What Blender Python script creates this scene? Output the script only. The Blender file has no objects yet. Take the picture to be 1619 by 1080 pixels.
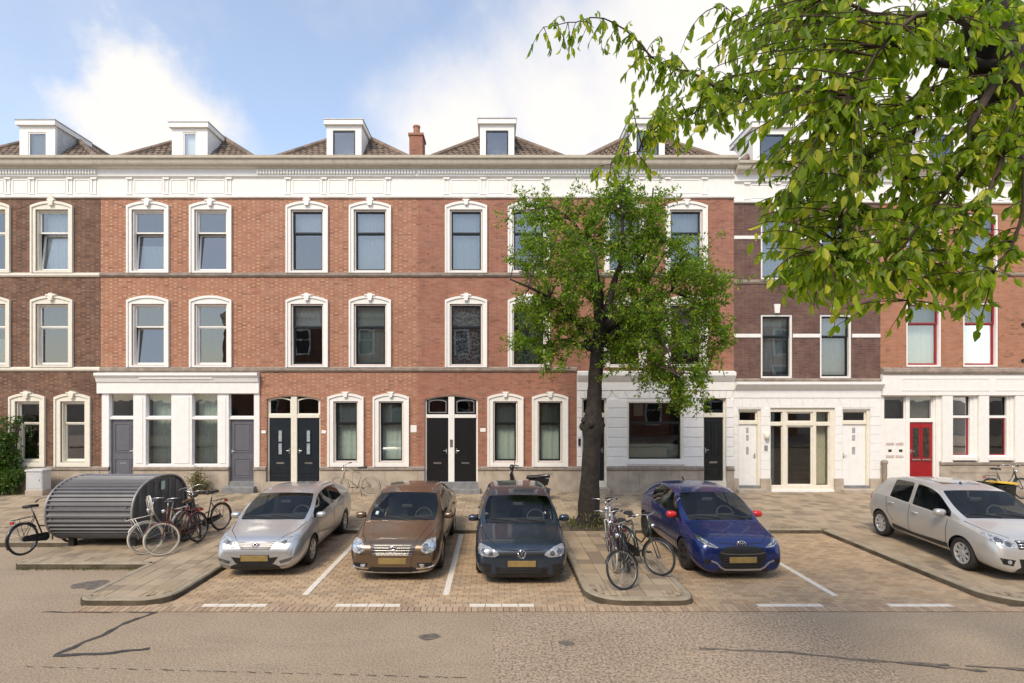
import bpy, bmesh, math, random
from mathutils import Vector, Matrix, Euler
from mathutils.bvhtree import BVHTree
from mathutils.geometry import delaunay_2d_cdt
R = math.radians
rng = random.Random(7)
scene = bpy.context.scene
COL = scene.collection

# ------------------------------------------------------------------ camera
FOC = 850.0 / 1619.0            # focal length in picture widths
VX, VY, CAMZ = 783.0, 629.0, 3.5
cam_d = bpy.data.cameras.new('camera'); cam = bpy.data.objects.new('camera', cam_d); COL.objects.link(cam)
cam_d.sensor_width = 36.0; cam_d.lens = 36.0 * FOC
cam_d.shift_x = (809.5 - VX) / 1619.0; cam_d.shift_y = (VY - 540.0) / 1619.0
cam_d.clip_start = 0.1; cam_d.clip_end = 3000
cam.location = (0, 0, CAMZ); cam.rotation_euler = (R(90), 0, 0)
scene.camera = cam

# ------------------------------------------------------------------ light
SUN_EL, SUN_AZ = R(47), R(206)      # azimuth clockwise from +Y: behind the camera, to its left
sd = Vector((math.sin(SUN_AZ) * math.cos(SUN_EL), math.cos(SUN_AZ) * math.cos(SUN_EL), math.sin(SUN_EL)))
sun_d = bpy.data.lights.new('sun', 'SUN'); sun = bpy.data.objects.new('sun', sun_d); COL.objects.link(sun)
sun_d.energy = 2.5; sun_d.angle = R(18); sun_d.color = (1.0, 0.9, 0.75)
sun.rotation_euler = (-sd).to_track_quat('-Z', 'Y').to_euler(); sun.location = (-20, -20, 40)

w = bpy.data.worlds.new('World'); scene.world = w; w.use_nodes = True
nt = w.node_tree; N = nt.nodes; L = nt.links; N.clear()
out = N.new('ShaderNodeOutputWorld'); bg = N.new('ShaderNodeBackground'); bg.inputs['Strength'].default_value = 0.095
sky = N.new('ShaderNodeTexSky'); sky.sky_type = 'NISHITA'; sky.sun_disc = False
sky.sun_elevation = SUN_EL; sky.sun_rotation = SUN_AZ; sky.air_density = 1.0; sky.dust_density = 0.6; sky.ozone_density = 1.0
tc = N.new('ShaderNodeTexCoord')
nrm = N.new('ShaderNodeVectorMath'); nrm.operation = 'NORMALIZE'; L.new(tc.outputs['Generated'], nrm.inputs[0])
sep = N.new('ShaderNodeSeparateXYZ'); L.new(nrm.outputs[0], sep.inputs[0])
def wm(op, a, b=None, c=None, clamp=False):
    n = N.new('ShaderNodeMath'); n.operation = op; n.use_clamp = clamp
    for i, x in enumerate((a, b, c)):
        if x is None: continue
        if isinstance(x, (int, float)): n.inputs[i].default_value = x
        else: L.new(x, n.inputs[i])
    return n.outputs[0]
zz = wm('ADD', wm('MAXIMUM', sep.outputs[2], 0.0), 0.32)
cb = N.new('ShaderNodeCombineXYZ')
L.new(wm('DIVIDE', sep.outputs[0], zz), cb.inputs[0]); L.new(wm('DIVIDE', sep.outputs[1], zz), cb.inputs[1])
n1 = N.new('ShaderNodeTexNoise'); n1.inputs['Scale'].default_value = 1.5; n1.inputs['Detail'].default_value = 9; n1.inputs['Roughness'].default_value = 0.58
n1.inputs['Distortion'].default_value = 0.3
mpw = N.new('ShaderNodeMapping'); mpw.inputs['Location'].default_value = (3.1, 0.4, 0); L.new(cb.outputs[0], mpw.inputs[0]); L.new(mpw.outputs[0], n1.inputs['Vector'])
n2 = N.new('ShaderNodeTexNoise'); n2.inputs['Scale'].default_value = 5.0; n2.inputs['Detail'].default_value = 8; n2.inputs['Roughness'].default_value = 0.6
L.new(nrm.outputs[0], n2.inputs['Vector'])
thin = wm('MULTIPLY', wm('SMOOTH_MAX', wm('MULTIPLY', wm('SUBTRACT', n1.outputs['Fac'], 0.48), 3.0), 0.0, 0.1), 0.42, clamp=True)
mask = thin
off = wm('MULTIPLY', wm('SUBTRACT', n2.outputs['Fac'], 0.5), 0.24)
def skydir(px, py):
    return Vector(((px - VX) / 850.0, 1.0, (VY - py) / 850.0)).normalized()
for px, py, rad, soft in ((215, 160, 0.09, 0.035), (150, 190, 0.07, 0.035), (290, 190, 0.075, 0.045), (880, 190, 0.15, 0.09), (760, 235, 0.14, 0.09), (1040, 170, 0.18, 0.1),
                          (1240, 100, 0.3, 0.15), (1080, 30, 0.12, 0.1), (1480, 160, 0.3, 0.15)):
    d = N.new('ShaderNodeVectorMath'); d.operation = 'DISTANCE'; L.new(nrm.outputs[0], d.inputs[0]); d.inputs[1].default_value = skydir(px, py)
    mr = N.new('ShaderNodeMapRange'); mr.interpolation_type = 'SMOOTHSTEP'
    L.new(wm('ADD', d.outputs['Value'], off), mr.inputs['Value'])
    mr.inputs['From Min'].default_value = rad + soft; mr.inputs['From Max'].default_value = max(rad - soft, 0.0)
    mask = wm('MAXIMUM', mask, mr.outputs[0])
mask = wm('ADD', wm('MULTIPLY', mask, 0.8, clamp=True), 0.14)
hz = N.new('ShaderNodeMapRange'); L.new(sep.outputs[2], hz.inputs['Value']); hz.inputs['From Min'].default_value = 0.5; hz.inputs['From Max'].default_value = 0.0
hz.inputs['To Min'].default_value = 0.0; hz.inputs['To Max'].default_value = 0.6
mask = wm('MAXIMUM', mask, hz.outputs[0])
SKY_GAIN = 2.5
sg = N.new('ShaderNodeMix'); sg.data_type = 'RGBA'; sg.blend_type = 'MULTIPLY'; sg.inputs['Factor'].default_value = 1.0
L.new(sky.outputs[0], sg.inputs['A']); sg.inputs['B'].default_value = (SKY_GAIN, SKY_GAIN, SKY_GAIN, 1)
mx = N.new('ShaderNodeMix'); mx.data_type = 'RGBA'
L.new(mask, mx.inputs['Factor']); L.new(sg.outputs['Result'], mx.inputs['A']); mx.inputs['B'].default_value = (8.6, 8.5, 8.5, 1)
L.new(mx.outputs['Result'], bg.inputs['Color']); L.new(bg.outputs[0], out.inputs['Surface'])

vs = scene.view_settings
vs.view_transform = 'Standard'; vs.look = 'None'; vs.exposure = 0.36; vs.gamma = 1.0; vs.use_curve_mapping = False
vs.use_white_balance = True; vs.white_balance_temperature = 6950; vs.white_balance_tint = 10

# ------------------------------------------------------------------ projections used to lay things out in metres
FY = 19.3                               # facade plane
S = 850.0 / FY                          # pixels per metre on the facade
def FX(px): return (px - VX) / S
def FZ(py): return CAMZ - (py - VY) / S
def at(px, py, Y): return Vector(((px - VX) * Y / 850.0, Y, CAMZ - (py - VY) * Y / 850.0))
WALK = 0.12

# ------------------------------------------------------------------ materials
MATS = {}
def nodes(name):
    m = bpy.data.materials.new(name); m.use_nodes = True
    t = m.node_tree; t.nodes.clear()
    o = t.nodes.new('ShaderNodeOutputMaterial'); MATS[name] = m
    return m, t, o
class G:
    def __init__(s, t): s.t = t
    def n(s, typ, **kw):
        x = s.t.nodes.new(typ)
        for k, v in kw.items(): setattr(x, k, v)
        return x
    def l(s, a, b): s.t.links.new(a, b)
    def set(s, inp, v):
        if isinstance(v, (int, float)): inp.default_value = v
        elif isinstance(v, (tuple, list)): inp.default_value = v if len(v) != 3 or inp.type == 'VECTOR' else (*v, 1)
        else: s.l(v, inp)
    def m(s, op, a, b=None, c=None, clamp=False):
        n = s.n('ShaderNodeMath', operation=op, use_clamp=clamp)
        for i, x in enumerate((a, b, c)):
            if x is not None: s.set(n.inputs[i], x)
        return n.outputs[0]
    def mix(s, f, a, b, blend='MIX'):
        n = s.n('ShaderNodeMix', data_type='RGBA', blend_type=blend)
        s.set(n.inputs['Factor'], f); s.set(n.inputs['A'], a); s.set(n.inputs['B'], b)
        return n.outputs['Result']
    def noise(s, vec, scale, detail=4, rough=0.55):
        n = s.n('ShaderNodeTexNoise'); n.inputs['Scale'].default_value = scale; n.inputs['Detail'].default_value = detail; n.inputs['Roughness'].default_value = rough
        if vec is not None: s.l(vec, n.inputs['Vector'])
        return n.outputs['Fac']
    def ramp(s, f, lo, hi):
        n = s.n('ShaderNodeMapRange', interpolation_type='SMOOTHSTEP'); s.set(n.inputs['Value'], f)
        n.inputs['From Min'].default_value = lo; n.inputs['From Max'].default_value = hi
        return n.outputs[0]
    def pos(s): return s.n('ShaderNodeNewGeometry').outputs['Position']
    def obj(s): return s.n('ShaderNodeTexCoord').outputs['Object']
    def scale(s, v, k):
        n = s.n('ShaderNodeMapping'); s.l(v, n.inputs[0]); n.inputs['Scale'].default_value = k; return n.outputs[0]
    def rnd(s):
        g = s.n('ShaderNodeNewGeometry').outputs['Random Per Island']; o = s.n('ShaderNodeObjectInfo').outputs['Random']
        return s.m('FRACT', s.m('ADD', g, o))
    def bump(s, h, strength=0.3, dist=0.01):
        n = s.n('ShaderNodeBump'); n.inputs['Strength'].default_value = strength; n.inputs['Distance'].default_value = dist; s.l(h, n.inputs['Height']); return n.outputs[0]
    def bsdf(s, o, col, rough=0.6, metal=0.0, normal=None, spec=0.5, coat=0.0, coat_rough=0.03, **kw):
        b = s.n('ShaderNodeBsdfPrincipled')
        s.set(b.inputs['Base Color'], col); s.set(b.inputs['Roughness'], rough); s.set(b.inputs['Metallic'], metal)
        b.inputs['Specular IOR Level'].default_value = spec
        b.inputs['Coat Weight'].default_value = coat; b.inputs['Coat Roughness'].default_value = coat_rough
        if normal is not None: s.l(normal, b.inputs['Normal'])
        s.l(b.outputs[0], o.inputs['Surface']); return b

def M_plain(name, col, rough=0.6, metal=0.0, var=0.12, scale=6.0, spec=0.5, coat=0.0, bump=0.0, bscale=60, dirt=None):
    m, t, o = nodes(name); g = G(t); p = g.pos()
    f = g.ramp(g.noise(p, scale), 0.3, 0.7)
    c = g.mix(f, tuple(x * (1 - var) for x in col), tuple(min(1, x * (1 + var)) for x in col))
    if dirt:
        d = g.ramp(g.noise(g.scale(p, (3.0, 3.0, 0.7)), 2.2, 6, 0.65), 0.5, 0.8)
        c = g.mix(g.m('MULTIPLY', d, dirt[3]), c, dirt[:3])
    nr = g.bump(g.noise(p, bscale, 3), bump, 0.004) if bump else None
    rr = g.m('ADD', g.m('MULTIPLY', g.noise(p, scale * 2), 0.12), rough - 0.06)
    g.bsdf(o, c, rr, metal, nr, spec, coat)
    return m

def M_brick(name, s1, s2, hd, mortar, soot=0.25, hdk=1.0):
    m, t, o = nodes(name); g = G(t); p = g.pos()
    sx = g.n('ShaderNodeSeparateXYZ'); g.l(p, sx.inputs[0])
    x = g.m('ADD', sx.outputs[0], g.m('MULTIPLY', sx.outputs[1], 1.0)); z = sx.outputs[2]
    rz = g.m('DIVIDE', z, 0.0625); row = g.m('FLOOR', rz); fz = g.m('FRACT', rz)
    xo = g.m('ADD', g.m('DIVIDE', x, 0.33), g.m('MULTIPLY', row, 0.5)); f = g.m('FRACT', xo); cell = g.m('FLOOR', xo)
    header = g.m('LESS_THAN', f, 0.333)
    cv = g.n('ShaderNodeCombineXYZ'); g.l(cell, cv.inputs[0]); g.l(row, cv.inputs[1]); g.l(header, cv.inputs[2])
    wn = g.n('ShaderNodeTexWhiteNoise', noise_dimensions='3D'); g.l(cv.outputs[0], wn.inputs['Vector'])
    c = g.mix(wn.outputs['Value'], s1, s2)
    c = g.mix(g.m('MULTIPLY', header, g.m('MULTIPLY', hdk, g.m('ADD', 0.15, g.m('MULTIPLY', wn.outputs['Value'], 0.85)))), c, hd)
    j1 = g.m('LESS_THAN', fz, 0.15); j2 = g.m('LESS_THAN', f, 0.035); j3 = g.m('COMPARE', f, 0.35, 0.017)
    j = g.m('MAXIMUM', j1, g.m('MAXIMUM', j2, j3))
    c = g.mix(g.m('MULTIPLY', g.m('GREATER_THAN', g.m('FRACT', g.m('MULTIPLY', wn.outputs['Value'], 9.1)), 0.93), 0.35), c, (0.05, 0.032, 0.026))
    c = g.mix(j, c, mortar)
    st = g.ramp(g.noise(g.scale(p, (5.0, 5.0, 0.35)), 1.0, 5, 0.6), 0.52, 0.78)
    c = g.mix(g.m('MULTIPLY', st, 0.3 * max(soot, 0.5)), c, (0.07, 0.05, 0.04))
    big = g.ramp(g.noise(g.scale(p, (1.0, 1.0, 0.6)), 0.9, 6, 0.62), 0.42, 0.75)
    c = g.mix(g.m('MULTIPLY', big, soot), c, (0.03, 0.022, 0.018))
    wash = g.ramp(g.noise(p, 2.6, 4, 0.6), 0.35, 0.7)
    c = g.mix(g.m('MULTIPLY', wash, 0.22), c, g.mix(0.5, c, (0.5, 0.36, 0.26)))
    g.bsdf(o, c, 0.85, 0, g.bump(g.m('SUBTRACT', 1.0, j), 0.5, 0.006), 0.3)
    return m

def M_glass(name, refl=0.14, tint=(0.78, 0.83, 0.82), rough=0.0, wave=0.0, k=1.0):
    m, t, o = nodes(name); g = G(t)
    tr = g.n('ShaderNodeBsdfTransparent'); tr.inputs[0].default_value = (*tint, 1)
    gl = g.n('ShaderNodeBsdfGlossy'); gl.inputs['Roughness'].default_value = rough; gl.inputs['Color'].default_value = (0.95, 0.97, 1, 1)
    fr = g.n('ShaderNodeFresnel'); fr.inputs['IOR'].default_value = 1.5
    if wave:
        nb = g.bump(g.noise(g.pos(), 1.6, 2), wave, 0.05); g.l(nb, gl.inputs['Normal'])
    fac = g.m('ADD', g.m('MULTIPLY', fr.outputs[0], k), refl - 0.04, clamp=True)
    mxs = g.n('ShaderNodeMixShader'); g.l(fac, mxs.inputs[0]); g.l(tr.outputs[0], mxs.inputs[1]); g.l(gl.outputs[0], mxs.inputs[2])
    g.l(mxs.outputs[0], o.inputs['Surface']); return m

def M_leaf(name, dark, light, yellow, yel=0.12, trans=0.45, tcol=None):
    m, t, o = nodes(name); g = G(t); r = g.rnd()
    c = g.mix(r, dark, light); c = g.mix(g.m('GREATER_THAN', g.m('FRACT', g.m('MULTIPLY', r, 17.3)), 1 - yel), c, yellow)
    b = g.n('ShaderNodeBsdfPrincipled'); g.l(c, b.inputs['Base Color']); b.inputs['Roughness'].default_value = 0.42; b.inputs['Specular IOR Level'].default_value = 0.35
    tl = g.n('ShaderNodeBsdfTranslucent'); g.l(g.mix(1.0, c, tcol or (1.9, 1.75, 0.7, 1), 'MULTIPLY'), tl.inputs[0])
    s = g.n('ShaderNodeMixShader'); s.inputs[0].default_value = trans; g.l(b.outputs[0], s.inputs[1]); g.l(tl.outputs[0], s.inputs[2])
    g.l(s.outputs[0], o.inputs['Surface']); return m

def M_paint(name, col, flake=0.5, metal=0.5, rough=0.32, dust=0.1):
    m, t, o = nodes(name); g = G(t); p = g.obj()
    f = g.noise(p, 900, 1); c = g.mix(g.ramp(f, 0.35, 0.65), tuple(x * (1 - 0.12 * flake) for x in col), tuple(min(1, x * (1 + 0.15 * flake)) for x in col))
    d = g.ramp(g.noise(p, 3.5, 5, 0.65), 0.42, 0.8)
    c = g.mix(g.m('MULTIPLY', d, dust), c, (0.3, 0.27, 0.22))
    g.bsdf(o, c, g.m('ADD', rough, g.m('MULTIPLY', d, 0.12)), metal, None, 0.5, 0.7, 0.05); return m

def M_tile(name, cols, rough=0.85, stain=0.35, fine=90):
    m, t, o = nodes(name); g = G(t); p = g.pos(); r = g.rnd()
    c = g.mix(g.ramp(r, 0.0, 0.6), cols[0], cols[1]); c = g.mix(g.ramp(g.m('FRACT', g.m('MULTIPLY', r, 7.7)), 0.7, 1.0), c, cols[2])
    s = g.ramp(g.noise(p, 0.9, 6, 0.65), 0.4, 0.75); c = g.mix(g.m('MULTIPLY', s, stain), c, (0.075, 0.06, 0.045))
    s2 = g.ramp(g.noise(p, fine, 3), 0.3, 0.75); c = g.mix(g.m('MULTIPLY', s2, 0.3), c, (0.36, 0.31, 0.25))
    g.bsdf(o, c, rough, 0, g.bump(g.noise(p, fine, 3), 0.25, 0.004), 0.3); return m

brickA = M_brick('brick_orange_patterned', (0.37, 0.145, 0.085), (0.45, 0.2, 0.12), (0.54, 0.32, 0.2), (0.24, 0.165, 0.12), 0.12)
brickB = M_brick('brick_orange_patterned_soft', (0.36, 0.14, 0.085), (0.44, 0.2, 0.125), (0.5, 0.29, 0.185), (0.25, 0.175, 0.13), 0.12)
brickC = M_brick('brick_red', (0.28, 0.105, 0.068), (0.39, 0.16, 0.105), (0.34, 0.13, 0.085), (0.28, 0.195, 0.15), 0.15)
brickD = M_brick('brick_dark_brown', (0.115, 0.058, 0.038), (0.22, 0.105, 0.065), (0.26, 0.15, 0.1), (0.11, 0.082, 0.065), 0.45)
brickE = M_brick('brick_purple_brown', (0.1, 0.05, 0.043), (0.165, 0.08, 0.063), (0.13, 0.065, 0.053), (0.15, 0.115, 0.1), 0.15)
brickF = M_brick('brick_orange_plain', (0.36, 0.145, 0.08), (0.44, 0.19, 0.11), (0.4, 0.165, 0.095), (0.3, 0.2, 0.14), 0.08)
white = M_plain('white_paint', (0.8, 0.775, 0.73), 0.55, var=0.03, dirt=(0.45, 0.4, 0.33, 0.12))
white2 = M_plain('white_wall_paint', (0.8, 0.785, 0.76), 0.6, var=0.03, dirt=(0.5, 0.45, 0.38, 0.1))
cream = M_plain('cream_paint', (0.74, 0.69, 0.58), 0.55, var=0.04, dirt=(0.4, 0.33, 0.24, 0.18))
gutter_m = M_plain('gutter_beige', (0.5, 0.44, 0.35), 0.6, var=0.08, dirt=(0.22, 0.17, 0.12, 0.4))
stone = M_plain('grey_stone', (0.4, 0.335, 0.265), 0.8, var=0.15, scale=3, bump=0.3, dirt=(0.14, 0.1, 0.075, 0.4))
stone_d = M_plain('weathered_stone', (0.27, 0.22, 0.18), 0.85, var=0.2, scale=4, bump=0.3, dirt=(0.1, 0.07, 0.05, 0.5))
blue_stone = M_plain('blue_stone', (0.2, 0.2, 0.2), 0.7, var=0.2, scale=4)
dark_green = M_plain('dark_green_paint', (0.008, 0.012, 0.012), 0.38, var=0.2)
black_paint = M_plain('black_door_paint', (0.005, 0.005, 0.006), 0.4, var=0.2)
navy_paint = M_plain('navy_black_door_paint', (0.006, 0.011, 0.017), 0.38, var=0.2)
grey_paint = M_plain('slate_door_paint', (0.115, 0.115, 0.135), 0.4, var=0.05)
red_paint = M_plain('red_door_paint', (0.3, 0.006, 0.009), 0.35, var=0.08)
dkred_paint = M_plain('dark_red_sash_paint', (0.3, 0.02, 0.025), 0.35, var=0.08)
glass = M_glass('window_glass', 0.17, wave=0.03)
glass_lo = M_glass('street_window_glass', 0.10, wave=0.03)
curtain_w = M_plain('white_net_curtain', (0.72, 0.72, 0.68), 0.9, var=0.05, scale=9)
curtain_g = M_plain('pale_green_curtain', (0.5, 0.55, 0.48), 0.9, var=0.06, scale=9)
curtain_b = M_plain('beige_curtain', (0.55, 0.48, 0.34), 0.9, var=0.08, scale=9)
lace_m, lt, lo_ = nodes('lace_curtain'); lg = G(lt); lv = lg.ramp(lg.noise(lg.pos(), 14, 5, 0.7), 0.45, 0.55)
lg.bsdf(lo_, lg.mix(lv, (0.12, 0.12, 0.13), (0.62, 0.62, 0.62)), 0.9)
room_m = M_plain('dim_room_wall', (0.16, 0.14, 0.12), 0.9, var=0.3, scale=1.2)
steel = M_plain('brushed_steel', (0.55, 0.55, 0.54), 0.3, 1.0, var=0.05)
chrome = M_plain('chrome', (0.8, 0.8, 0.8), 0.1, 1.0, var=0.02)
rubber = M_plain('black_rubber', (0.022, 0.021, 0.02), 0.75, var=0.25, scale=20)
plastic = M_plain('black_plastic', (0.018, 0.018, 0.019), 0.5, var=0.15)
trim_m = M_plain('black_car_trim', (0.012, 0.012, 0.013), 0.4, var=0.1)
zinc = M_plain('zinc_sheet', (0.32, 0.32, 0.33), 0.45, 0.6, var=0.12)
pantile = M_tile('roof_pantile', ((0.15, 0.1, 0.075), (0.22, 0.155, 0.115), (0.1, 0.075, 0.06)), 0.8, 0.4, 40)
terracotta = M_plain('terracotta', (0.35, 0.16, 0.1), 0.8)

# ------------------------------------------------------------------ mesh helpers
class MB:
    def __init__(s): s.v = []; s.f = []; s.mi = []
    def add(s, vs, fs, mi=0):
        b = len(s.v); s.v += [tuple(v) for v in vs]
        for f in fs: s.f.append(tuple(b + i for i in f)); s.mi.append(mi)
        return s
    def box(s, x0, x1, y0, y1, z0, z1, mi=0):
        return s.add([(x0, y0, z0), (x1, y0, z0), (x1, y1, z0), (x0, y1, z0), (x0, y0, z1), (x1, y0, z1), (x1, y1, z1), (x0, y1, z1)],
                     [(0, 3, 2, 1), (4, 5, 6, 7), (0, 1, 5, 4), (1, 2, 6, 5), (2, 3, 7, 6), (3, 0, 4, 7)], mi)
    def cbox(s, x0, x1, y0, y1, z0, z1, c=0.01, mi=0):
        # box with chamfered top edges
        v = [(x0, y0, z0), (x1, y0, z0), (x1, y1, z0), (x0, y1, z0), (x0, y0, z1 - c), (x1, y0, z1 - c), (x1, y1, z1 - c), (x0, y1, z1 - c),
             (x0 + c, y0 + c, z1), (x1 - c, y0 + c, z1), (x1 - c, y1 - c, z1), (x0 + c, y1 - c, z1)]
        return s.add(v, [(0, 1, 5, 4), (1, 2, 6, 5), (2, 3, 7, 6), (3, 0, 4, 7), (4, 5, 9, 8), (5, 6, 10, 9), (6, 7, 11, 10), (7, 4, 8, 11), (8, 9, 10, 11)], mi)
    def fbox(s, x0, x1, y0, y1, z0, z1, c=0.01, mi=0):
        # box whose front (y0) edges are chamfered
        v = [(x0, y1, z0), (x1, y1, z0), (x1, y1, z1), (x0, y1, z1), (x0, y0 + c, z0), (x1, y0 + c, z0), (x1, y0 + c, z1), (x0, y0 + c, z1),
             (x0 + c, y0, z0 + c), (x1 - c, y0, z0 + c), (x1 - c, y0, z1 - c), (x0 + c, y0, z1 - c)]
        return s.add(v, [(0, 4, 5, 1), (1, 5, 6, 2), (2, 6, 7, 3), (3, 7, 4, 0), (4, 8, 9, 5), (5, 9, 10, 6), (6, 10, 11, 7), (7, 11, 8, 4), (8, 11, 10, 9), (0, 1, 2, 3)], mi)
    def prism(s, poly, y0, y1, mi=0):
        n = len(poly); v = [(x, y0, z) for x, z in poly] + [(x, y1, z) for x, z in poly]
        return s.add(v, [tuple(range(n)), tuple(range(2 * n - 1, n - 1, -1))] + [(i, i + n, (i + 1) % n + n, (i + 1) % n) for i in range(n)], mi)
    def xprism(s, poly, x0, x1, mi=0):     # poly in (y,z), extruded along x
        n = len(poly); v = [(x0, y, z) for y, z in poly] + [(x1, y, z) for y, z in poly]
        return s.add(v, [tuple(range(n)), tuple(range(2 * n - 1, n - 1, -1))] + [(i, i + n, (i + 1) % n + n, (i + 1) % n) for i in range(n)], mi)
    def zprism(s, poly, z0, z1, mi=0):
        n = len(poly); v = [(x, y, z0) for x, y in poly] + [(x, y, z1) for x, y in poly]
        return s.add(v, [tuple(range(n - 1, -1, -1)), tuple(range(n, 2 * n))] + [(i, (i + 1) % n, (i + 1) % n + n, i + n) for i in range(n)], mi)
    def ring(s, a, b, y0, y1, mi=0):
        n = len(a); v = [(x, y0, z) for x, z in a] + [(x, y0, z) for x, z in b] + [(x, y1, z) for x, z in a] + [(x, y1, z) for x, z in b]
        fs = []
        for i in range(n):
            j = (i + 1) % n
            fs += [(i, j, n + j, n + i), (2 * n + i, 3 * n + i, 3 * n + j, 2 * n + j), (i, 2 * n + i, 2 * n + j, j), (n + i, n + j, 3 * n + j, 3 * n + i)]
        return s.add(v, fs, mi)
    def tube(s, pts, r, n=6, closed=False, mi=0):
        pts = [Vector(p) for p in pts]; k = len(pts); b = len(s.v); prev = None
        for i, p in enumerate(pts):
            if closed: d = pts[(i + 1) % k] - pts[i - 1]
            else: d = pts[min(i + 1, k - 1)] - pts[max(i - 1, 0)]
            d = d.normalized() if d.length > 1e-9 else Vector((0, 0, 1))
            if prev is None:
                u = d.orthogonal().normalized()
            else:
                u = (prev - d * prev.dot(d)); u = u.normalized() if u.length > 1e-6 else d.orthogonal().normalized()
            prev = u; q = d.cross(u); rr = r[i] if isinstance(r, (list, tuple)) else r
            for a in range(n):
                t = 2 * math.pi * a / n; s.v.append(tuple(p + (u * math.cos(t) + q * math.sin(t)) * rr))
        for i in range(k if closed else k - 1):
            for a in range(n):
                i2 = (i + 1) % k
                s.f.append((b + i * n + a, b + i * n + (a + 1) % n, b + i2 * n + (a + 1) % n, b + i2 * n + a)); s.mi.append(mi)
        if not closed:
            s.f.append(tuple(b + a for a in range(n - 1, -1, -1))); s.f.append(tuple(b + (k - 1) * n + a for a in range(n))); s.mi += [mi, mi]
        return s
    def lathe(s, prof, n=24, axis='z', c=(0, 0, 0), mi=0, closed=False):
        b = len(s.v); c = Vector(c)
        for r, h in prof:
            for a in range(n):
                t = 2 * math.pi * a / n; x, y = r * math.cos(t), r * math.sin(t)
                p = {'z': (x, y, h), 'y': (x, h, y), 'x': (h, x, y)}[axis]
                s.v.append(tuple(c + Vector(p)))
        k = len(prof)
        for i in range(k if closed else k - 1):
            i2 = (i + 1) % k
            for a in range(n):
                s.f.append((b + i * n + a, b + i * n + (a + 1) % n, b + i2 * n + (a + 1) % n, b + i2 * n + a)); s.mi.append(mi)
        return s
    def mesh(s, name, mats, smooth=False, recalc=True):
        me = bpy.data.meshes.new(name); me.from_pydata(s.v, [], s.f)
        mats = mats if isinstance(mats, (list, tuple)) else [mats]
        for m in mats: me.materials.append(m)
        if len(mats) > 1: me.polygons.foreach_set('material_index', s.mi)
        if recalc:
            bm = bmesh.new(); bm.from_mesh(me); bmesh.ops.recalc_face_normals(bm, faces=bm.faces); bm.to_mesh(me); bm.free()
        if smooth: me.polygons.foreach_set('use_smooth', [True] * len(me.polygons))
        return me
    def build(s, name, mats, parent=None, loc=(0, 0, 0), rot=(0, 0, 0), smooth=False, recalc=True):
        return inst(name, s.mesh(name, mats, smooth, recalc), parent, loc, rot)
def inst(name, me, parent=None, loc=(0, 0, 0), rot=(0, 0, 0)):
    o = bpy.data.objects.new(name, me); COL.objects.link(o); o.location = loc; o.rotation_euler = rot
    if parent: o.parent = parent
    return o
def empty(name, loc=(0, 0, 0), rot=(0, 0, 0), parent=None): 
    o = inst(name, None, parent, loc, rot); o.empty_display_size = 0.3; return o
def tag(o, label=None, cat=None, group=None, kind=None):
    if label: o['label'] = label
    if cat: o['category'] = cat
    if group: o['group'] = group
    if kind: o['kind'] = kind
    return o
def arc(x0, x1, z, rise, n=8):      # segmental arch from x0 to x1, springing at z
    out = []
    for i in range(n + 1):
        t = i / n; out.append((x0 + (x1 - x0) * t, z + rise * (1 - (2 * t - 1) ** 2)))
    return out
def lerp(a, b, t): return a + (b - a) * t
def table(tb, x):
    if x <= tb[0][0]: return tb[0][1]
    for (a, va), (b, vb) in zip(tb, tb[1:]):
        if x <= b: return lerp(va, vb, (x - a) / (b - a))
    return tb[-1][1]
# ================================================================== GROUND
def M_asphalt(name, a, b, fine, speck, stain=0.3):
    m, t, o = nodes(name); g = G(t); p = g.pos()
    c = g.mix(g.ramp(g.noise(p, 0.5, 6, 0.6), 0.3, 0.7), a, b)
    c = g.mix(g.m('MULTIPLY', g.ramp(g.noise(p, fine, 2), 0.5, 0.68), speck), c, (0.55, 0.47, 0.39))
    c = g.mix(g.m('MULTIPLY', g.ramp(g.noise(p, fine * 0.8, 2), 0.52, 0.4), speck), c, (0.09, 0.075, 0.06))
    c = g.mix(g.m('MULTIPLY', g.ramp(g.noise(g.scale(p, (0.35, 1.6, 1)), 1.1, 6, 0.7), 0.52, 0.8), stain), c, (0.1, 0.085, 0.07))
    g.bsdf(o, c, 0.9, 0, g.bump(g.noise(p, fine, 3), 0.5, 0.006), 0.25); return m
asphalt = M_asphalt('asphalt_grey_tan', (0.31, 0.238, 0.162), (0.37, 0.288, 0.2), 44, 0.42)
asphalt_c = M_asphalt('asphalt_coarse_pink', (0.32, 0.24, 0.165), (0.385, 0.292, 0.205), 32, 0.6)
bitumen = M_plain('bitumen_seal', (0.05, 0.047, 0.044), 0.6, var=0.25, scale=10)
tile_m = M_tile('pavement_tile', ((0.3, 0.225, 0.145), (0.4, 0.31, 0.21), (0.21, 0.165, 0.115)), 0.85, 0.4)
paver_m = M_tile('parking_paver', ((0.34, 0.225, 0.13), (0.46, 0.325, 0.2), (0.35, 0.26, 0.17)), 0.85, 0.35)
strip_m = M_tile('gutter_paver', ((0.36, 0.24, 0.155), (0.44, 0.32, 0.215), (0.32, 0.23, 0.155)), 0.85, 0.25)
joint_m = M_plain('sandy_joint', (0.095, 0.075, 0.05), 0.95, var=0.4, scale=3)
kerb_m = M_plain('kerb_concrete', (0.31, 0.26, 0.185), 0.85, var=0.15, scale=5, bump=0.3, dirt=(0.1, 0.08, 0.05, 0.4))
line_m = M_plain('white_road_paint', (0.62, 0.58, 0.51), 0.75, var=0.08, scale=14, dirt=(0.3, 0.25, 0.2, 0.45))
soil_m = M_plain('dark_soil', (0.06, 0.045, 0.03), 0.95, var=0.4, scale=8)
earth = M_plain('earth', (0.16, 0.13, 0.1), 0.95, var=0.3, scale=0.5)

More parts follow.
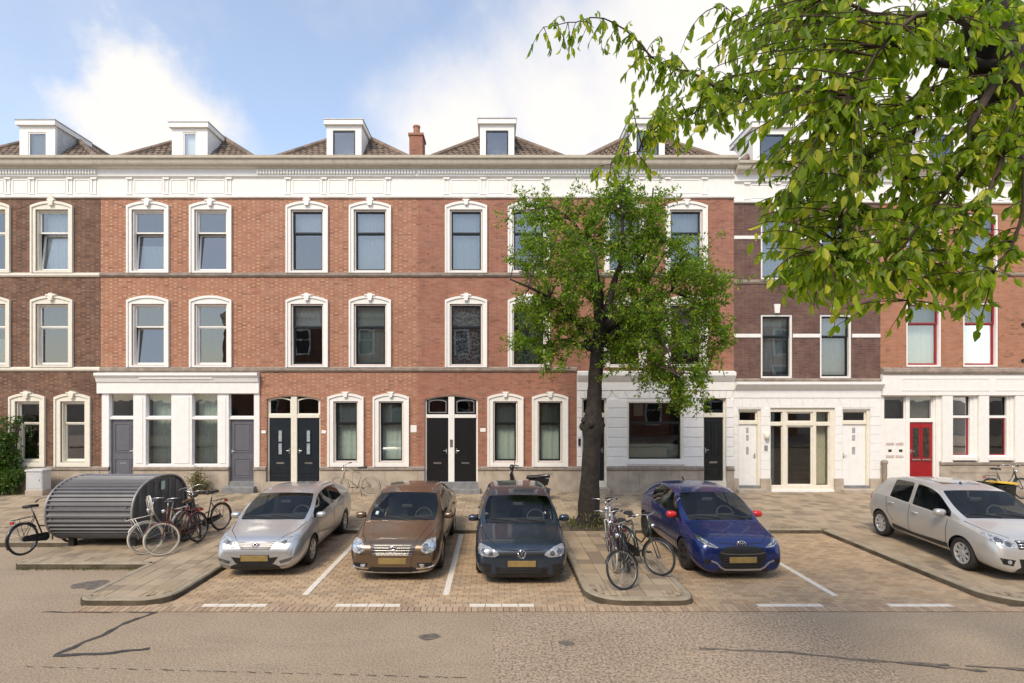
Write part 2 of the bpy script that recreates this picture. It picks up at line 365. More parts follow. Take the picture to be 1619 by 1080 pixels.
gm = MB(); gm.add([(-600, -600, -0.06), (600, -600, -0.06), (600, 900, -0.06), (-600, 900, -0.06)], [(0, 1, 2, 3)])
tag(gm.build('ground', earth), 'brown earth stretching out beneath the street and houses', kind='structure')
rm = MB(); rm.add([(-60, 1.2, 0), (60, 1.2, 0), (60, 14.5, 0), (-60, 14.5, 0)], [(0, 1, 2, 3)])
road = tag(rm.build('road', asphalt), 'tan grey asphalt street in front of the parking bays', kind='structure')
pm = MB(); px0 = [(-0.05, 1.3), (5.15, 1.3), (5.2, 5.0), (5.1, 7.4), (5.0, 8.76), (-0.05, 8.76)]
pm.add([(x, y, 0.004) for x, y in px0], [tuple(range(6))])
pm.build('asphalt_patch', asphalt_c, road)
om = MB(); om.box(-60, 60, -9.0, 1.2, -0.05, WALK)
tag(om.build('far_pavement', tile_m), 'paved footway along the other side of the street', kind='structure')

def strip(name, pts, wd, z, m, parent, jit=0.0, seed=1):
    rr = random.Random(seed); b = MB(); vs = []
    for i, (x, y) in enumerate(pts):
        d = Vector(pts[min(i + 1, len(pts) - 1)]) - Vector(pts[max(i - 1, 0)]); d.normalize(); nn = Vector((-d.y, d.x))
        ww = wd * (1 + rr.uniform(-jit, jit)) / 2
        vs += [(x + nn.x * ww, y + nn.y * ww, z), (x - nn.x * ww, y - nn.y * ww, z)]
    b.add(vs, [(2 * i, 2 * i + 1, 2 * i + 3, 2 * i + 2) for i in range(len(pts) - 1)])
    return b.build(name, m, parent)
def gpt(px, py): 
    Y = 850 * CAMZ / (py - VY); return ((px - VX) * Y / 850, Y)
def wiggle(p, n, a, seed):
    rr = random.Random(seed); out = []
    for (x0, y0), (x1, y1) in zip(p, p[1:]):
        for i in range(n): t = i / n; out.append((lerp(x0, x1, t) + rr.uniform(-a, a), lerp(y0, y1, t) + rr.uniform(-a, a)))
    return out + [p[-1]]
strip('crack_seal', wiggle([gpt(88, 1036), gpt(160, 1005), gpt(198, 985), gpt(247, 968)], 5, 0.025, 3), 0.075, 0.006, bitumen, road, 0.5)
strip('crack_seal', wiggle([gpt(86, 1037), gpt(165, 1034), gpt(236, 1026)], 5, 0.012, 4), 0.065, 0.009, bitumen, road, 0.35)
strip('crack_seal', wiggle([gpt(66, 968), gpt(240, 969)], 12, 0.02, 9), 0.025, 0.006, bitumen, road, 0.9)
rut_ = M_plain('road_joint', (0.1, 0.085, 0.068), 0.8, var=0.3, scale=12)
for k in range(26):
    a = 40 + k * 27; strip('crack', wiggle([gpt(a, 1054 + k * 0.7), gpt(a + rng.uniform(8, 24), 1055 + k * 0.7)], 3, 0.006, k), rng.uniform(0.008, 0.016), 0.008, rut_, road, 0.6, k)
rut = M_plain('tyre_scuff', (0.13, 0.11, 0.09), 0.8, var=0.3, scale=12)
for k, (a, b) in enumerate((((1105, 1026), (1240, 1032)), ((1235, 1031), (1375, 1046)), ((1370, 1045), (1500, 1052)), ((1420, 1049), (1560, 1062)), ((1525, 1053), (1640, 1062)))):
    strip('tyre_scuff', wiggle([gpt(*a), gpt(*b)], 8, 0.015, k + 50), 0.05, 0.0085 + 0.001 * k, rut, road, 0.7, k)
for px, py, r in ((680, 1007, 0.13), (895, 1018, 0.1), (150, 925, 0.3), (1320, 868, 0.0)):
    if r:
        x, y = gpt(px, py); b = MB(); n = 14; rr = random.Random(px)
        b.add([(x + math.cos(t * 6.283 / n) * r * 1.4 * rr.uniform(0.6, 1.1), y + math.sin(t * 6.283 / n) * r * rr.uniform(0.5, 1.0), 0.0075) for t in range(n)], [tuple(range(n))])
        b.build('oil_stain', rut, road)

# ---- pavement edge: kerb stones follow one line from west to east
def corner(p, a, b, r, n=6):
    p, a, b = Vector(p), Vector(a), Vector(b); u = (a - p).normalized(); v = (b - p).normalized(); c = p + (u + v) * r; out = []
    for i in range(n + 1):
        t = i / n * math.pi / 2; q = c - v * r * math.cos(t) - u * r * math.sin(t); out.append((q.x, q.y))
    return out
raw = [(-26, 12.6, 0), (-9.85, 12.6, 0), (-9.85, 10.97, 0.12), (-7.1, 10.97, 0), (-7.1, 9.0, 0.3), (-5.5, 9.0, 0.5), (-5.5, 13.8, 0), (1.55, 13.8, 0), (1.55, 9.0, 0.62),
       (3.4, 9.0, 0.32), (3.4, 13.8, 0), (8.4, 13.8, 0), (8.4, 8.92, 0.7), (28, 8.92, 0)]
path = []
for i, (x, y, r) in enumerate(raw):
    if r and 0 < i < len(raw) - 1: path.append(('c', corner((x, y), raw[i - 1][:2], raw[i + 1][:2], r)))
    else: path.append(('p', [(x, y)]))
walk = MB()
outline = [q for k, pp in path for q in pp]
walk.zprism(outline + [(28, FY + 0.5), (-26, FY + 0.5)], -0.05, WALK - 0.022)
sidewalk = tag(walk.build('pavement', joint_m), 'brown tiled pavement with bays between the houses and the street', kind='structure')
KW = 0.14
def kerb_stone(pts, h=WALK, seed=0):
    # profile swept along pts; pavement lies to the left of the direction of travel
    b = MB(); prof = [(0.0, -0.04), (0.012, h - 0.03), (0.035, h), (KW, h), (KW, -0.04)]
    n = len(pts); vs = []
    for i, p in enumerate(pts):
        d0 = (Vector(pts[i]) - Vector(pts[i - 1])).normalized() if i else None
        d1 = (Vector(pts[i + 1]) - Vector(pts[i])).normalized() if i < n - 1 else None
        d = ((d0 or d1) + (d1 or d0)).normalized(); nn = Vector((-d.y, d.x))
        for a, z in prof: vs.append((p[0] + nn.x * a, p[1] + nn.y * a, z))
    k = len(prof); fs = []
    for i in range(n - 1):
        for j in range(k): fs.append((i * k + j, i * k + (j + 1) % k, (i + 1) * k + (j + 1) % k, (i + 1) * k + j))
    fs += [tuple(range(k)), tuple((n - 1) * k + j for j in range(k - 1, -1, -1))]
    b.add(vs, fs); return b.build('kerb_stone', kerb_m, sidewalk)
flat = []
segs = []
ends = [(pp[0], pp[-1]) for k, pp in path]
for i, (k, pp) in enumerate(path):
    if k == 'c': segs.append(pp)
    if i < len(path) - 1: segs.append([pp[-1], path[i + 1][1][0]])
for sg_ in segs:
    a, b = Vector(sg_[0]), Vector(sg_[-1])
    if len(sg_) == 2:
        ln = (b - a).length
        if ln < 0.05: continue
        n = max(1, round(ln / 1.0)); d = (b - a) / n; gp = d.normalized() * 0.005
        for i in range(n):
            p, q = a + d * i + gp, a + d * (i + 1) - gp
            kerb_stone([tuple(p), tuple(q)], WALK + rng.uniform(-0.006, 0.006))
    else: kerb_stone(sg_, WALK)

def dist_path(x, y):
    best = 9
    for s_ in segs:
        for a, b in zip(s_, s_[1:]):
            a, b, p = Vector(a), Vector(b), Vector((x, y)); d = b - a
            if d.length_squared < 1e-9: continue
            t = max(0, min(1, (p - a).dot(d) / d.length_squared)); best = min(best, (p - a - d * t).length)
    return best
def inside(x, y, poly):
    c = False; n = len(poly); j = n - 1
    for i in range(n):
        xi, yi = poly[i]; xj, yj = poly[j]
        if (yi > y) != (yj > y) and x < (xj - xi) * (y - yi) / (yj - yi) + xi: c = not c
        j = i
    return c
cells = []      # tiles: x0,x1,y0,y1
def fill(x0, x1, y0, y1, w, h, half=False, chk=False):
    j = 0; y = y0
    while y < y1 - 0.04:
        yb = min(y + h, y1); x = x0 - (w / 2 if (half and j % 2) else 0)
        while x < x1 - 0.03:
            xa, xb = max(x, x0), min(x + w, x1)
            if xb - xa > 0.03:
                if not chk or min(dist_path(a, b) if inside(a, b, outline + [(28, 19.8), (-26, 19.8)]) else 0 for a in (xa, xb) for b in (y, yb)) > KW - 0.012:
                    yield xa, xb, y, yb
                else:
                    for a3 in range(3):
                        for b3 in range(3):
                            q = (lerp(xa, xb, a3 / 3), lerp(xa, xb, (a3 + 1) / 3), lerp(y, yb, b3 / 3), lerp(y, yb, (b3 + 1) / 3))
                            if min(dist_path(a, b) if inside(a, b, outline + [(28, 19.8), (-26, 19.8)]) else 0 for a in q[:2] for b in q[2:]) > KW - 0.03: yield q
            x += w
        y += h; j += 1
TREE = Vector((2.52, 14.5, WALK))
tiles = []
tiles += list(fill(-26, 28, 13.8 + KW, FY, 0.3, 0.3, True))
tiles += list(fill(-26, -9.85 + KW, 12.6 + KW, 13.8 + KW, 0.3, 0.3, True))
tiles += list(fill(-9.85 + KW, -7.1 + KW, 10.97 + KW, 13.8 + KW, 0.3, 0.3, True, True))
tiles += list(fill(-7.1 + KW, -5.5 - KW, 9.0 + KW, 13.8 + KW, 0.3, 0.3, False, True))
tiles += list(fill(1.55 + KW, 3.4 - KW, 9.0 + KW, 13.8 + KW, 0.3, 0.3, False, True))
tiles += list(fill(8.4 + KW, 28, 8.92 + KW, 13.8 + KW, 0.3, 0.3, True, True))
pit = (TREE.x - 0.62, TREE.x + 0.6, TREE.y - 0.72, TREE.y + 0.55)
tiles = [c for c in tiles if not (c[1] > pit[0] and c[0] < pit[1] and c[3] > pit[2] and c[2] < pit[3])]
def view_size(c):
    x, y = (c[0] + c[1]) / 2, (c[2] + c[3]) / 2; px = VX + x * 850 / y
    return (1 / y if 5 < px < 1614 else 0) * (1 if (c[1] - c[0]) > 0.18 else 0.5)
def lay(cells, name, many, m, parent, z0, z1, gap, tilt=0.003, c=0.004):
    cells = sorted(cells, key=view_size, reverse=True)
    variants = {}
    big = MB()
    for i, (x0, x1, y0, y1) in enumerate(cells):
        dz = rng.uniform(-tilt, tilt)
        if i < 300:
            key = (round(x1 - x0, 2), round(y1 - y0, 2), rng.randint(0, 3))
            if key not in variants:
                hw, hh = (x1 - x0) / 2 - gap, (y1 - y0) / 2 - gap
                variants[key] = MB().cbox(-hw, hw, -hh, hh, z0, z1, c).mesh(name, m)
            o = inst(name, variants[key], parent, ((x0 + x1) / 2, (y0 + y1) / 2, dz), (rng.uniform(-tilt, tilt) * 1.2, rng.uniform(-tilt, tilt), rng.uniform(-0.01, 0.01)))
        else: big.cbox(x0 + gap, x1 - gap, y0 + gap, y1 - gap, z0, z1 + dz, c)
    if big.v: tag(big.build(many, m, parent, recalc=False), kind='stuff')
lay(tiles, 'paving_tile', 'paving_tiles', tile_m, sidewalk, WALK - 0.03, WALK, 0.004, 0.0035)
sb = MB(); sb.add([(pit[0] + rng.uniform(0, .05), pit[2], 0.104), (pit[1], pit[2], 0.104), (pit[1], pit[3], 0.104), (pit[0], pit[3], 0.104)], [(0, 1, 2, 3)])
sb.build('planting_soil', soil_m, sidewalk)

bed = MB()
for x0, x1 in ((-5.5, 1.55), (3.4, 8.4)): bed.add([(x0, 8.98, 0.004), (x1, 8.98, 0.004), (x1, 13.82, 0.004), (x0, 13.82, 0.004)], [(0, 1, 2, 3)])
bed.add([(-6.9, 8.78, 0.0035), (9.0, 8.78, 0.0035), (9.0, 9.1, 0.0035), (-6.9, 9.1, 0.0035)], [(0, 1, 2, 3)])
parking = tag(bed.build('parking_bays', joint_m), 'parking bays laid with small brown clinker pavers', kind='structure')
pv = [c for c in list(fill(-5.5, 1.55, 9.09, 13.8, 0.21, 0.105, True)) + list(fill(3.4, 8.4, 9.09, 13.8, 0.21, 0.105, True))]
def near_island(c):
    x, y = (c[0] + c[1]) / 2, (c[2] + c[3]) / 2
    return not inside(x, y, outline + [(28, 19.8), (-26, 19.8)])
pv = [c for c in pv if near_island(c)]
lay(pv, 'paver', 'pavers', paver_m, parking, 0.0, 0.018, 0.004, 0.0025, 0.003)
# gutter course along the road, then one course that carries the white dashes
course = list(fill(-6.9, 9.0, 8.78, 8.97, 0.105, 0.19))
lay(course, 'gutter_paver', 'gutter_pavers', strip_m, parking, 0.0, 0.018, 0.005, 0.002, 0.003)
dashes = ((-4.92, -3.83), (-2.69, -1.59), (-0.44, 0.66), (4.4, 5.5), (6.6, 7.67))
wp = M_plain('white_paver', (0.66, 0.61, 0.53), 0.8, var=0.06, scale=12, dirt=(0.3, 0.25, 0.18, 0.35))
row = []; ed = [-6.9] + [v for d_ in dashes for v in d_] + [8.6]
for xa_, xb_ in zip(ed[::2], ed[1::2]): row += list(fill(xa_, xb_, 8.975, 9.085, 0.21, 0.11))
plain = [c for c in row if near_island((c[0], c[1], 8.98, 8.99))]
bb = MB()
for c in plain: bb.cbox(c[0] + 0.004, c[1] - 0.004, c[2] + 0.004, c[3] - 0.004, 0, 0.018, 0.003)
tag(bb.build('edge_pavers', strip_m, parking), kind='stuff')
for a, b in dashes:
    n = 4; d = (b - a) / n
    for i in range(n): MB().cbox(a + d * i + 0.005, a + d * (i + 1) - 0.005, 8.975, 9.085, 0, 0.0195, 0.003).build('white_paver', wp, parking)
for x, ya, yb in ((-3.36, 9.5, 13.7), (-0.87, 9.5, 13.7), (5.98, 9.45, 13.7)):
    n = 20; d = (yb - ya) / n
    for i in range(n):
        MB().cbox(x - 0.055, x + 0.055, ya + d * i + 0.004, ya + d * (i + 1) - 0.004, 0.005, 0.0235 + rng.uniform(0, 0.002), 0.003).build('white_paver', wp, parking)
# ================================================================== HOUSES
MESH = {}
def shared(key, fn, mats, smooth=False):
    if key not in MESH: MESH[key] = fn().mesh(key[0], mats, smooth)
    return MESH[key]
def rect(x0, x1, z0, z1, n=8):      # loop with the same count as an arched loop
    return [(x0, z0), (x1, z0)] + [(lerp(x1, x0, i / n), z1) for i in range(n + 1)]
def archloop(x0, x1, z0, z1, rise, n=8):
    return [(x0, z0), (x1, z0)] + arc(x1, x0, z1, rise, n)

def wall_mesh(x0, x1, z0, z1, holes, depth=0.22):
    xs = sorted({x0, x1, *[h[0] for h in holes], *[h[1] for h in holes]}); zs = sorted({z0, z1, *[h[2] for h in holes], *[h[3] for h in holes]})
    xs = [x for x in xs if x0 - 1e-6 <= x <= x1 + 1e-6]; zs = [z for z in zs if z0 - 1e-6 <= z <= z1 + 1e-6]
    b = MB(); idx = {}
    def vid(x, z):
        if (x, z) not in idx: idx[(x, z)] = len(b.v); b.v.append((x, 0, z))
        return idx[(x, z)]
    for xa, xb in zip(xs, xs[1:]):
        for za, zb in zip(zs, zs[1:]):
            cx, cz = (xa + xb) / 2, (za + zb) / 2
            if any(h[0] < cx < h[1] and h[2] < cz < h[3] for h in holes): continue
            b.f.append((vid(xa, za), vid(xb, za), vid(xb, zb), vid(xa, zb))); b.mi.append(0)
    for hx0, hx1, hz0, hz1 in holes:
        v = [(hx0, 0, hz0), (hx1, 0, hz0), (hx1, 0, hz1), (hx0, 0, hz1)]
        w_ = [(x, depth, z) for x, y, z in v]
        b.add(v + w_, [(i, (i + 1) % 4, (i + 1) % 4 + 4, i + 4) for i in range(4)])
    return b

def pleats(x0, x1, z0, z1, amp=0.02, pitch=0.11, seed=0):
    rr = random.Random(seed); n = max(6, int((x1 - x0) / pitch * 4)); vs = []; b = MB()
    ph = rr.uniform(0, 6)
    for i in range(n + 1):
        x = lerp(x0, x1, i / n); y = amp * math.sin(i * math.pi / 2 + ph + 0.6 * math.sin(i * .37 + ph)) + amp * .5 * math.sin(x * 23 + ph); vs += [(x, y, z0), (x, y, z1)]
    b.add(vs, [(2 * i, 2 * i + 2, 2 * i + 3, 2 * i + 1) for i in range(n)]); return b

def sash_set(win, w, z0, z1, split, mat_s, gl, tilt=0.0, y=0.10, t=0.055, key='', rail=0.05):
    """opening w wide from z0 to z1; a fixed upper light and a lower sash as children of win"""
    h = w / 2; zs = lerp(z0, z1, split)
    up = shared(('upper_sash', w, z0, z1, split, mat_s.name, t), lambda: MB().ring([(-h, zs), (h, zs), (h, z1), (-h, z1)], [(-h + t, zs + rail), (h - t, zs + rail), (h - t, z1 - t), (-h + t, z1 - t)], 0, 0.06), mat_s)
    inst('upper_sash', up, win, (0, y, 0))
    pu = shared(('upper_pane', w, z0, z1, split, gl.name, t), lambda: MB().add([(-h + t - .01, 0, zs + rail - .01), (h - t + .01, 0, zs + rail - .01), (h - t + .01, 0, z1 - t + .01), (-h + t - .01, 0, z1 - t + .01)], [(0, 1, 2, 3)]), gl)
    inst('pane', pu, win, (0, y + 0.03, 0))
    hz_ = zs - z0
    lo = shared(('lower_sash', w, z0, z1, split, mat_s.name, t), lambda: MB().ring([(-h, 0), (h, 0), (h, hz_), (-h, hz_)], [(-h + t, t * 1.2), (h - t, t * 1.2), (h - t, hz_ - t * .8), (-h + t, hz_ - t * .8)], 0, 0.055), mat_s)
    inst('lower_sash', lo, win, (0, y + 0.035, z0), (-tilt, 0, 0))
    pl = shared(('lower_pane', w, z0, z1, split, gl.name, t), lambda: MB().add([(-h + t - .01, 0.028, t * 1.2 - .01), (h - t + .01, 0.028, t * 1.2 - .01), (h - t + .01, 0.028, hz_ - t * .8 + .01), (-h + t - .01, 0.028, hz_ - t * .8 + .01)], [(0, 1, 2, 3)]), gl)
    inst('pane', pl, win, (0, y + 0.035, z0), (-tilt, 0, 0))

def curtains(win, w, z0, z1, kind, seed):
    h = w / 2 + 0.12; y = 0.36
    if kind == 'net': pleats(-h, h, z0 - .1, z1 + .1, 0.02, 0.12, seed).build('curtain', curtain_w, win, (0, y, 0), smooth=True)
    elif kind == 'green': pleats(-h, h, z0 - .1, z1 + .1, 0.012, 0.18, seed).build('curtain', curtain_g, win, (0, y, 0), smooth=True)
    elif kind == 'lace': pleats(-h, h, z0 - .1, z1 + .1, 0.01, 0.2, seed).build('curtain', lace_m, win, (0, y, 0), smooth=True)
    elif kind == 'half':
        pleats(-h, h, z0 + (z1 - z0) * .62, z1 + .1, 0.012, 0.2, seed).build('blind', curtain_w, win, (0, y, 0), smooth=True)
    elif kind == 'low':
        pleats(-h, h, z0 - .1, z0 + (z1 - z0) * .45, 0.008, 0.25, seed).build('curtain', curtain_g, win, (0, y, 0), smooth=True)
    elif kind == 'side':
        pleats(-h, -h * .45, z0 - .1, z1 + .1, 0.03, 0.12, seed).build('curtain', curtain_w, win, (0, y, 0), smooth=True)
        pleats(h * .45, h, z0 - .1, z1 + .1, 0.03, 0.12, seed + 1).build('curtain', curtain_w, win, (0, y, 0), smooth=True)

def arch_frame(W, H, rise, ow, oz0, oz1):
    def fn():
        h = W / 2; o = ow / 2; b = MB()
        A = archloop(-h, h, 0, H, rise); B = archloop(-h + .06, h - .06, 0.0, H - .07, rise * .9)
        B[0] = (-h + .06, 0.0); B[1] = (h - .06, 0.0)
        C = rect(-o - .05, o + .05, oz0 - .04, oz1 + .05); D = rect(-o, o, oz0, oz1)
        b.ring(A, B, -0.085, 0.03); b.ring(archloop(-h + .061, h - .061, 0.002, H - .071, rise * .9), C, -0.05, 0.04)
        b.ring([(x * 0.999, z) for x, z in C], D, 0.012, 0.17)
        return b
    return fn
def keystone(kind):
    def fn():
        b = MB()
        if kind == 'shell':
            b.prism([(-.07, -.16), (.07, -.16), (.1, .02), (-.1, .02)], -.13, 0)
            b.prism([(-.13, .02), (.13, .02), (.13, .06), (.09, .1), (.07, .17), (.02, .23), (-.02, .23), (-.07, .17), (-.09, .1), (-.13, .06)], -.11, 0)
        elif kind == 'scroll':
            b.prism([(-.055, -.18), (.055, -.18), (.1, 0), (-.1, 0)], -.14, 0)
            b.prism([(-.2, .0), (.2, .0), (.17, .05), (.09, .045), (.06, .09), (-.06, .09), (-.09, .045), (-.17, .05)], -.12, 0)
        else:
            b.prism([(-.05, -.14), (.05, -.14), (.085, .02), (-.085, .02)], -.13, 0)
            b.prism([(-.13, .02), (.13, .02), (.11, .06), (-.11, .06)], -.12, 0)
        return b
    return fn
def window(house, x, z, typ, frame_m, sash_m, gl, curtain=None, tilt=0.0, key='scroll', seed=0):
    W, H, rise, ow, oz0, oz1, split = typ
    w_ = inst('window', shared(('window_frame',) + typ + (frame_m.name,), arch_frame(W, H, rise, ow, oz0, oz1), frame_m), house, (x, 0, z))
    if key: inst('keystone', shared(('keystone', key, frame_m.name), keystone(key), frame_m), w_, (0, 0, H + rise - 0.005))
    sash_set(w_, ow, oz0, oz1, split, sash_m, gl, tilt)
    if curtain: curtains(w_, ow, oz0, oz1, curtain, seed)
    return w_
UP = (1.51, 2.41, 0.16, 1.07, 0.114, 2.225, 0.63)
GF = (1.294, 2.5, 0.14, 0.78, 0.2, 2.3, 0.64)
def hole_of(x, z, typ): return (x - typ[3] / 2 - .03, x + typ[3] / 2 + .03, z + typ[4] - .02, z + typ[5] + .03)

def door(house, x0, x1, z0, z1, m, y=0.10, handle=1, letter=True, style='plain'):
    w_ = x1 - x0; h = z1 - z0
    d = MB(); d.box(0.006, w_ - .006, 0, .05, 0, h - .006)
    o = d.build('door', m, house, (x0, y, z0))
    pan = []
    if style == 'panel2':
        pan = [(.12, w_ - .12, .12, h * .37), (.12, w_ - .12, h * .46, h - .14)]
    elif style == 'tallpanel':
        pan = [(.1, w_ - .1, .12, .55), (.1, w_ * .47, .85, h - .12), (w_ * .53, w_ - .1, .85, h - .12)]
    elif style == 'lights':
        pan = []
        for zz0, zz1 in ((h * .43, h * .6), (h * .63, h * .8)):
            MB().fbox(w_ * .37, w_ * .63, -.02, 0, zz0 - .04, zz1 + .04, .015).build('moulding', m, o)
            MB().box(w_ * .43, w_ * .57, -.026, -.021, zz0, zz1).build('pane', M_doorlight, o)
        for zz0 in (.06, .16, .3): MB().box(.03, w_ - .03, -.015, 0, zz0, zz0 + .03).build('rail', m, o)
    elif style == 'whitepvc':
        for zz0, zz1 in ((h * .3 + .45, h * .3 + .72), (h * .3 + .95, h * .3 + 1.15), (h * .3 + 1.22, h * .3 + 1.42)):
            MB().box(w_ * .44, w_ * .57, -.008, 0, zz0, zz1).build('pane', M_doorlight, o)
        for xx in (.3, .68): MB().box(w_ * xx, w_ * xx + .008, -.006, 0, .12, h - .12).build('groove_bead', cream, o)
    elif style == 'redpanel':
        for a, b in ((.12, .45), (.55, .88)):
            MB().fbox(w_ * a - .03, w_ * b + .03, -.02, 0, h * .33, h * .93, .015).build('moulding', m, o)
            MB().box(w_ * a + .03, w_ * b - .03, -.026, -.021, h * .37, h * .9).build('pane', dark_light, o)
            MB().box(w_ * a - .02, w_ * b + .02, -.045, -.02, h * .325, h * .345).build('ledge', steel, o)
    for a, b, c, e in pan:
        MB().ring([(a, c), (b, c), (b, e), (a, e)], [(a + .04, c + .04), (b - .04, c + .04), (b - .04, e - .04), (a + .04, e - .04)], -.018, 0).build('moulding', m, o)
        MB().fbox(a + .07, b - .07, -.014, 0, c + .07, e - .07, .012).build('panel', m, o)
    hx = w_ - .07 if handle > 0 else .07
    hb = MB(); hb.box(hx - .02, hx + .02, -.012, 0, h * .44, h * .52); hb.tube([(hx, -.01, h * .485), (hx, -.05, h * .485), (hx - handle * .1, -.055, h * .485)], .011, 6)
    hb.build('handle', steel, o)
    if letter: 
        lb = MB(); lb.box(w_ / 2 - .14, w_ / 2 + .14, -.012, 0, h * .29 - .03, h * .29 + .03); lb.box(w_ / 2 - .11, w_ / 2 + .11, -.016, -.012, h * .29 - .015, h * .29 + .012)
        lb.build('letterbox', steel, o)
    return o
dark_light = M_plain('dark_door_light', (0.04, 0.035, 0.03), 0.12, var=0.5, scale=9)
M_doorlight = M_plain('frosted_door_light', (0.34, 0.37, 0.39), 0.15, var=0.2, scale=8)

def glazing(parent, x0, x1, z0, z1, fm, gl, y=0.1, t=0.04, name='fanlight', rise=0):
    if rise: o = MB().ring(archloop(x0, x1, z0, z1, rise), archloop(x0 + t, x1 - t, z0 + t, z1 - t, rise), y, y + .05).build(name, fm, parent)
    else: o = MB().ring([(x0, z0), (x1, z0), (x1, z1), (x0, z1)], [(x0 + t, z0 + t), (x1 - t, z0 + t), (x1 - t, z1 - t), (x0 + t, z1 - t)], y, y + .05).build(name, fm, parent)
    lp = archloop(x0 + t - .005, x1 - t + .005, z0 + t - .005, z1 - t + .005, rise) if rise else [(x0 + t - .005, z0 + t - .005), (x1 - t + .005, z0 + t - .005), (x1 - t + .005, z1 - t + .005), (x0 + t - .005, z1 - t + .005)]
    MB().add([(x, y + .025, z) for x, z in lp], [tuple(range(len(lp)))]).build('pane', gl, o)
    return o

def cornice(house, xa, xb, ztop, dent=None, m=white, gm=gutter_m, dz=0.0, panels=()):
    """crown, dentils, panelled frieze and foot moulding along a house front; ztop = gutter top"""
    z = ztop
    c = MB(); c.xprism([(0.0, z - 1.36), (-0.05, z - 1.36), (-0.07, z - 1.33), (-0.07, z - 1.27), (-0.03, z - 1.24), (-0.03, z - 0.66), (-0.06, z - 0.62), (-0.1, z - 0.60), (-0.1, z - 0.34),
                         (-0.2, z - 0.30), (0.0, z - 0.30)], xa, xb)
    o = c.build('cornice', m, house)
    g = MB(); g.xprism([(0.0, z - .30), (-.32, z - .30), (-.35, z - .26), (-.37, z - .2), (-.38, z - .12), (-.44, z - .09), (-.45, z), (-.39, z), (-.37, z - .05), (0.0, z - .05)], xa, xb)
    g.build('gutter', gm, o)
    if dent:
        n = int((dent[1] - dent[0]) / 0.105); dm = shared(('dentil', m.name), lambda: MB().box(-.033, .033, -.06, 0.003, 0, .15), m)
        for i in range(n): inst('dentil', dm, o, (dent[0] + (i + .5) * 0.105, -0.1, z - .53))
    for p in panels:
        b = MB()
        for xx in (p - .07, p + .07): b.box(xx - .012, xx + .012, -.025, 0.003, 0, .5)
        b.prism([(-.1 + p, .5), (p + .1, .5), (p + .12, .57), (p - .12, .57)], -.05, .003); b.prism([(-.1 + p, 0), (p + .1, 0), (p + .12, -.05), (p - .12, -.05)], -.05, .003)
        b.build('bracket', m, o, (0, -.03, z - 1.2))
    pr = sorted(panels)
    for a, b_ in zip(pr, pr[1:]):
        if b_ - a > 0.6:
            MB().ring([(a + .16, 0), (b_ - .16, 0), (b_ - .16, .5), (a + .16, .5)], [(a + .185, .025), (b_ - .185, .025), (b_ - .185, .475), (a + .185, .475)], -.016, .003).build('frieze_panel', m, o, (0, -.03, z - 1.2))
    return o

def roof(house, w_, zb, dorm=None, rear=9.0, ridge=2.15, run=2.2):
    """hipped pantile roof whose ridge runs back from the street; base corner at x=+-w/2"""
    h = w_ / 2 - 0.02
    b = MB(); v = [(-h, .05, zb), (h, .05, zb), (0, run, zb + ridge), (0, rear, zb + ridge), (-h, rear, zb), (h, rear, zb)]
    b.add(v, [(0, 1, 2), (1, 5, 3, 2), (0, 2, 3, 4), (4, 3, 5), (0, 4, 5, 1)])
    o = b.build('roof', pantile, house)
    t = MB()
    def course(P0, P1, apex0, apex1, rows=16, pitch=0.22):
        P0, P1, A0, A1 = map(Vector, (P0, P1, apex0, apex1))
        nrm_ = (P1 - P0).cross(A0 - P0).normalized()
        if nrm_.z < 0: nrm_ = -nrm_
        for r in range(rows):
            f0, f1 = r / rows, (r + 1.15) / rows
            a0, a1 = P0.lerp(A0, f0), P1.lerp(A1, f0); b0, b1 = P0.lerp(A0, min(f1, 1)), P1.lerp(A1, min(f1, 1))
            n = int((a1 - a0).length / pitch); d = (a1 - a0).normalized(); up = ((b0 + b1) / 2 - (a0 + a1) / 2)
            up = up - d * up.dot(d)
            for i in range(n):
                q = a0 + d * (pitch * (i + .25)); 
                s0 = (q + up * .5 - b0).dot(d)
                pr = [(0, .035), (.06, .055), (.12, .03), (.2, .015)]; vs = []
                jz = rng.uniform(-.006, .006)
                for xx, zz_ in pr: vs.append(q + d * xx + nrm_ * (zz_ + .03 + jz))
                for xx, zz_ in pr: vs.append(q + d * xx + up + nrm_ * (zz_ + jz))
                for xx, zz_ in pr: vs.append(q + d * xx + nrm_ * (zz_ + jz))
                t.add(vs, [(0, 1, 5, 4), (1, 2, 6, 5), (2, 3, 7, 6), (8, 9, 1, 0), (9, 10, 2, 1), (10, 11, 3, 2)])
    course(v[0], v[1], v[2], v[2]); course(v[1], v[5], v[2], v[3]); course(v[4], v[0], v[3], v[2])
    tag(t.build('pantiles', pantile, o, recalc=False), kind='stuff')
    rd = MB()
    for a, b_ in ((v[0], v[2]), (v[1], v[2]), (v[2], v[3])):
        a, b_ = Vector(a), Vector(b_); n = int((b_ - a).length / .34)
        for i in range(n):
            p, q = a.lerp(b_, i / n), a.lerp(b_, (i + 1.12) / n); rd.tube([p + Vector((0, 0, .05)), q + Vector((0, 0, .065))], [.12, .105], 8)
    tag(rd.build('ridge_tiles', pantile, o), kind='stuff')
    return o
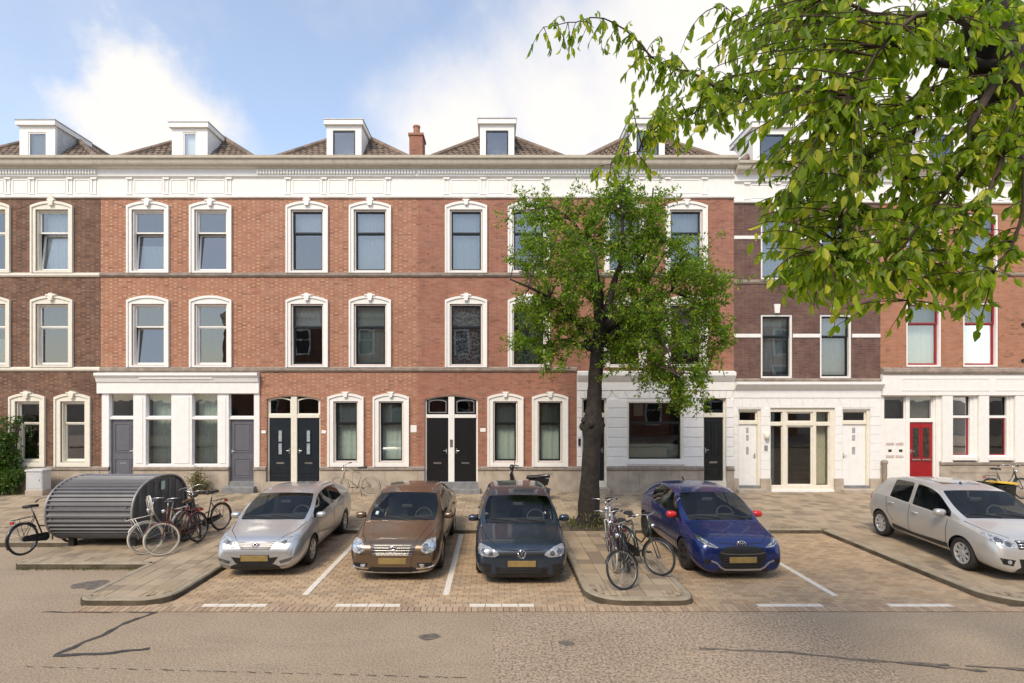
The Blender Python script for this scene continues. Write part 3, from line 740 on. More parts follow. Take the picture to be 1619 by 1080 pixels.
def dormer(house, x, zb, W=1.25, H=1.1, win=(0.8, 0.82), sash=dark_green, fm=white, y=0.32, depth=2.2, cheek=white, glz=None, wx=0.0, curtain=None):
    h = W / 2; z0 = zb + .1; H += .3; win = (win[0], win[1] + .3)
    b = MB(); b.xprism([(y, z0), (y + depth, z0 + depth * 1.0), (y + depth, z0 + H), (y, z0 + H)], -h, h)
    b = MB(); ww, wh = win[0] / 2, win[1]
    b.ring([(-h, z0), (h, z0), (h, z0 + H), (-h, z0 + H)], [(wx - ww, z0 + .08), (wx + ww, z0 + .08), (wx + ww, z0 + .08 + wh), (wx - ww, z0 + .08 + wh)], y, y + .1)
    o = b.build('dormer', fm, house, (x, 0, 0))
    for sx in (-1, 1):
        MB().xprism([(y + .1, z0), (y + H * 1.05 + .1, z0 + H), (y + .1, z0 + H)], sx * (h - .002), sx * (h - .05)).build('cheek', cheek, o)
    MB().box(-h - .07, h + .07, y - .1, y + H + .3, z0 + H, z0 + H + .17).build('flat_roof', fm, o)
    MB().box(-h - .09, h + .09, y - .12, y + H + .3, z0 + H + .17, z0 + H + .2).build('lead_edge', zinc, o)
    glazing(o, wx - ww, wx + ww, z0 + .08, z0 + .08 + wh, sash, glass, y + .02, .05, 'casement')
    if curtain: MB().box(wx - ww, wx + ww, y + .16, y + .17, z0 + .05, z0 + .1 + wh).build('blind', curtain, o)
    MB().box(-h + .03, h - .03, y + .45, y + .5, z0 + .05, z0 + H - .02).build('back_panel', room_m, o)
    return o

PLZ = FZ(738)                       # top of the stone base course
def house(pxa, pxb, label, wall_m, ztop=FZ(243) - 0.26):
    xc = FX((pxa + pxb) / 2); h = empty('terraced_house', (xc, FY, 0)); tag(h, label, 'house', 'terraced houses along the street')
    h['xc'] = xc
    return h, (lambda px: FX(px) - xc)
def shell(h, xa, xb, z0, z1, holes, m, depth=9.0, top=None):
    wall_mesh(xa, xb, z0, z1, holes).build('wall', m, h, recalc=False)
    b = MB(); t = top or z1
    b.add([(xa + .01, .225, 0), (xb - .01, .225, 0), (xb - .01, depth, 0), (xa + .01, depth, 0), (xa + .01, .225, t), (xb - .01, .225, t), (xb - .01, depth, t), (xa + .01, depth, t)],
          [(1, 2, 6, 5), (2, 3, 7, 6), (3, 0, 4, 7), (4, 5, 6, 7)])
    b.build('party_walls', m, h, recalc=False)
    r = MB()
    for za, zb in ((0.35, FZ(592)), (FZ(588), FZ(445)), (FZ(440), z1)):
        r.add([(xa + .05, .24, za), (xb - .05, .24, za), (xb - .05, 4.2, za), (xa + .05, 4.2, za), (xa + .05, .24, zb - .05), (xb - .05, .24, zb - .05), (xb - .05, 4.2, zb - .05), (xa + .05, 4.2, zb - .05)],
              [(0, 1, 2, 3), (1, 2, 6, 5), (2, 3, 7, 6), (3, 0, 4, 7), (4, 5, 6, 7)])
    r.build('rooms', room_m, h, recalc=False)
def band(h, xa, xb, pyt, pyb, m, proud=0.07, name='stone_band', breaks=None):
    xs = breaks or [xa, xb]
    for a, b in zip(xs, xs[1:]):
        MB().xprism([(0.003, FZ(pyb)), (-proud * .5, FZ(pyb)), (-proud, FZ(pyb) + .05), (-proud, FZ(pyt) - .02), (0.003, FZ(pyt) + .02)], a + .003, b - .003).build(name, m, h)
def plinth(h, xa, xb, skips, cap=True, m=stone, z1=PLZ, proud=0.05):
    xs = [xa] + [v for s in sorted(skips) for v in s] + [xb]
    for a, b in zip(xs[::2], xs[1::2]):
        if b - a < .04: continue
        n = max(1, round((b - a) / 1.3)); d = (b - a) / n
        for i in range(n): MB().fbox(a + d * i + .002, a + d * (i + 1) - .002, -proud, .05, 0.08, z1 - .13, .006).build('base_stone', m, h)
        MB().xprism([(0.02, z1 - .13), (-proud - .02, z1 - .13), (-proud - .04, z1 - .1), (-proud - .04, z1 - .03), (-.002, z1 + .02), (.02, z1 + .02)], a, b).build('base_coping', stone_d if cap else m, h)
def step(h, x0, x1, z1, y0=-.42, m=blue_stone):
    MB().cbox(x0, x1, y0, .2, WALK - .04, z1, .02).build('doorstep', m, h)
def plate(h, x, z, w_=.16, hh=.11, m=None, name='number_plate'):
    MB().fbox(x - w_ / 2, x + w_ / 2, -.02, 0.002, z - hh / 2, z + hh / 2, .006).build(name, m or white, h)

Z2, Z1, ZG = FZ(432), FZ(581), FZ(738)
ZT = FZ(243) - 0.245         # gutter top seen 0.55 m in front of the facade
ZW = ZT - 1.30               # brick ends behind the frieze foot

# ---- H0 dark brown house
h, x = house(-93, 159, 'dark brown brick terraced house with cream arched window surrounds on all floors', brickD)
a, b = x(-93), x(159)
ups = [(x(-15.5), Z2, None), (x(83.5), Z2, 'net'), (x(-15.5), Z1, 'low'), (x(83.5), Z1, None)]
gfs = [(x(44.5), ZG), (x(116), ZG), (x(-40), ZG)]
holes = [hole_of(u[0], u[1], UP) for u in ups] + [hole_of(u[0], u[1], GF) for u in gfs]
shell(h, a, b, 0.1, ZW + .5, holes, brickD)
for i, (ux, uz, c) in enumerate(ups): window(h, ux, uz, UP, cream, white, glass, c, tilt=R(7) if i == 1 else 0, key='shell' if i == 1 else 'scroll', seed=i)
for i, (ux, uz) in enumerate(gfs): window(h, ux, uz, GF, cream, cream, glass_lo, None, key='scroll', seed=i)
band(h, a, b, 432, 438, cream); band(h, a, b, 581, 587, cream)
plinth(h, a, b, [])
cornice(h, a, b, ZT, (x(-93), x(157)), panels=[x(p) for p in (-50, 14, 52, 112, 150)])
roof(h, b - a, ZT - .1); dormer(h, x(47), ZT - .1, 1.3, 1.1, (0.68, 0.8), white, white, cheek=M_plain('grey_dormer_cheek', (0.5, 0.5, 0.5), 0.7), curtain=curtain_b)

# ---- H1 shopfront house
h, x = house(160, 412, 'orange patterned brick terraced house with white pilastered shopfront and slate grey doors', brickA)
a, b = x(159.3), x(412)
ups = [(x(235), Z2, 'low'), (x(334), Z2, None), (x(235), Z1, None), (x(334), Z1, None)]
SH0, SH1 = FZ(738), FZ(622)
sh_hole = (x(164), x(409), 0.16, SH1 + .02)
shell(h, a, b, 0.1, ZW + .5, [hole_of(u[0], u[1], UP) for u in ups] + [sh_hole], brickA)
for i, (ux, uz, c) in enumerate(ups): window(h, ux, uz, UP, white, white, glass, c, tilt=R(5) if i in (0, 1, 2) else 0, key='scroll' if i < 2 else None, seed=i + 10)
band(h, a, b, 432, 438, stone_d); band(h, a, b, 581, 588, stone_d)
MB().xprism([(0.0, FZ(622)), (-.1, FZ(622)), (-.1, FZ(605)), (-.14, FZ(604)), (-.18, FZ(598)), (-.26, FZ(594)), (-.26, FZ(590)), (0, FZ(589))], x(156), x(411)).build('shop_cornice', white2, h)
MB().fbox(x(225), x(340), -.2, -.175, FZ(599.5), FZ(597), .004).build('cornice_bead', white2, h)
for p0, p1, name in ((162, 173.5, 'pilaster'), (211.5, 231.5, 'pilaster'), (271.5, 304.5, 'pilaster'), (344.5, 362.5, 'pilaster'), (402, 411, 'pilaster')):
    o = MB().fbox(x(p0), x(p1), -.036, .2, SH0 - .02 if p0 in (211.5, 271.5, 344.5) else 0.3, SH1 + .01, .01).build(name, white2, h)
    if p1 - p0 > 15: MB().fbox(x(p0) + .1, x(p1) - .1, -.052, -.034, SH0 + .12, SH1 - .12, .008).build('raised_panel', white2, o)
for i, (p0, p1) in enumerate(((231.5, 271.5), (304.5, 344.5))):
    wz = inst('window', MB().box(x(p0), x(p1), -.03, .2, SH0 - .02, SH0 + .07).mesh('sill', white2), h)
    MB().box(x(p0), x(p1), -.02, .2, FZ(663), FZ(659)).build('transom', white2, wz)
    glazing(wz, x(p0), x(p1), SH0 + .07, FZ(663), white2, glass_lo, .06, .03, 'shop_light'); glazing(wz, x(p0), x(p1), FZ(659), SH1, white2, glass_lo, .06, .03, 'top_light')
    pleats(x(p0), x(p1), SH0, SH1, .015, .14, i).build('curtain', curtain_g, wz, (0, .4, 0), smooth=True)
for i, (p0, p1) in enumerate(((173.5, 211.5), (362.5, 402))):
    MB().box(x(p0), x(p1), 0.0, .2, FZ(663), FZ(659)).build('transom', white2, h)
    glazing(h, x(p0), x(p1), FZ(659), SH1, white2, glass_lo, .06, .03); door(h, x(p0), x(p1), FZ(761), FZ(663), grey_paint, .08, 1 if i == 0 else -1, i == 0, 'panel2')
    step(h, x(p0) - .12, x(p1) + .1, FZ(768), -.3); MB().box(x(p0), x(p1), -.02, .2, FZ(768) - .01, FZ(761)).build('threshold', blue_stone, h)
plinth(h, a, b, [(x(173.5), x(211.5)), (x(362.5), x(402))], m=stone)
MB().box(x(211.5), x(362.5), .06, .2, .1, SH0 - .02).build('base_wall', stone, h)
cornice(h, a, b, ZT, None, panels=[x(p) for p in (206, 264, 304, 363)])
roof(h, b - a, ZT - .1); dormer(h, x(292), ZT - .1, 1.3, 1.02, (0.5, 0.8), white, white, curtain=curtain_w, wx=0.0)
MB().lathe([(.09, 0), (.09, .28), (.14, .3), (.14, .36), (.1, .38), (.13, .44), (.05, .5), (0, .5)], 14).build('roof_vent', plastic, h, (x(203), .6, ZT - .1), smooth=False)

def brick_door_pair(h, x, p0, p1, dm, fm, style, wall_m, mid=None):
    """two doors side by side under a segmental brick arch"""
    zt = FZ(631); rise = .13; za = x(p0); zb = x(p1); mid = (za + zb) / 2; hw = .11
    f = MB(); loop = archloop(za, zb, .3, zt, rise)
    f.ring(loop, archloop(za + .06, zb - .06, .3, zt - .04, rise), .09, .2); f.build('door_frame', fm, h)
    sp = MB(); ar = arc(za, zb, zt, rise); sp.prism(ar + [(zb, zt + rise + .02), (za, zt + rise + .02)], 0.0, .2); sp.build('arch_brickwork', wall_m, h)
    MB().fbox(mid - hw, mid + hw, .04, .2, .3, zt + rise - .03, .01).build('centre_post', fm, h)
    MB().fbox(za + .05, zb - .05, .055, .2, FZ(661), FZ(655.5), .008).build('transom', fm, h)
    for i, (d0, d1) in enumerate(((za + .06, mid - hw), (mid + hw, zb - .06))):
        glazing(h, d0, d1, FZ(655.5), zt - .02, dark_green if fm is white else fm, glass_lo, .1, .04, 'fanlight', 0.07)
        if style == 'plain': MB().ring(archloop(d0 + .07, d1 - .07, FZ(655.5) + .06, zt - .07, .05), archloop(d0 + .1, d1 - .1, FZ(655.5) + .09, zt - .1, .05), .085, .1).build('inner_casement', zinc, h)
        door(h, d0, d1, FZ(762), FZ(661), dm, .1, 1 if i == 0 else -1, True, style)
    MB().cbox(za - .02, zb + .02, -.06, .2, WALK - .02, FZ(762), .01).build('threshold', stone if style != 'plain' else blue_stone, h)

# ---- H2 patterned house with a pair of doors
h, x = house(412, 661, 'orange patterned brick terraced house with paired navy doors and shell crests over the top windows', brickB)
a, b = x(412), x(661)
ups = [(x(486), Z2, 'half'), (x(585.5), Z2, 'net'), (x(486), Z1, 'half'), (x(585.5), Z1, 'green')]
gfs = [(x(547), ZG, 'green'), (x(618.5), ZG, 'green')]
shell(h, a, b, 0.1, ZW + .5, [hole_of(u[0], u[1], UP) for u in ups] + [hole_of(u[0], u[1], GF) for u in gfs] + [(x(421.5), x(506.5), .14, FZ(631) + .15)], brickB)
for i, (ux, uz, c) in enumerate(ups): window(h, ux, uz, UP, white, dark_green, glass, c, key='shell' if i < 2 else 'scroll', seed=i + 20)
for i, (ux, uz, c) in enumerate(gfs): window(h, ux, uz, GF, white, dark_green, glass_lo, c, key='plain', seed=i + 24)
brick_door_pair(h, x, 421.5, 506.5, navy_paint, cream, 'lights', brickB)
step(h, x(424), x(505), FZ(771), -.35)
band(h, a, b, 432, 438, stone_d); band(h, a, b, 581, 588, stone_d); plinth(h, a, b, [(x(421.5), x(506.5))])
for p in (417, 512): plate(h, x(p), FZ(683))
plate(h, x(654), FZ(678), .22, .26, name='wall_sign')
cornice(h, a, b, ZT, (x(408), b), panels=[x(p) for p in (456, 513, 554, 614)])
roof(h, b - a, ZT - .1); dormer(h, x(540), ZT - .1, 1.27, 1.12, (0.82, 0.86), dark_green, white, curtain=None)
ch = MB(); ch.box(-.25, .25, 0, .75, 0, 1.5); cho = ch.build('chimney', brickC, h, (x(651), 1.0, ZT - .1))
cc = MB(); cc.box(-.29, .29, -.04, .79, 1.5, 1.58); cc.build('chimney_cap', terracotta, cho)
MB().lathe([(.13, 1.58), (.12, 1.85), (.14, 1.87), (.14, 1.93), (.1, 1.95), (0, 1.95)], 12).build('chimney_pot', terracotta, cho, (0, .2, 0), smooth=False)

# ---- H3 plain red house
h, x = house(661, 912, 'plain red brick terraced house with paired black doors and white arched window surrounds', brickC)
a, b = x(661), x(912)
ups = [(x(737), Z2, 'net'), (x(836), Z2, 'half'), (x(737), Z1, 'lace'), (x(836), Z1, 'lace')]
gfs = [(x(799), ZG, 'green'), (x(869.5), ZG, 'green')]
shell(h, a, b, 0.1, ZW + .5, [hole_of(u[0], u[1], UP) for u in ups] + [hole_of(u[0], u[1], GF) for u in gfs] + [(x(671.5), x(755.5), .14, FZ(631) + .15)], brickC)
for i, (ux, uz, c) in enumerate(ups): window(h, ux, uz, UP, white, dark_green, glass, c, key='plain' if i < 2 else 'scroll', seed=i + 30)
for i, (ux, uz, c) in enumerate(gfs): window(h, ux, uz, GF, white, dark_green, glass_lo, c, key='plain', seed=i + 34)
brick_door_pair(h, x, 671.5, 755.5, black_paint, white, 'plain', brickC)
step(h, x(672), x(760), FZ(771), -.42)
it = MB(); it.fbox(x(713.5) - .05, x(713.5) + .05, .02, .045, FZ(707), FZ(695), .005); it.build('intercom', steel, h)
band(h, a, b, 432, 438, stone_d); band(h, a, b, 581, 588, stone_d); plinth(h, a, b, [(x(671.5), x(755.5))])
plate(h, x(763.5), FZ(680), .2, .13)
cornice(h, a, b, ZT, (a, b), panels=[x(p) for p in (706, 764, 805, 864)])
roof(h, b - a, ZT - .1); dormer(h, x(786), ZT - .1, 1.25, 1.15, (0.82, 0.86), dark_green, white)

# ---- H4 red house over a white rusticated ground floor
h, x = house(912, 1160, 'red brick terraced house behind the street tree with white rusticated stone ground floor', brickC)
a, b = x(912), x(1160)
ups = [(x(988), Z2, 'side'), (x(1084.5), Z2, 'net'), (x(988), Z1, None), (x(1084.5), Z1, None)]
GZ = FZ(604)
shell(h, a, b, GZ, ZW + .5, [hole_of(u[0], u[1], UP) for u in ups], brickC)
for i, (ux, uz, c) in enumerate(ups): window(h, ux, uz, UP, white, dark_green, glass, c, key='plain', seed=i + 40)
band(h, a, b, 432, 438, stone_d)
opn = [(x(920.5), x(959), .14, FZ(627)), (x(992), x(1080), FZ(728), FZ(635)), (x(1112), x(1148), .14, FZ(627))]
wall_mesh(a, b, .1, GZ, opn, .25).build('ground_floor_wall', white2, h, recalc=False)
zc = [FZ(738) + i * (FZ(630) - FZ(738)) / 7 for i in range(8)]
for p0, p1 in ((912.5, 920.3), (959.3, 991.5), (1080.5, 1111.7), (1148.3, 1159.5)):
    for z0, z1 in zip(zc, zc[1:]): MB().fbox(x(p0), x(p1), -.035, .004, z0 + .012, z1 - .012, .014).build('rustic_block', white2, h)
for c0, c1, n in ((912.5, 966, 5), (967, 1104, 7), (1105, 1159.5, 5)):       # voussoirs over the openings
    for i in range(n):
        t0, t1 = lerp(c0, c1, i / n), lerp(c0, c1, (i + 1) / n); cm = (c0 + c1) / 2; k = .86
        q0, q1 = cm + (t0 - cm) * k, cm + (t1 - cm) * k; zb_ = zc[-1] + .012
        MB().prism([(x(q0) + .006, zb_), (x(q1) - .006, zb_), (x(t1) - .006, FZ(618)), (x(t0) + .006, FZ(618))], -.03, .004).build('voussoir', white2, h)
MB().xprism([(0.0, FZ(617)), (-.05, FZ(617)), (-.06, FZ(604)), (-.1, FZ(602)), (-.16, FZ(598)), (-.22, FZ(594)), (-.22, FZ(589)), (-.02, FZ(586.5)), (0, FZ(586.5))], a + .003, b).build('ground_floor_cornice', white2, h)
for i, (p0, p1) in enumerate(((920.5, 959), (1112, 1148))):
    MB().ring(archloop(x(p0), x(p1), .3, FZ(630.5), .07), archloop(x(p0) + .06, x(p1) - .06, .3, FZ(633), .07), .1, .25).build('door_frame', cream, h)
    glazing(h, x(p0) + .06, x(p1) - .06, FZ(653), FZ(634), dark_green, glass_lo, .13, .03, 'fanlight', .06)
    MB().fbox(x(p0) + .05, x(p1) - .05, .08, .25, FZ(660), FZ(653), .01).build('transom', cream, h)
    door(h, x(p0) + .06, x(p1) - .06, FZ(761), FZ(660), dark_green, .14, 1 if i == 0 else -1, i == 1, 'tallpanel')
    MB().box(x(p0), x(p1), -.03, .25, WALK - .02, FZ(761)).build('threshold', cream, h); step(h, x(p0) - .08, x(p1) + .05, FZ(770), -.3, stone)
wn = inst('window', MB().ring([(x(992), FZ(728)), (x(1080), FZ(728)), (x(1080), FZ(635)), (x(992), FZ(635))], [(x(994.5), FZ(726)), (x(1077), FZ(726)), (x(1077), FZ(637)), (x(994.5), FZ(637))], .02, .2).mesh('window_frame', cream), h)
MB().box(x(990), x(1083), -.07, .2, FZ(734), FZ(728) + .003).build('sill', white2, wn)
glazing(wn, x(994.5), x(1077), FZ(669), FZ(637), dark_green, glass_lo, .1, .045, 'top_light'); glazing(wn, x(994.5), x(1077), FZ(726), FZ(669), dark_green, glass_lo, .12, .045, 'large_light')
MB().box(x(996), x(1076), .32, .33, FZ(727), FZ(703)).build('frosted_screen', curtain_g, wn)
MB().box(x(1019), x(1035), 1.5, 1.56, FZ(660), FZ(638)).build('room_fitting', curtain_w, wn)
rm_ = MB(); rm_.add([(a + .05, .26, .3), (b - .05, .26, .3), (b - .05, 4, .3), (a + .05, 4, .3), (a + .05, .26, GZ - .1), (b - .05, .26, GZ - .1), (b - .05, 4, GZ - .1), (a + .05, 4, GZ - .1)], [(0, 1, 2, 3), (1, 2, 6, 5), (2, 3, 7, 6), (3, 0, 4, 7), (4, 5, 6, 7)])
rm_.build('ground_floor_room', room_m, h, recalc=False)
plinth(h, a, b, [(x(920.5), x(959)), (x(1112), x(1148))])
plate(h, x(968), FZ(680), .18, .2, cream); plate(h, x(1105), FZ(683), .14, .1, cream)
MB().fbox(x(914), x(918), -.06, .002, FZ(705), FZ(693), .01).build('intercom', plastic, h)
cornice(h, a, b, ZT, (a, b), panels=[x(p) for p in (956, 1014, 1055, 1113)])
roof(h, b - a, ZT - .1); dormer(h, x(1028), ZT - .1, 1.25, 1.15, (0.82, 0.86), dark_green, white)

# ---- H5 purple brown house, white boarded ground floor
h, x = house(1160, 1392, 'purple brown brick terraced house with white bands over a white ground floor', brickE)
a, b = x(1160), x(1392)
ZT5 = ZT - .18; G5 = FZ(617)
def plain_hole(p0, p1, t, b_): return (x(p0), x(p1), FZ(b_), FZ(t))
hs = [plain_hole(1203, 1253, 497, 598), plain_hole(1296.5, 1346.5, 497, 598), plain_hole(1203, 1253, 344, 442), plain_hole(1296.5, 1346.5, 344, 442)]
shell(h, a, b, G5, ZW + .4, hs, brickE)
def box_window(h, hole, fm, sm, gl, cur, seed, key=True, split=.66, arch=0.0):
    x0, x1, z0, z1 = hole; cx = (x0 + x1) / 2; w2 = (x1 - x0) / 2; H = z1 - z0
    wo = inst('window', MB().ring([(-w2 + .004, .0), (w2 - .004, .0), (w2 - .004, H - .004), (-w2 + .004, H - .004)], [(-w2 + .07, .07), (w2 - .07, .07), (w2 - .07, H - .07), (-w2 + .07, H - .07)], .03, .17).mesh('window_frame', fm), h, (cx, 0, z0))
    MB().box(-w2 - .03, w2 + .03, -.07, .1, -.07, 0.003).build('sill', stone_d, wo)
    if key: inst('keystone', shared(('keystone5', fm.name), lambda: MB().prism([(-.08, 0), (.08, 0), (.11, .32), (-.11, .32)], -.05, .005), fm), wo, (0, 0, H + .04))
    sash_set(wo, 2 * w2 - .14, .07, H - .07, split, sm, gl, 0, .1)
    if cur: curtains(wo, 2 * w2 - .14, .07, H - .07, cur, seed)
for i, hh_ in enumerate(hs): box_window(h, hh_, white, dark_green, glass, ('net', 'net', 'net', None)[i], 50 + i)
for pt, pb in ((373, 378.5), (528, 534)):
    for p0, p1 in ((1160.5, 1202.5), (1253.5, 1296), (1347, 1391.5)): MB().fbox(x(p0), x(p1), -.03, .004, FZ(pb), FZ(pt), .01).build('white_band', white, h)
band(h, a, b, 443, 449, stone_d, .05); band(h, a, b, 599, 603.5, stone_d, .05)
MB().xprism([(0, FZ(629)), (-.03, FZ(629)), (-.03, FZ(617)), (-.1, FZ(615)), (-.2, FZ(610)), (-.24, FZ(608)), (-.24, FZ(604)), (0, FZ(603.5))], a + .003, b).build('ground_floor_cornice', white2, h)
opn = [(x(1167), x(1203), .16, FZ(647)), (x(1218), x(1320), .2, FZ(645)), (x(1332), x(1376), .16, FZ(647))]
wall_mesh(a, b, .1, G5 + .01, opn, .25).build('ground_floor_wall', white2, h, recalc=False)
zr = [FZ(757) + i * (FZ(645) - FZ(757)) / 8 for i in range(9)]
for p0, p1 in ((1160.5, 1166.7), (1203.3, 1217.7), (1320.3, 1331.7), (1376.3, 1391.7)):
    for z0, z1 in zip(zr, zr[1:]): MB().fbox(x(p0), x(p1), -.018, .004, z0 + .006, z1 - .006, .007).build('facing_block', white2, h)
    MB().fbox(x(p0) - .02, x(p1) + .02, -.06, .05, .09, FZ(757), .008).build('base_stone', stone, h)
for c0, c1, n in ((1160.5, 1211, 4), (1212, 1326, 6), (1327, 1391.5, 4)):
    for i in range(n):
        t0, t1 = lerp(c0, c1, i / n), lerp(c0, c1, (i + 1) / n); cm = (c0 + c1) / 2; k = .9; q0, q1 = cm + (t0 - cm) * k, cm + (t1 - cm) * k
        MB().prism([(x(q0) + .004, zr[-1] + .006), (x(q1) - .004, zr[-1] + .006), (x(t1) - .004, FZ(630)), (x(t0) + .004, FZ(630))], -.016, .004).build('voussoir', white2, h)
for i, (p0, p1) in enumerate(((1167, 1203), (1332, 1376))):
    q1 = p1 - 4
    MB().ring([(x(p0), .2), (x(p1), .2), (x(p1), FZ(647)), (x(p0), FZ(647))], [(x(p0) + .05, .2), (x(q1), .2), (x(q1), FZ(650)), (x(p0) + .05, FZ(650))], .06, .24).build('door_frame', cream, h)
    glazing(h, x(p0) + .05, x(q1), FZ(667), FZ(650), cream, glass_lo, .12, .05); MB().box(x(p0) + .05, x(q1), .08, .24, FZ(671), FZ(667)).build('transom', cream, h)
    door(h, x(p0) + .05, x(q1), FZ(768), FZ(671), white2, .13, 1 if i == 0 else -1, False, 'whitepvc')
    MB().box(x(p0), x(p1), -.02, .24, WALK - .02, FZ(768)).build('threshold', blue_stone, h); step(h, x(p0) - .1, x(p1) + .06, FZ(772), -.3, stone)
fw = inst('window', MB().ring([(x(1218), .2), (x(1320), .2), (x(1320), FZ(645)), (x(1218), FZ(645))], [(x(1219.5), .33), (x(1313), .33), (x(1313), FZ(651)), (x(1219.5), FZ(651))], .05, .22).mesh('window_frame', cream), h)
for p0, p1 in ((1238.5, 1245), (1287, 1292)): MB().box(x(p0), x(p1), .06, .2, .33, FZ(651)).build('mullion', cream, fw)
MB().box(x(1219.5), x(1313), .055, .2, FZ(673), FZ(668)).build('transom', cream, fw)
for p0, p1 in ((1219.5, 1238.5), (1245, 1287), (1292, 1313)):
    t = .06 if p0 == 1245 else .02
    glazing(fw, x(p0), x(p1), FZ(668), FZ(651), cream, glass_lo, .1, t, 'top_light'); glazing(fw, x(p0), x(p1), .33, FZ(673), cream, glass_lo, .1, t, 'tall_light')
pleats(x(1219), x(1232), .3, FZ(651), .02, .1, 5).build('curtain', curtain_g, fw, (0, .36, 0), smooth=True)
pleats(x(1291), x(1314), .3, FZ(651), .03, .09, 6).build('curtain', curtain_b, fw, (0, .36, 0), smooth=True)
pleats(x(1245), x(1256), .3, FZ(651), .025, .08, 7).build('curtain', curtain_w, fw, (0, .38, 0), smooth=True)
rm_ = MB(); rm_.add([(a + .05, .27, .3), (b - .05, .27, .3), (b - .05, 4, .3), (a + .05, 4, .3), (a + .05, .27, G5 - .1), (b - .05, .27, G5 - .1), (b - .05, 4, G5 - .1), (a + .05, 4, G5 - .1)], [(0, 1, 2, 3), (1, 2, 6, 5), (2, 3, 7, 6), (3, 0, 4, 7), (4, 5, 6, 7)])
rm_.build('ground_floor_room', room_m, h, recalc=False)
lp = MB(); lp.lathe([(0, -.1), (.06, -.1), (.085, -.02), (.085, .1), (.05, .14), (0, .14)], 12); lp.build('wall_lamp', cream, h, (x(1210.5), -.1, FZ(690)), smooth=True)
MB().fbox(x(1208), x(1213), -.05, .002, FZ(712), FZ(704), .01).build('intercom', zinc, h)
cornice(h, a, b, ZT5, None, white, gutter_m, panels=[x(p) for p in (1180, 1228, 1322, 1372)])
roof(h, b - a, ZT5 - .1); dormer(h, x(1228), ZT5 - .1, 1.4, 1.2, (0.9, 0.9), dark_green, white)

# ---- H6 orange house with red door
h, x = house(1392, 1645, 'orange brick terraced house with red front door and red sashes on a white ground floor', brickF)
a, b = x(1392), x(1645)
G6 = FZ(625)
hs = [plain_hole(1433, 1489, 478, 580), plain_hole(1523, 1579, 478, 580), plain_hole(1433, 1489, 338, 431), plain_hole(1523, 1579, 338, 431)]
shell(h, a, b, G6, ZW + .4, hs, brickF)
for i, hh_ in enumerate(hs): box_window(h, hh_, white, dkred_paint, glass, ('green', 'green', 'net', 'net')[i], 60 + i, key=False, split=.68)
band(h, a, b, 432, 437, stone_d, .06)
MB().xprism([(0, FZ(592)), (-.16, FZ(592)), (-.2, FZ(588)), (-.18, FZ(584)), (0, FZ(581))], a + .003, b).build('ground_floor_cornice', stone_d, h)
fa = MB().box(a + .006, b - .006, -.12, .004, G6, FZ(592) - .003).build('fascia_board', white, h)
for p0, p1 in ((1422, 1560), (1568, 1640)):
    MB().ring([(x(p0), FZ(618)), (x(p1), FZ(618)), (x(p1), FZ(598)), (x(p0), FZ(598))], [(x(p0) + .03, FZ(618) + .03), (x(p1) - .03, FZ(618) + .03), (x(p1) - .03, FZ(598) - .03), (x(p0) + .03, FZ(598) - .03)], -.135, -.118).build('fascia_panel', white, fa)
opn = [(x(1398), x(1480), .16, FZ(626)), (x(1504), x(1539), FZ(722), FZ(626)), (x(1561), x(1597), FZ(722), FZ(626))]
wall_mesh(a, b, .1, G6 + .01, opn, .25).build('ground_floor_wall', white, h, recalc=False)
for p0, p1 in ((1487, 1503.5), (1544.5, 1560.5), (1601.5, 1644)): MB().fbox(x(p0), x(p1), -.1, .004, FZ(731), G6 - .002, .015).build('pilaster', white, h)
MB().box(x(1399), x(1434), .08, .24, .16, FZ(663.5)).build('side_panel', white, h)
MB().box(x(1433.5), x(1440), .05, .24, .161, FZ(626) - .003).build('door_post', white, h); MB().box(x(1477.5), x(1480), .05, .24, .16, FZ(626) - .003).build('door_post', white, h)
MB().box(x(1440), x(1477.5), .06, .24, FZ(667.5), FZ(663)).build('transom', white, h)
glazing(h, x(1399), x(1433.5), FZ(663.5), FZ(626), white, glass_lo, .1, .03); glazing(h, x(1440), x(1477.5), FZ(663), FZ(626), white, glass_lo, .1, .03)
MB().box(x(1399), x(1478), .3, .31, FZ(667), FZ(624)).build('hall_blind', M_plain('olive_blind', (0.16, 0.15, 0.12), 0.9), h)
door(h, x(1440), x(1477.5), FZ(757), FZ(667.5), red_paint, .1, -1, False, 'redpanel')
MB().box(x(1398), x(1480), -.02, .24, WALK - .02, FZ(757)).build('threshold', stone, h)
for zpy in (702, 722):
    for p in (1403.5, 1418.5): MB().fbox(x(p), x(p) + .28, .065, .082, FZ(zpy + 2), FZ(zpy - 2), .004).build('letterbox', M_plain('pinkish_steel', (0.55, 0.45, 0.42), 0.5), h)
for p in (1407, 1424): MB().fbox(x(p), x(p) + .12, .07, .082, FZ(715), FZ(711), .004).build('bell_plate', plastic, h)
for p0, p1 in ((1504, 1539), (1561, 1597)):
    wo = inst('window', MB().ring([(x(p0), FZ(722)), (x(p1), FZ(722)), (x(p1), FZ(626)), (x(p0), FZ(626))], [(x(p0) + .05, FZ(720)), (x(p1) - .1, FZ(720)), (x(p1) - .1, FZ(627)), (x(p0) + .05, FZ(627))], .03, .2).mesh('window_frame', white), h)
    MB().box(x(p0) - .05, x(p1) + .05, -.12, .1, FZ(727), FZ(722) + .003).build('sill', white, wo); MB().box(x(p0) + .05, x(p1) - .1, .06, .2, FZ(661), FZ(657)).build('transom', white, wo)
    glazing(wo, x(p0) + .05, x(p1) - .1, FZ(657), FZ(627), dark_green, glass_lo, .1, .03, 'top_light'); glazing(wo, x(p0) + .05, x(p1) - .1, FZ(720), FZ(661), dkred_paint, glass_lo, .1, .035, 'tall_light')
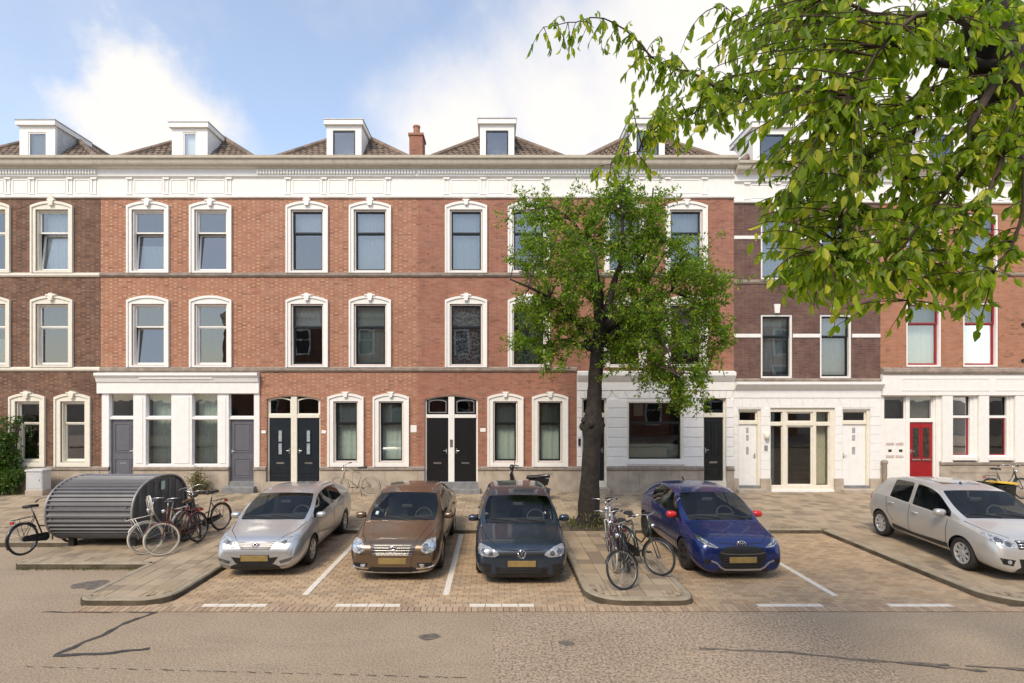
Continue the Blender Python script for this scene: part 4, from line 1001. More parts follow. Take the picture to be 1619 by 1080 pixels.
plinth(h, a, b, [(x(1398), x(1485))], z1=FZ(730), m=stone)
pn = MB().ring([(x(1502), FZ(747)), (x(1604), FZ(747)), (x(1604), FZ(738)), (x(1502), FZ(738))], [(x(1503), FZ(746)), (x(1603), FZ(746)), (x(1603), FZ(739)), (x(1503), FZ(739))], -.065, -.045).build('base_panel', stone, h)
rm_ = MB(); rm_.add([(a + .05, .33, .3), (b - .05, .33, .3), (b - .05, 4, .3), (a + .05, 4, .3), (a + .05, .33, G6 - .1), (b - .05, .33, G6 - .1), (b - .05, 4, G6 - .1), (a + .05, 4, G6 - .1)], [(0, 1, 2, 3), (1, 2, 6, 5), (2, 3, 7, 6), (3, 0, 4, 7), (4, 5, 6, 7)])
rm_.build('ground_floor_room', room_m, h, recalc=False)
dp = MB(); dp.tube([(x(1395.5), -.1, .2), (x(1395.5), -.1, FZ(733))], .075, 10); dp.lathe([(.08, 0), (.1, .03), (.1, .1), (.06, .14), (0, .14)], 10, c=(x(1395.5), -.1, FZ(733))); dp.build('downpipe_foot', stone_d, h)
cornice(h, a, b, ZT5 - .02, None, white, gutter_m, panels=[x(p) for p in (1420, 1500, 1580, 1630)])
roof(h, b - a, ZT5 - .1); dormer(h, x(1500), ZT5 - .1, 1.4, 1.2, (0.9, 0.9), dark_green, white)
MB().lathe([(0, -.06), (.06, -.06), (.06, 0), (0, 0)], 10, 'y').build('wall_anchor', plastic, h, (x(1617), -.0, FZ(513)))
MB().lathe([(0, -.06), (.06, -.06), (.06, 0), (0, 0)], 10, 'y').build('wall_anchor', plastic, h, (x(1617), -.0, FZ(570)))

# ---- the row across the street, seen only as reflections in the panes
ow = MB().ring([(-.7, 0), (.7, 0), (.7, 2.3), (-.7, 2.3)], [(-.55, .12), (.55, .12), (.55, 2.15), (-.55, 2.15)], -.05, .05).box(-.55, .55, -.03, .03, 1.35, 1.42).mesh('window', white)
og = MB().add([(-.56, 0, .1), (.56, 0, .1), (.56, 0, 2.17), (-.56, 0, 2.17)], [(0, 1, 2, 3)]).mesh('pane', dark_green)
oc = MB().xprism([(0, 9.9), (.06, 9.9), (.06, 10.5), (.4, 10.6), (.45, 10.9), (0, 10.9)], -2.83, 2.83).mesh('cornice', cream)
orf = MB().add([(-2.83, .2, 10.9), (2.83, .2, 10.9), (2.83, -4, 13.6), (-2.83, -4, 13.6), (-2.83, -9, 10.9), (2.83, -9, 10.9)], [(0, 1, 2, 3), (2, 3, 4, 5)]).mesh('roof', pantile)
od = MB().box(-.5, .5, -.05, .06, .12, 2.6).mesh('door', navy_paint)
wms = [MB().box(-2.83, 2.83, -8, 0, 0, 10.9).mesh('wall', m) for m in (brickC, brickD, brickF)]
for i in range(9):
    h = empty('facing_house', ((i - 4) * 5.68 + 1.3, -9.0, 0))
    tag(h, 'brick terraced house across the street, mirrored faintly in window panes', 'house', 'houses across the street')
    inst('wall', wms[i % 3], h); inst('cornice', oc, h); inst('roof', orf, h); inst('door', od, h, (-1.9, 0, 0))
    for zz_ in (1.0, 4.1, 7.3):
        for xx in (-1.4, 1.4):
            if zz_ == 1.0 and xx < 0: continue
            wo = inst('window', ow, h, (xx, .02, zz_)); inst('pane', og, wo, (0, -.015, 0))
# ================================================================== CARS
carglass = M_glass('car_glass', 0.045, (0.74, 0.79, 0.76), k=0.75)
headglass = M_plain('headlight_lens', (0.33, 0.35, 0.37), 0.25, 0.1, var=0.5, scale=22, coat=0.6)
headdark = M_plain('headlight_inner', (0.12, 0.125, 0.13), 0.15, 0.6, var=0.4, scale=25, coat=1.0)
plate_m = M_plain('number_plate_yellow', (0.25, 0.175, 0.06), 0.6, var=0.12, scale=10)
grille_m = M_plain('grille_black', (0.012, 0.012, 0.013), 0.45, var=0.2)
seat_m = M_plain('car_seat_fabric', (0.1, 0.1, 0.1), 0.9, var=0.2)
dash_m = M_plain('dashboard_plastic', (0.06, 0.06, 0.06), 0.7, var=0.1)
seam_m = M_plain('panel_gap', (0.008, 0.008, 0.008), 0.8)
amber = M_plain('amber_lens', (0.5, 0.2, 0.05), 0.2)
redlens = M_plain('red_lens', (0.4, 0.01, 0.01), 0.15, coat=1.0)
alloy = M_plain('alloy_wheel', (0.5, 0.5, 0.5), 0.3, 0.8, var=0.1)
hubcap = M_plain('hubcap_silver', (0.52, 0.52, 0.52), 0.4, 0.4, var=0.1)
darkrim = M_plain('dark_alloy', (0.05, 0.05, 0.055), 0.35, 0.7, var=0.1)
disc_m = M_plain('brake_disc', (0.1, 0.09, 0.085), 0.5, 0.6)

def smooth_table(tb, x):
    # monotone-ish cubic through the table
    n = len(tb)
    if x <= tb[0][0]: return tb[0][1]
    if x >= tb[-1][0]: return tb[-1][1]
    for i in range(n - 1):
        if x <= tb[i + 1][0]:
            x0, y0 = tb[i]; x1, y1 = tb[i + 1]
            def sl(k):
                if k <= 0 or k >= n - 1: return (tb[min(k + 1, n - 1)][1] - tb[max(k - 1, 0)][1]) / (tb[min(k + 1, n - 1)][0] - tb[max(k - 1, 0)][0])
                a = (tb[k][1] - tb[k - 1][1]) / (tb[k][0] - tb[k - 1][0]); b = (tb[k + 1][1] - tb[k][1]) / (tb[k + 1][0] - tb[k][0])
                return 0 if a * b <= 0 else 2 * a * b / (a + b)
            h = x1 - x0; t = (x - x0) / h; m0, m1 = sl(i) * h, sl(i + 1) * h
            return (2 * t ** 3 - 3 * t * t + 1) * y0 + (t ** 3 - 2 * t * t + t) * m0 + (-2 * t ** 3 + 3 * t * t) * y1 + (t ** 3 - t * t) * m1

def make_wheel(r, w_, style, n=5):
    """tyre + rim + spokes meshes; axis along y, outer face at -y... mirrored by rotation"""
    key = ('wheel', r, w_, style)
    if key in MESH: return MESH[key]
    rr = r * 0.66 if style != 'bike' else r
    ty = MB(); h = w_ / 2
    ty.lathe([(rr, -h * .8), (rr + .02, -h), (r - .035, -h), (r - .008, -h * .8), (r, -h * .4), (r, h * .4), (r - .008, h * .8), (r - .035, h), (rr + .02, h), (rr, h * .8)], 36, 'y', closed=True)
    rim = MB(); rim.lathe([(rr + .004, -h * .86), (rr - .015, -h * .9), (rr - .03, -h * .6), (rr - .03, h * .8), (rr + .004, h * .8)], 36, 'y')
    sp = MB(); m = alloy
    if style == 'cap':
        m = hubcap; sp.lathe([(0, -h * .82), (.05, -h * .82), (.07, -h * .7), (rr * .45, -h * .78)], 24, 'y'); sp.lathe([(rr * .86, -h * .82), (rr + .002, -h * .86)], 36, 'y'); k = 8; wd = .03
    else: sp.lathe([(0, -h * .7), (.04, -h * .75), (.07, -h * .7), (.075, -h * .4)], 24, 'y'); k = n; wd = .034
    for i in range(k):
        a = 2 * math.pi * i / k
        tw = .22 if style == 'cap' else 0.0
        pts = []
        for q, (rad, yy, ww) in enumerate(((.05, -h * .72, wd), (rr * .5, -h * .8, wd * .8), (rr - .012, -h * .82, wd * 1.15))):
            aa = a + tw * q * .5; c, s_ = math.cos(aa), math.sin(aa)
            pts += [(rad * c - ww * s_, yy, rad * s_ + ww * c), (rad * c + ww * s_, yy, rad * s_ - ww * c), (rad * c + ww * s_, yy + .035, rad * s_ - ww * c), (rad * c - ww * s_, yy + .035, rad * s_ + ww * c)]
        fs = []
        for q in range(2):
            for e in range(4): fs.append((q * 4 + e, q * 4 + (e + 1) % 4, q * 4 + 4 + (e + 1) % 4, q * 4 + 4 + e))
        sp.add(pts, fs)
    if style == 'dark': m = darkrim
    dk = MB().lathe([(0, 0), (rr - .035, 0), (rr - .035, .02), (0, .02)], 24, 'y')
    MESH[key] = (ty.mesh('tyre', rubber, True), rim.mesh('rim', m, True), sp.mesh('spokes', m), dk.mesh('brake_disc', disc_m))
    return MESH[key]

class Car:
    def __init__(c, name, label, loc, yaw, L_, W, tabs, st, marks, paint, wheel, wb, fo, subs=2, group='cars parked in the street'):
        c.L, c.W = L_, W
        c.root = empty(name, loc, (0, 0, yaw)); tag(c.root, label, 'car', group)
        T = {k: (lambda u, tb=v: smooth_table(tb, u)) for k, v in tabs.items()}; c.T = T
        NJ = 11; V = []; rings = []
        for u in st:
            top, bot, wm_, belt, wr = (T[k](u) for k in ('top', 'bot', 'w', 'belt', 'roof'))
            hw = W / 2; e_ = min(u, L_ - u); wm_ = max(wm_, hw * (.80 + .2 * min(1, (e_ / .3)) ** .5) - .012); wr += .05
            belt = min(belt, top - .012); g = top - belt; t = max(0, min(1, (g - .08) / .26)); t = t * t * (3 - 2 * t)
            ws = wm_ - .035; mid = lerp(bot, belt, .52); wbelt = wm_ - .045
            hood = [(wbelt - .02, belt + .25 * g), (wbelt * .92, belt + .68 * g), (wbelt * .80, belt + .88 * g), (wbelt * .45, belt + .985 * g), (0, top)]
            cab = [(wbelt - .012, belt + .02), (wr + .02, top - .07), (wr - .05, top - .012), (wr * .5, top + .004), (0, top + .006)]
            up = [(lerp(a[0], b[0], t), lerp(a[1], b[1], t)) for a, b in zip(hood, cab)]
            half = [(0, bot), (ws * .8, bot), (ws, bot + min(.09, (belt - bot) * .2)), (wm_, mid), (wm_ - .008, lerp(mid, belt, .62)), (wbelt, belt)] + up
            rings.append(half)
        nst = len(st); b = MB(); N2 = 2 * (NJ - 1)
        for half, u in zip(rings, st):
            x = L_ / 2 - u
            ring = half + [(-y, z) for y, z in half[-2:0:-1]]
            for y, z in ring: b.v.append((x, y, z))
        mats = [paint, carglass, carglass, carglass, trim_m, plastic]   # 0 body 1 windshield 2 side 3 rear 4 pillar/trim 5 well
        for i in range(nst - 1):
            for j in range(N2):
                jj = j if j < NJ - 1 else N2 - 1 - j       # face index from the bottom, mirrored
                k = 0
                if marks['ws'][0] <= i < marks['ws'][1] and jj in (8, 9): k = 1
                if marks['rw'][0] <= i < marks['rw'][1] and jj in (8, 9): k = 3
                if jj == 6:
                    for a_, b_ in marks['side']:
                        if a_ <= i < b_: k = 2
                    if i in marks['pillar']: k = 4
                if jj in (0,): k = 5
                b.f.append((i * N2 + j, i * N2 + (j + 1) % N2, (i + 1) * N2 + (j + 1) % N2, (i + 1) * N2 + j)); b.mi.append(k)
        b.f.append(tuple(range(N2 - 1, -1, -1))); b.mi.append(0)
        b.f.append(tuple((nst - 1) * N2 + j for j in range(N2))); b.mi.append(0)
        me = b.mesh('car_cage', mats)
        # crease the glass outlines a little
        ob = bpy.data.objects.new('cage', me); COL.objects.link(ob)
        cr = me.attributes.new('crease_edge', 'FLOAT', 'EDGE')
        bm = bmesh.new(); bm.from_mesh(me); bm.edges.ensure_lookup_table()
        for e in bm.edges:
            if len(e.link_faces) == 2:
                a_, b_ = e.link_faces[0].material_index, e.link_faces[1].material_index
                if a_ != b_ and 5 not in (a_, b_): cr.data[e.index].value = 1.0
                ja, jb = e.verts[0].index % N2, e.verts[1].index % N2
                if ja == jb and min(ja, N2 - ja) in (5, 7): cr.data[e.index].value = max(cr.data[e.index].value, .45)
        cv = me.attributes.new('crease_vert', 'FLOAT', 'POINT')
        for v in bm.verts:
            gl_ = [f.material_index for f in v.link_faces if f.material_index in (1, 2, 3)]
            if len(gl_) == 1: cv.data[v.index].value = 0.75
        bm.free()
        ss = ob.modifiers.new('s', 'SUBSURF'); ss.levels = subs; ss.render_levels = subs
        cut = MB()
        wr_ = wheel['r'] + wheel.get('gap', .045)
        c.ax = (L_ / 2 - fo, L_ / 2 - fo - wb); c.wz = wheel['r']
        for ax in c.ax:
            for s_ in (-1, 1):
                n = 40; vs_ = []
                for y in (s_ * (W / 2 - .30), s_ * (W / 2 + .2)):
                    vs_ += [(ax + wr_ * math.cos(2 * math.pi * q / n), y, c.wz + wr_ * math.sin(2 * math.pi * q / n)) for q in range(n)]
                cut.add(vs_, [tuple(range(n)), tuple(range(2 * n - 1, n - 1, -1))] + [(q, q + n, (q + 1) % n + n, (q + 1) % n) for q in range(n)])
        cm = cut.mesh('arch_cut', [plastic])
        co = bpy.data.objects.new('cut', cm); COL.objects.link(co)
        bo = ob.modifiers.new('b', 'BOOLEAN'); bo.object = co; bo.operation = 'DIFFERENCE'; bo.solver = 'EXACT'; bo.material_mode = 'TRANSFER'
        bpy.context.view_layer.update()
        dg = bpy.context.evaluated_depsgraph_get(); ev = ob.evaluated_get(dg)
        full = bpy.data.meshes.new_from_object(ev, depsgraph=dg)
        bpy.data.objects.remove(ob); bpy.data.objects.remove(co)
        c.bvh = BVHTree.FromPolygons([v.co.copy() for v in full.vertices], [tuple(p.vertices) for p in full.polygons])
        names = [m.name if m else '' for m in full.materials]
        co_ = [tuple(v.co) for v in full.vertices]
        groups = {}
        for p in full.polygons:
            ctr = p.center; mi = p.material_index
            nm = {0: 'body', 1: 'windscreen', 2: 'side_window', 3: 'rear_window', 4: 'pillar_trim', 5: 'underside'}.get(mi, 'underside')
            if nm in ('side_window', 'pillar_trim'):
                seg = 0
                if nm == 'side_window':
                    for q, (a_, b_) in enumerate(marks['side']):
                        if L_ / 2 - st[b_] - 1e-3 <= ctr.x <= L_ / 2 - st[a_] + 1e-3: seg = q
                key = (nm, 1 if ctr.y > 0 else -1, seg)
            elif nm == 'body' and mi == 0: key = ('body', 0, 0)
            else: key = (nm, 0, 0)
            groups.setdefault(key, []).append(tuple(p.vertices))
        for key, fs in groups.items():
            used = sorted({i for f in fs for i in f}); mp = {v: i for i, v in enumerate(used)}
            q = MB(); q.v = [co_[v] for v in used]; q.f = [tuple(mp[v] for v in f) for f in fs]; q.mi = [0] * len(fs)
            m = {'body': paint, 'windscreen': carglass, 'side_window': carglass, 'rear_window': carglass, 'pillar_trim': trim_m, 'underside': plastic}[key[0]]
            o = q.build(key[0], m, c.root, smooth=key[0] != 'underside', recalc=False)
            if key[0] == 'body':
                c.body = o
                es = o.modifiers.new('es', 'EDGE_SPLIT'); es.split_angle = R(50)
        bpy.data.meshes.remove(full)
        c.wheels(wheel); c.interior()
    def wheels(c, wh):
        ty, rim, sp, dk = make_wheel(wh['r'], wh['w'], wh['style'], wh.get('n', 5))
        for ax in c.ax:
            for s_ in (-1, 1):
                wo = inst('wheel', ty, c.root, (ax, s_ * (c.W / 2 - wh['w'] / 2 - .02), c.wz + .012), (0, rng.uniform(0, 1), 0 if s_ < 0 else math.pi))
                inst('rim', rim, wo); inst('spokes', sp, wo); inst('brake_disc', dk, wo)
    def interior(c):
        T = c.T; uc = c.cowl = getattr(c, 'cowl', None) or 1.15
        x = lambda u: c.L / 2 - u
        zb = T['belt'](1.5)
        d = MB(); wv = T['roof'](1.3) - .02
        d.xprism([(-wv, .55), (wv, .55), (wv, zb - .03), (wv * .5, zb + .02), (-wv * .5, zb + .02), (-wv, zb - .03)], x(1.45), x(1.02)); d.build('dashboard', dash_m, c.root)
        fl = MB(); fl.box(x(c.L - .6), x(1.2), -c.W / 2 + .14, c.W / 2 - .14, .3, .42); fl.build('cabin_floor', dash_m, c.root)
        def seat(u, y, wd, headr=True):
            s_ = MB(); s_.cbox(x(u) - .25, x(u) + .25, y - wd, y + wd, .40, .60, .05)
            s_.add([(x(u) - .2, y - wd, .55), (x(u) - .2, y + wd, .55), (x(u) - .36, y - wd * .85, 1.12), (x(u) - .36, y + wd * .85, 1.12), (x(u) - .32, y - wd, .55), (x(u) - .32, y + wd, .55), (x(u) - .46, y - wd * .85, 1.12), (x(u) - .46, y + wd * .85, 1.12)],
                   [(0, 1, 3, 2), (4, 6, 7, 5), (0, 2, 6, 4), (1, 5, 7, 3), (2, 3, 7, 6), (0, 4, 5, 1)])
            o = s_.build('seat', seat_m, c.root)
            if headr: MB().cbox(x(u) - .46, x(u) - .37, y - .12, y + .12, 1.1, 1.3, .03).build('headrest', seat_m, o)
        seat(2.15, .37, .25); seat(2.15, -.37, .25); seat(3.0, 0, .62, False)
        sw = MB(); cc = Vector((x(1.55), .37, zb + .0)); tl = Euler((0, R(65), 0)).to_matrix()
        sw.tube([cc + tl @ Vector((.18 * math.cos(a * .2618), .18 * math.sin(a * .2618), 0)) for a in range(24)], .015, 6, True)
        sw.tube([cc + tl @ Vector((0, -.17, 0)), cc + tl @ Vector((0, .17, 0))], .018, 6); sw.tube([cc, cc + Vector((.2, 0, -.12))], .03, 6)
        sw.build('steering_wheel', dash_m, c.root)
        # inner mirror
        us = c.T['top']; MB().cbox(x(1.63), x(1.60), -.11, .11, us(1.6) - .18, us(1.6) - .12, .01).build('inner_mirror', dash_m, c.root)
    # ---- drape flat outlines on the body
    def ray(c, a, b, view):
        if view == 'F': o, d = Vector((6, a, b)), Vector((-1, 0, 0))
        elif view == 'S+': o, d = Vector((a, 4, b)), Vector((0, -1, 0))
        elif view == 'S-': o, d = Vector((a, -4, b)), Vector((0, 1, 0))
        else: o, d = Vector((a, b, 5)), Vector((0, 0, -1))
        h = c.bvh.ray_cast(o, d)
        if h[0] is None: h = c.bvh.find_nearest(o + d * 4); return h[0], h[1]
        return h[0], h[1] if h[1].dot(d) < 0 else -h[1]
    def drape(c, name, poly, view, m, off=.006, step=.035, thick=.02, smooth=True, parent=None):
        P = []
        for (ax, ay), (bx, by) in zip(poly, poly[1:] + poly[:1]):
            n = max(1, int(math.hypot(bx - ax, by - ay) / step))
            for i in range(n): P.append((lerp(ax, bx, i / n), lerp(ay, by, i / n)))
        nb = len(P); xs = [p[0] for p in P]; ys = [p[1] for p in P]
        gx = min(xs) + step * .5
        while gx < max(xs):
            gy = min(ys) + step * .5
            while gy < max(ys):
                if inside(gx, gy, P) and min((gx - p[0]) ** 2 + (gy - p[1]) ** 2 for p in P[:nb]) > (step * .4) ** 2: P.append((gx, gy))
                gy += step
            gx += step
        r = delaunay_2d_cdt([Vector(p) for p in P], [(i, (i + 1) % nb) for i in range(nb)], [], 1, 1e-5)
        vs_, fs = r[0], r[2]; out = []; back = []
        for v in vs_:
            h, n = c.ray(v.x, v.y, view); out.append(h + n * off); back.append(h - n * thick)
        b = MB(); b.v = [tuple(v) for v in out]; b.f = [tuple(f) for f in fs]; b.mi = [0] * len(fs)
        edge = {}
        for f in fs:
            for i in range(len(f)):
                e = (f[i], f[(i + 1) % len(f)]); edge[e] = 1
        k = len(b.v); b.v += [tuple(v) for v in back]
        for (i, j) in edge:
            if (j, i) not in edge: b.f.append((j, i, i + k, j + k)); b.mi.append(0)
        return b.build(name, m, parent or c.root, smooth=False)
    def both(c, name, poly, view, m, **kw):
        c.drape(name, poly, view, m, **kw); return c.drape(name, [(-a, b) for a, b in reversed(poly)], view, m, **kw)
    def line(c, name, pts, view, m=None, wd=.011, **kw):
        P, Q = [], []
        for i, p in enumerate(pts):
            d = Vector(pts[min(i + 1, len(pts) - 1)]) - Vector(pts[max(i - 1, 0)]); d.normalize()
            P.append((p[0] - d.y * wd / 2, p[1] + d.x * wd / 2)); Q.append((p[0] + d.y * wd / 2, p[1] - d.x * wd / 2))
        return c.drape(name, P + Q[::-1], view, m or seam_m, off=kw.pop('off', .002), thick=.004, step=kw.pop('step', .08), **kw)
    def front_x(c, y, z): return c.ray(y, z, 'F')[0].x
    def number_plate(c, z, bracket=.0):
        x = c.front_x(0, z) + .012
        MB().cbox(-.01, .0, -.275, .275, -.065, .065, .003).build('plate_holder', plastic, c.root, (x, 0, z))
        MB().fbox(-.26, .26, -.012, 0, -.055, .055, .004).build('number_plate', plate_m, c.root, (x + .0, 0, z), (0, 0, R(90)))
    def emblem(c, kind, z, r=.055):
        x = c.front_x(0, z) + .012; b = MB()
        E = lambda rx, rz, cy=0, cz=0, n=20: [(x, cy + rx * math.cos(2 * math.pi * i / n), z + cz + rz * math.sin(2 * math.pi * i / n)) for i in range(n)]
        P = lambda pts: [(x + .004, a * r, z + b_ * r) for a, b_ in pts]
        if kind == 'ringvw':
            b.tube(E(r, r), .007, 6, True); b.tube(P([(-.45, .85), (0, .05), (.45, .85)]), .007, 5); b.tube(P([(-.9, .35), (-.42, -.8), (0, .05), (.42, -.8), (.9, .35)]), .007, 5)
        elif kind == 'ovals':
            b.tube(E(r * 1.35, r * .92), .008, 6, True); b.tube(E(r * .42, r * .85), .007, 6, True); b.tube(E(r * .95, r * .36, 0, r * .42), .007, 6, True)
        elif kind == 'hframe':
            b.tube(P([(-.75, -.85), (-1.05, .85), (1.05, .85), (.75, -.85)]), .007, 5, True); b.tube(P([(-.45, -.75), (-.6, .75)]), .008, 5); b.tube(P([(.45, -.75), (.6, .75)]), .008, 5); b.tube(P([(-.45, 0), (.45, 0)]), .008, 5)
        else:
            b.tube(P([(-1.3, .45), (1.3, .45), (.9, -.5), (-.9, -.5)]), .01, 5, True)
        back = MB().lathe([(0, 0), (r * .95, 0), (r * .95, -.015), (0, -.015)], 20, 'x'); back.build('emblem_base', plastic, c.root, (x - .003, 0, z))
        return b.build('emblem', chrome, c.root, smooth=True)
    def bars(c, name, y, zs, m, r=.009, n=9, curve=None):
        for z in zs:
            yy = y(z) if callable(y) else y
            pts = [Vector((c.front_x(lerp(-yy, yy, i / n), z) + .012, lerp(-yy, yy, i / n), z)) for i in range(n + 1)]
            MB().tube(pts, r, 6).build(name, m, c.root, smooth=True)
    def mirror(c, u, z, m, sz=.0, cap=None):
        for s_ in (-1, 1):
            h, n = c.ray(c.L / 2 - u, z, 'S+' if s_ > 0 else 'S-')
            b = MB(); k = 8; rows = [(.05, .3), (.035, .8), (0, 1.0), (-.05, 1.0), (-.075, .92)]
            cx, cy, cz = h.x + .02, h.y + s_ * .12, z + .04
            for dx, sc in rows:
                for i in range(14):
                    a = 2 * math.pi * i / 14; ca, sa = math.cos(a), math.sin(a)
                    ca = math.copysign(abs(ca) ** .7, ca); sa = math.copysign(abs(sa) ** .7, sa)
                    b.v.append((cx + dx, cy + s_ * 0.0 + ca * .105 * sc, cz + sa * .068 * sc))
            for q in range(len(rows) - 1):
                for i in range(14): b.f.append((q * 14 + i, q * 14 + (i + 1) % 14, (q + 1) * 14 + (i + 1) % 14, (q + 1) * 14 + i)); b.mi.append(0)
            b.f.append(tuple(range(14))); b.mi.append(0); b.f.append(tuple(4 * 14 + i for i in range(14))); b.mi.append(0)
            o = b.build('mirror', m, c.root, smooth=True)
            MB().tube([(h.x, h.y - s_ * .02, z), (h.x + .01, h.y + s_ * .06, z + .01), (cx - .02, cy - s_ * .03, cz - .03)], .022, 6).build('mirror_arm', trim_m, o)
    def wipers(c, u0, u1):
        cw = u0 + .05; c.drape('cowl_trim', [(c.L / 2 - cw - .035 - .05 * (1 - (q / 6) ** 2) * 0 + .05 * (1 - (q / 6) ** 2), q / 6 * .66) for q in range(-6, 7)] + [(c.L / 2 - cw - .10 + .05 * (1 - (q / 6) ** 2), q / 6 * .66) for q in range(6, -7, -1)], 'T', trim_m, off=.005, thick=.006)
        for y0, y1 in ((.52, -.05), (-.02, -.56)):
            pts = []
            for i in range(7):
                t = i / 6; u = lerp(u0, u1, .25 + .3 * t * (1 - t) + .35 * t); h, n = c.ray(c.L / 2 - u, lerp(y0, y1, t), 'T'); pts.append(h + n * .012)
            MB().tube(pts, .008, 5).build('wiper', trim_m, c.root)
    def side_lines(c, doors, z0, handles, sill=None):
        for v in ('S+', 'S-'):
            for pl in doors: c.line('door_gap', [(c.L / 2 - u, z) for u, z in pl], v)
            for u, z in handles:
                h, n = c.ray(c.L / 2 - u, z, v); s_ = 1 if v == 'S+' else -1
                MB().tube([h + Vector((.09, -s_ * .005, 0)), h + Vector((.06, s_ * .03, .004)), h + Vector((-.06, s_ * .03, .006)), h + Vector((-.09, -s_ * .005, .0))], .013, 6).build('door_handle', c.body.data.materials[0], c.root, smooth=True)
            if sill: c.drape('sill_trim', [(c.L / 2 - u, z) for u, z in sill], v, plastic, off=.012)

HEAD = R(-90)
def cy(px, yf): return (px - VX) * yf / 850
# ---- silver liftback (left-hand bay)
silver = M_paint('silver_car_paint', (0.5, 0.51, 0.52), .5, .7, .3, .08)
L_, W = 4.39, 1.695
tabs = dict(top=[(0, .46), (.02, .56), (.07, .66), (.16, .74), (.35, .80), (.6, .875), (.78, .925), (.87, .955), (1.1, 1.09), (1.4, 1.245), (1.7, 1.365), (2.0, 1.42), (2.4, 1.435), (2.8, 1.42), (3.4, 1.35), (3.9, 1.23), (4.15, 1.13), (4.3, 1.0), (4.37, .78), (4.39, .6)],
            bot=[(0, .27), (.03, .19), (.1, .13), (.4, .17), (3.8, .19), (4.2, .27), (4.39, .42)],
            w=[(0, .46), (.02, .58), (.07, .68), (.16, .75), (.3, .795), (.6, .835), (1.0, .847), (3.2, .845), (3.8, .81), (4.15, .74), (4.32, .62), (4.39, .5)],
            belt=[(0, .44), (.07, .6), (.16, .68), (.35, .73), (.6, .78), (.87, .855), (1.4, .92), (2.5, .97), (3.3, 1.02), (3.9, 1.0), (4.2, .9), (4.39, .55)],
            roof=[(0, .4), (.5, .73), (.87, .77), (1.1, .735), (1.7, .59), (2.4, .565), (3.4, .52), (4.0, .5), (4.39, .45)])
st = [0, .02, .07, .16, .3, .48, .65, .78, .87, 1.1, 1.4, 1.68, 1.95, 2.42, 2.5, 2.9, 3.2, 3.32, 3.6, 3.95, 4.15, 4.3, 4.37, 4.39]
mk = dict(ws=(8, 11), rw=(17, 19), side=((9, 13), (14, 16)), pillar=(13,))
c = Car('liftback_car', 'silver liftback car parked closest to the bicycle drum', (-4.66, 10.34 + L_ / 2, .018), HEAD + R(0.8), L_, W, tabs, st, mk, silver, dict(r=.305, w=.185, style='alloy', n=6), 2.55, .93)
hl = [(.37, .60), (.40, .665), (.5, .715), (.66, .775), (.755, .79), (.76, .755), (.70, .70), (.6, .645), (.5, .60), (.44, .585)]
c.both('headlight', hl, 'F', headglass); c.both('headlight_lamp', [(.47, .63), (.58, .66), (.58, .71), (.48, .68)], 'F', headdark, off=.009); c.both('indicator_lens', [(.68, .735), (.745, .765), (.745, .785), (.66, .765)], 'F', M_plain('blue_grey_lens', (.25, .33, .4), .1), off=.009)
c.drape('grille', [(-.37, .665), (-.33, .61), (-.24, .565), (0, .55), (.24, .565), (.33, .61), (.37, .665), (0, .685)], 'F', M_plain('grey_grille', (.2, .2, .21), .35, .6), off=.004)
c.bars('grille_bar', lambda z: .36 - (.665 - z) * .9, (.655, .625, .597, .57), M_plain('satin_grille_bar', (.3, .3, .31), .4, .5), .008)
c.drape('lower_intake', [(-.45, .42), (-.36, .30), (-.2, .25), (.2, .25), (.36, .30), (.45, .42), (.3, .405), (-.3, .405)], 'F', grille_m, off=.006)
c.both('fog_light', [(.46, .34), (.5, .29), (.68, .35), (.72, .41), (.6, .385)], 'F', headdark); c.line('bumper_crease', [(-.7, .275), (-.4, .215), (0, .205), (.4, .215), (.7, .275)], 'F', None, .01)
c.number_plate(.395); c.emblem('hframe', .615, .06); c.mirror(1.2, .93, silver); c.wipers(.82, 1.05)
c.line('hood_gap', [(c.L / 2 - .13, .4), (c.L / 2 - .45, .64), (c.L / 2 - .82, .73)], 'T'); c.line('hood_gap', [(c.L / 2 - .13, -.4), (c.L / 2 - .45, -.64), (c.L / 2 - .82, -.73)], 'T'); c.line('hood_gap', [(c.L / 2 - .1, -.38), (c.L / 2 - .09, 0), (c.L / 2 - .1, .38)], 'T')
c.side_lines([[(1.22, .85), (1.25, .45), (1.4, .3)], [(2.46, .95), (2.46, .3)], [(3.3, 1.0), (3.28, .7), (3.05, .5)], [(1.4, .285), (2.9, .285)]], .3, [(2.3, .80), (3.1, .83)])
c.both('tail_light', [(-.8, .75), (-.55, .75), (-.55, 1.0), (-.7, 1.0)], 'F', redlens) if False else None

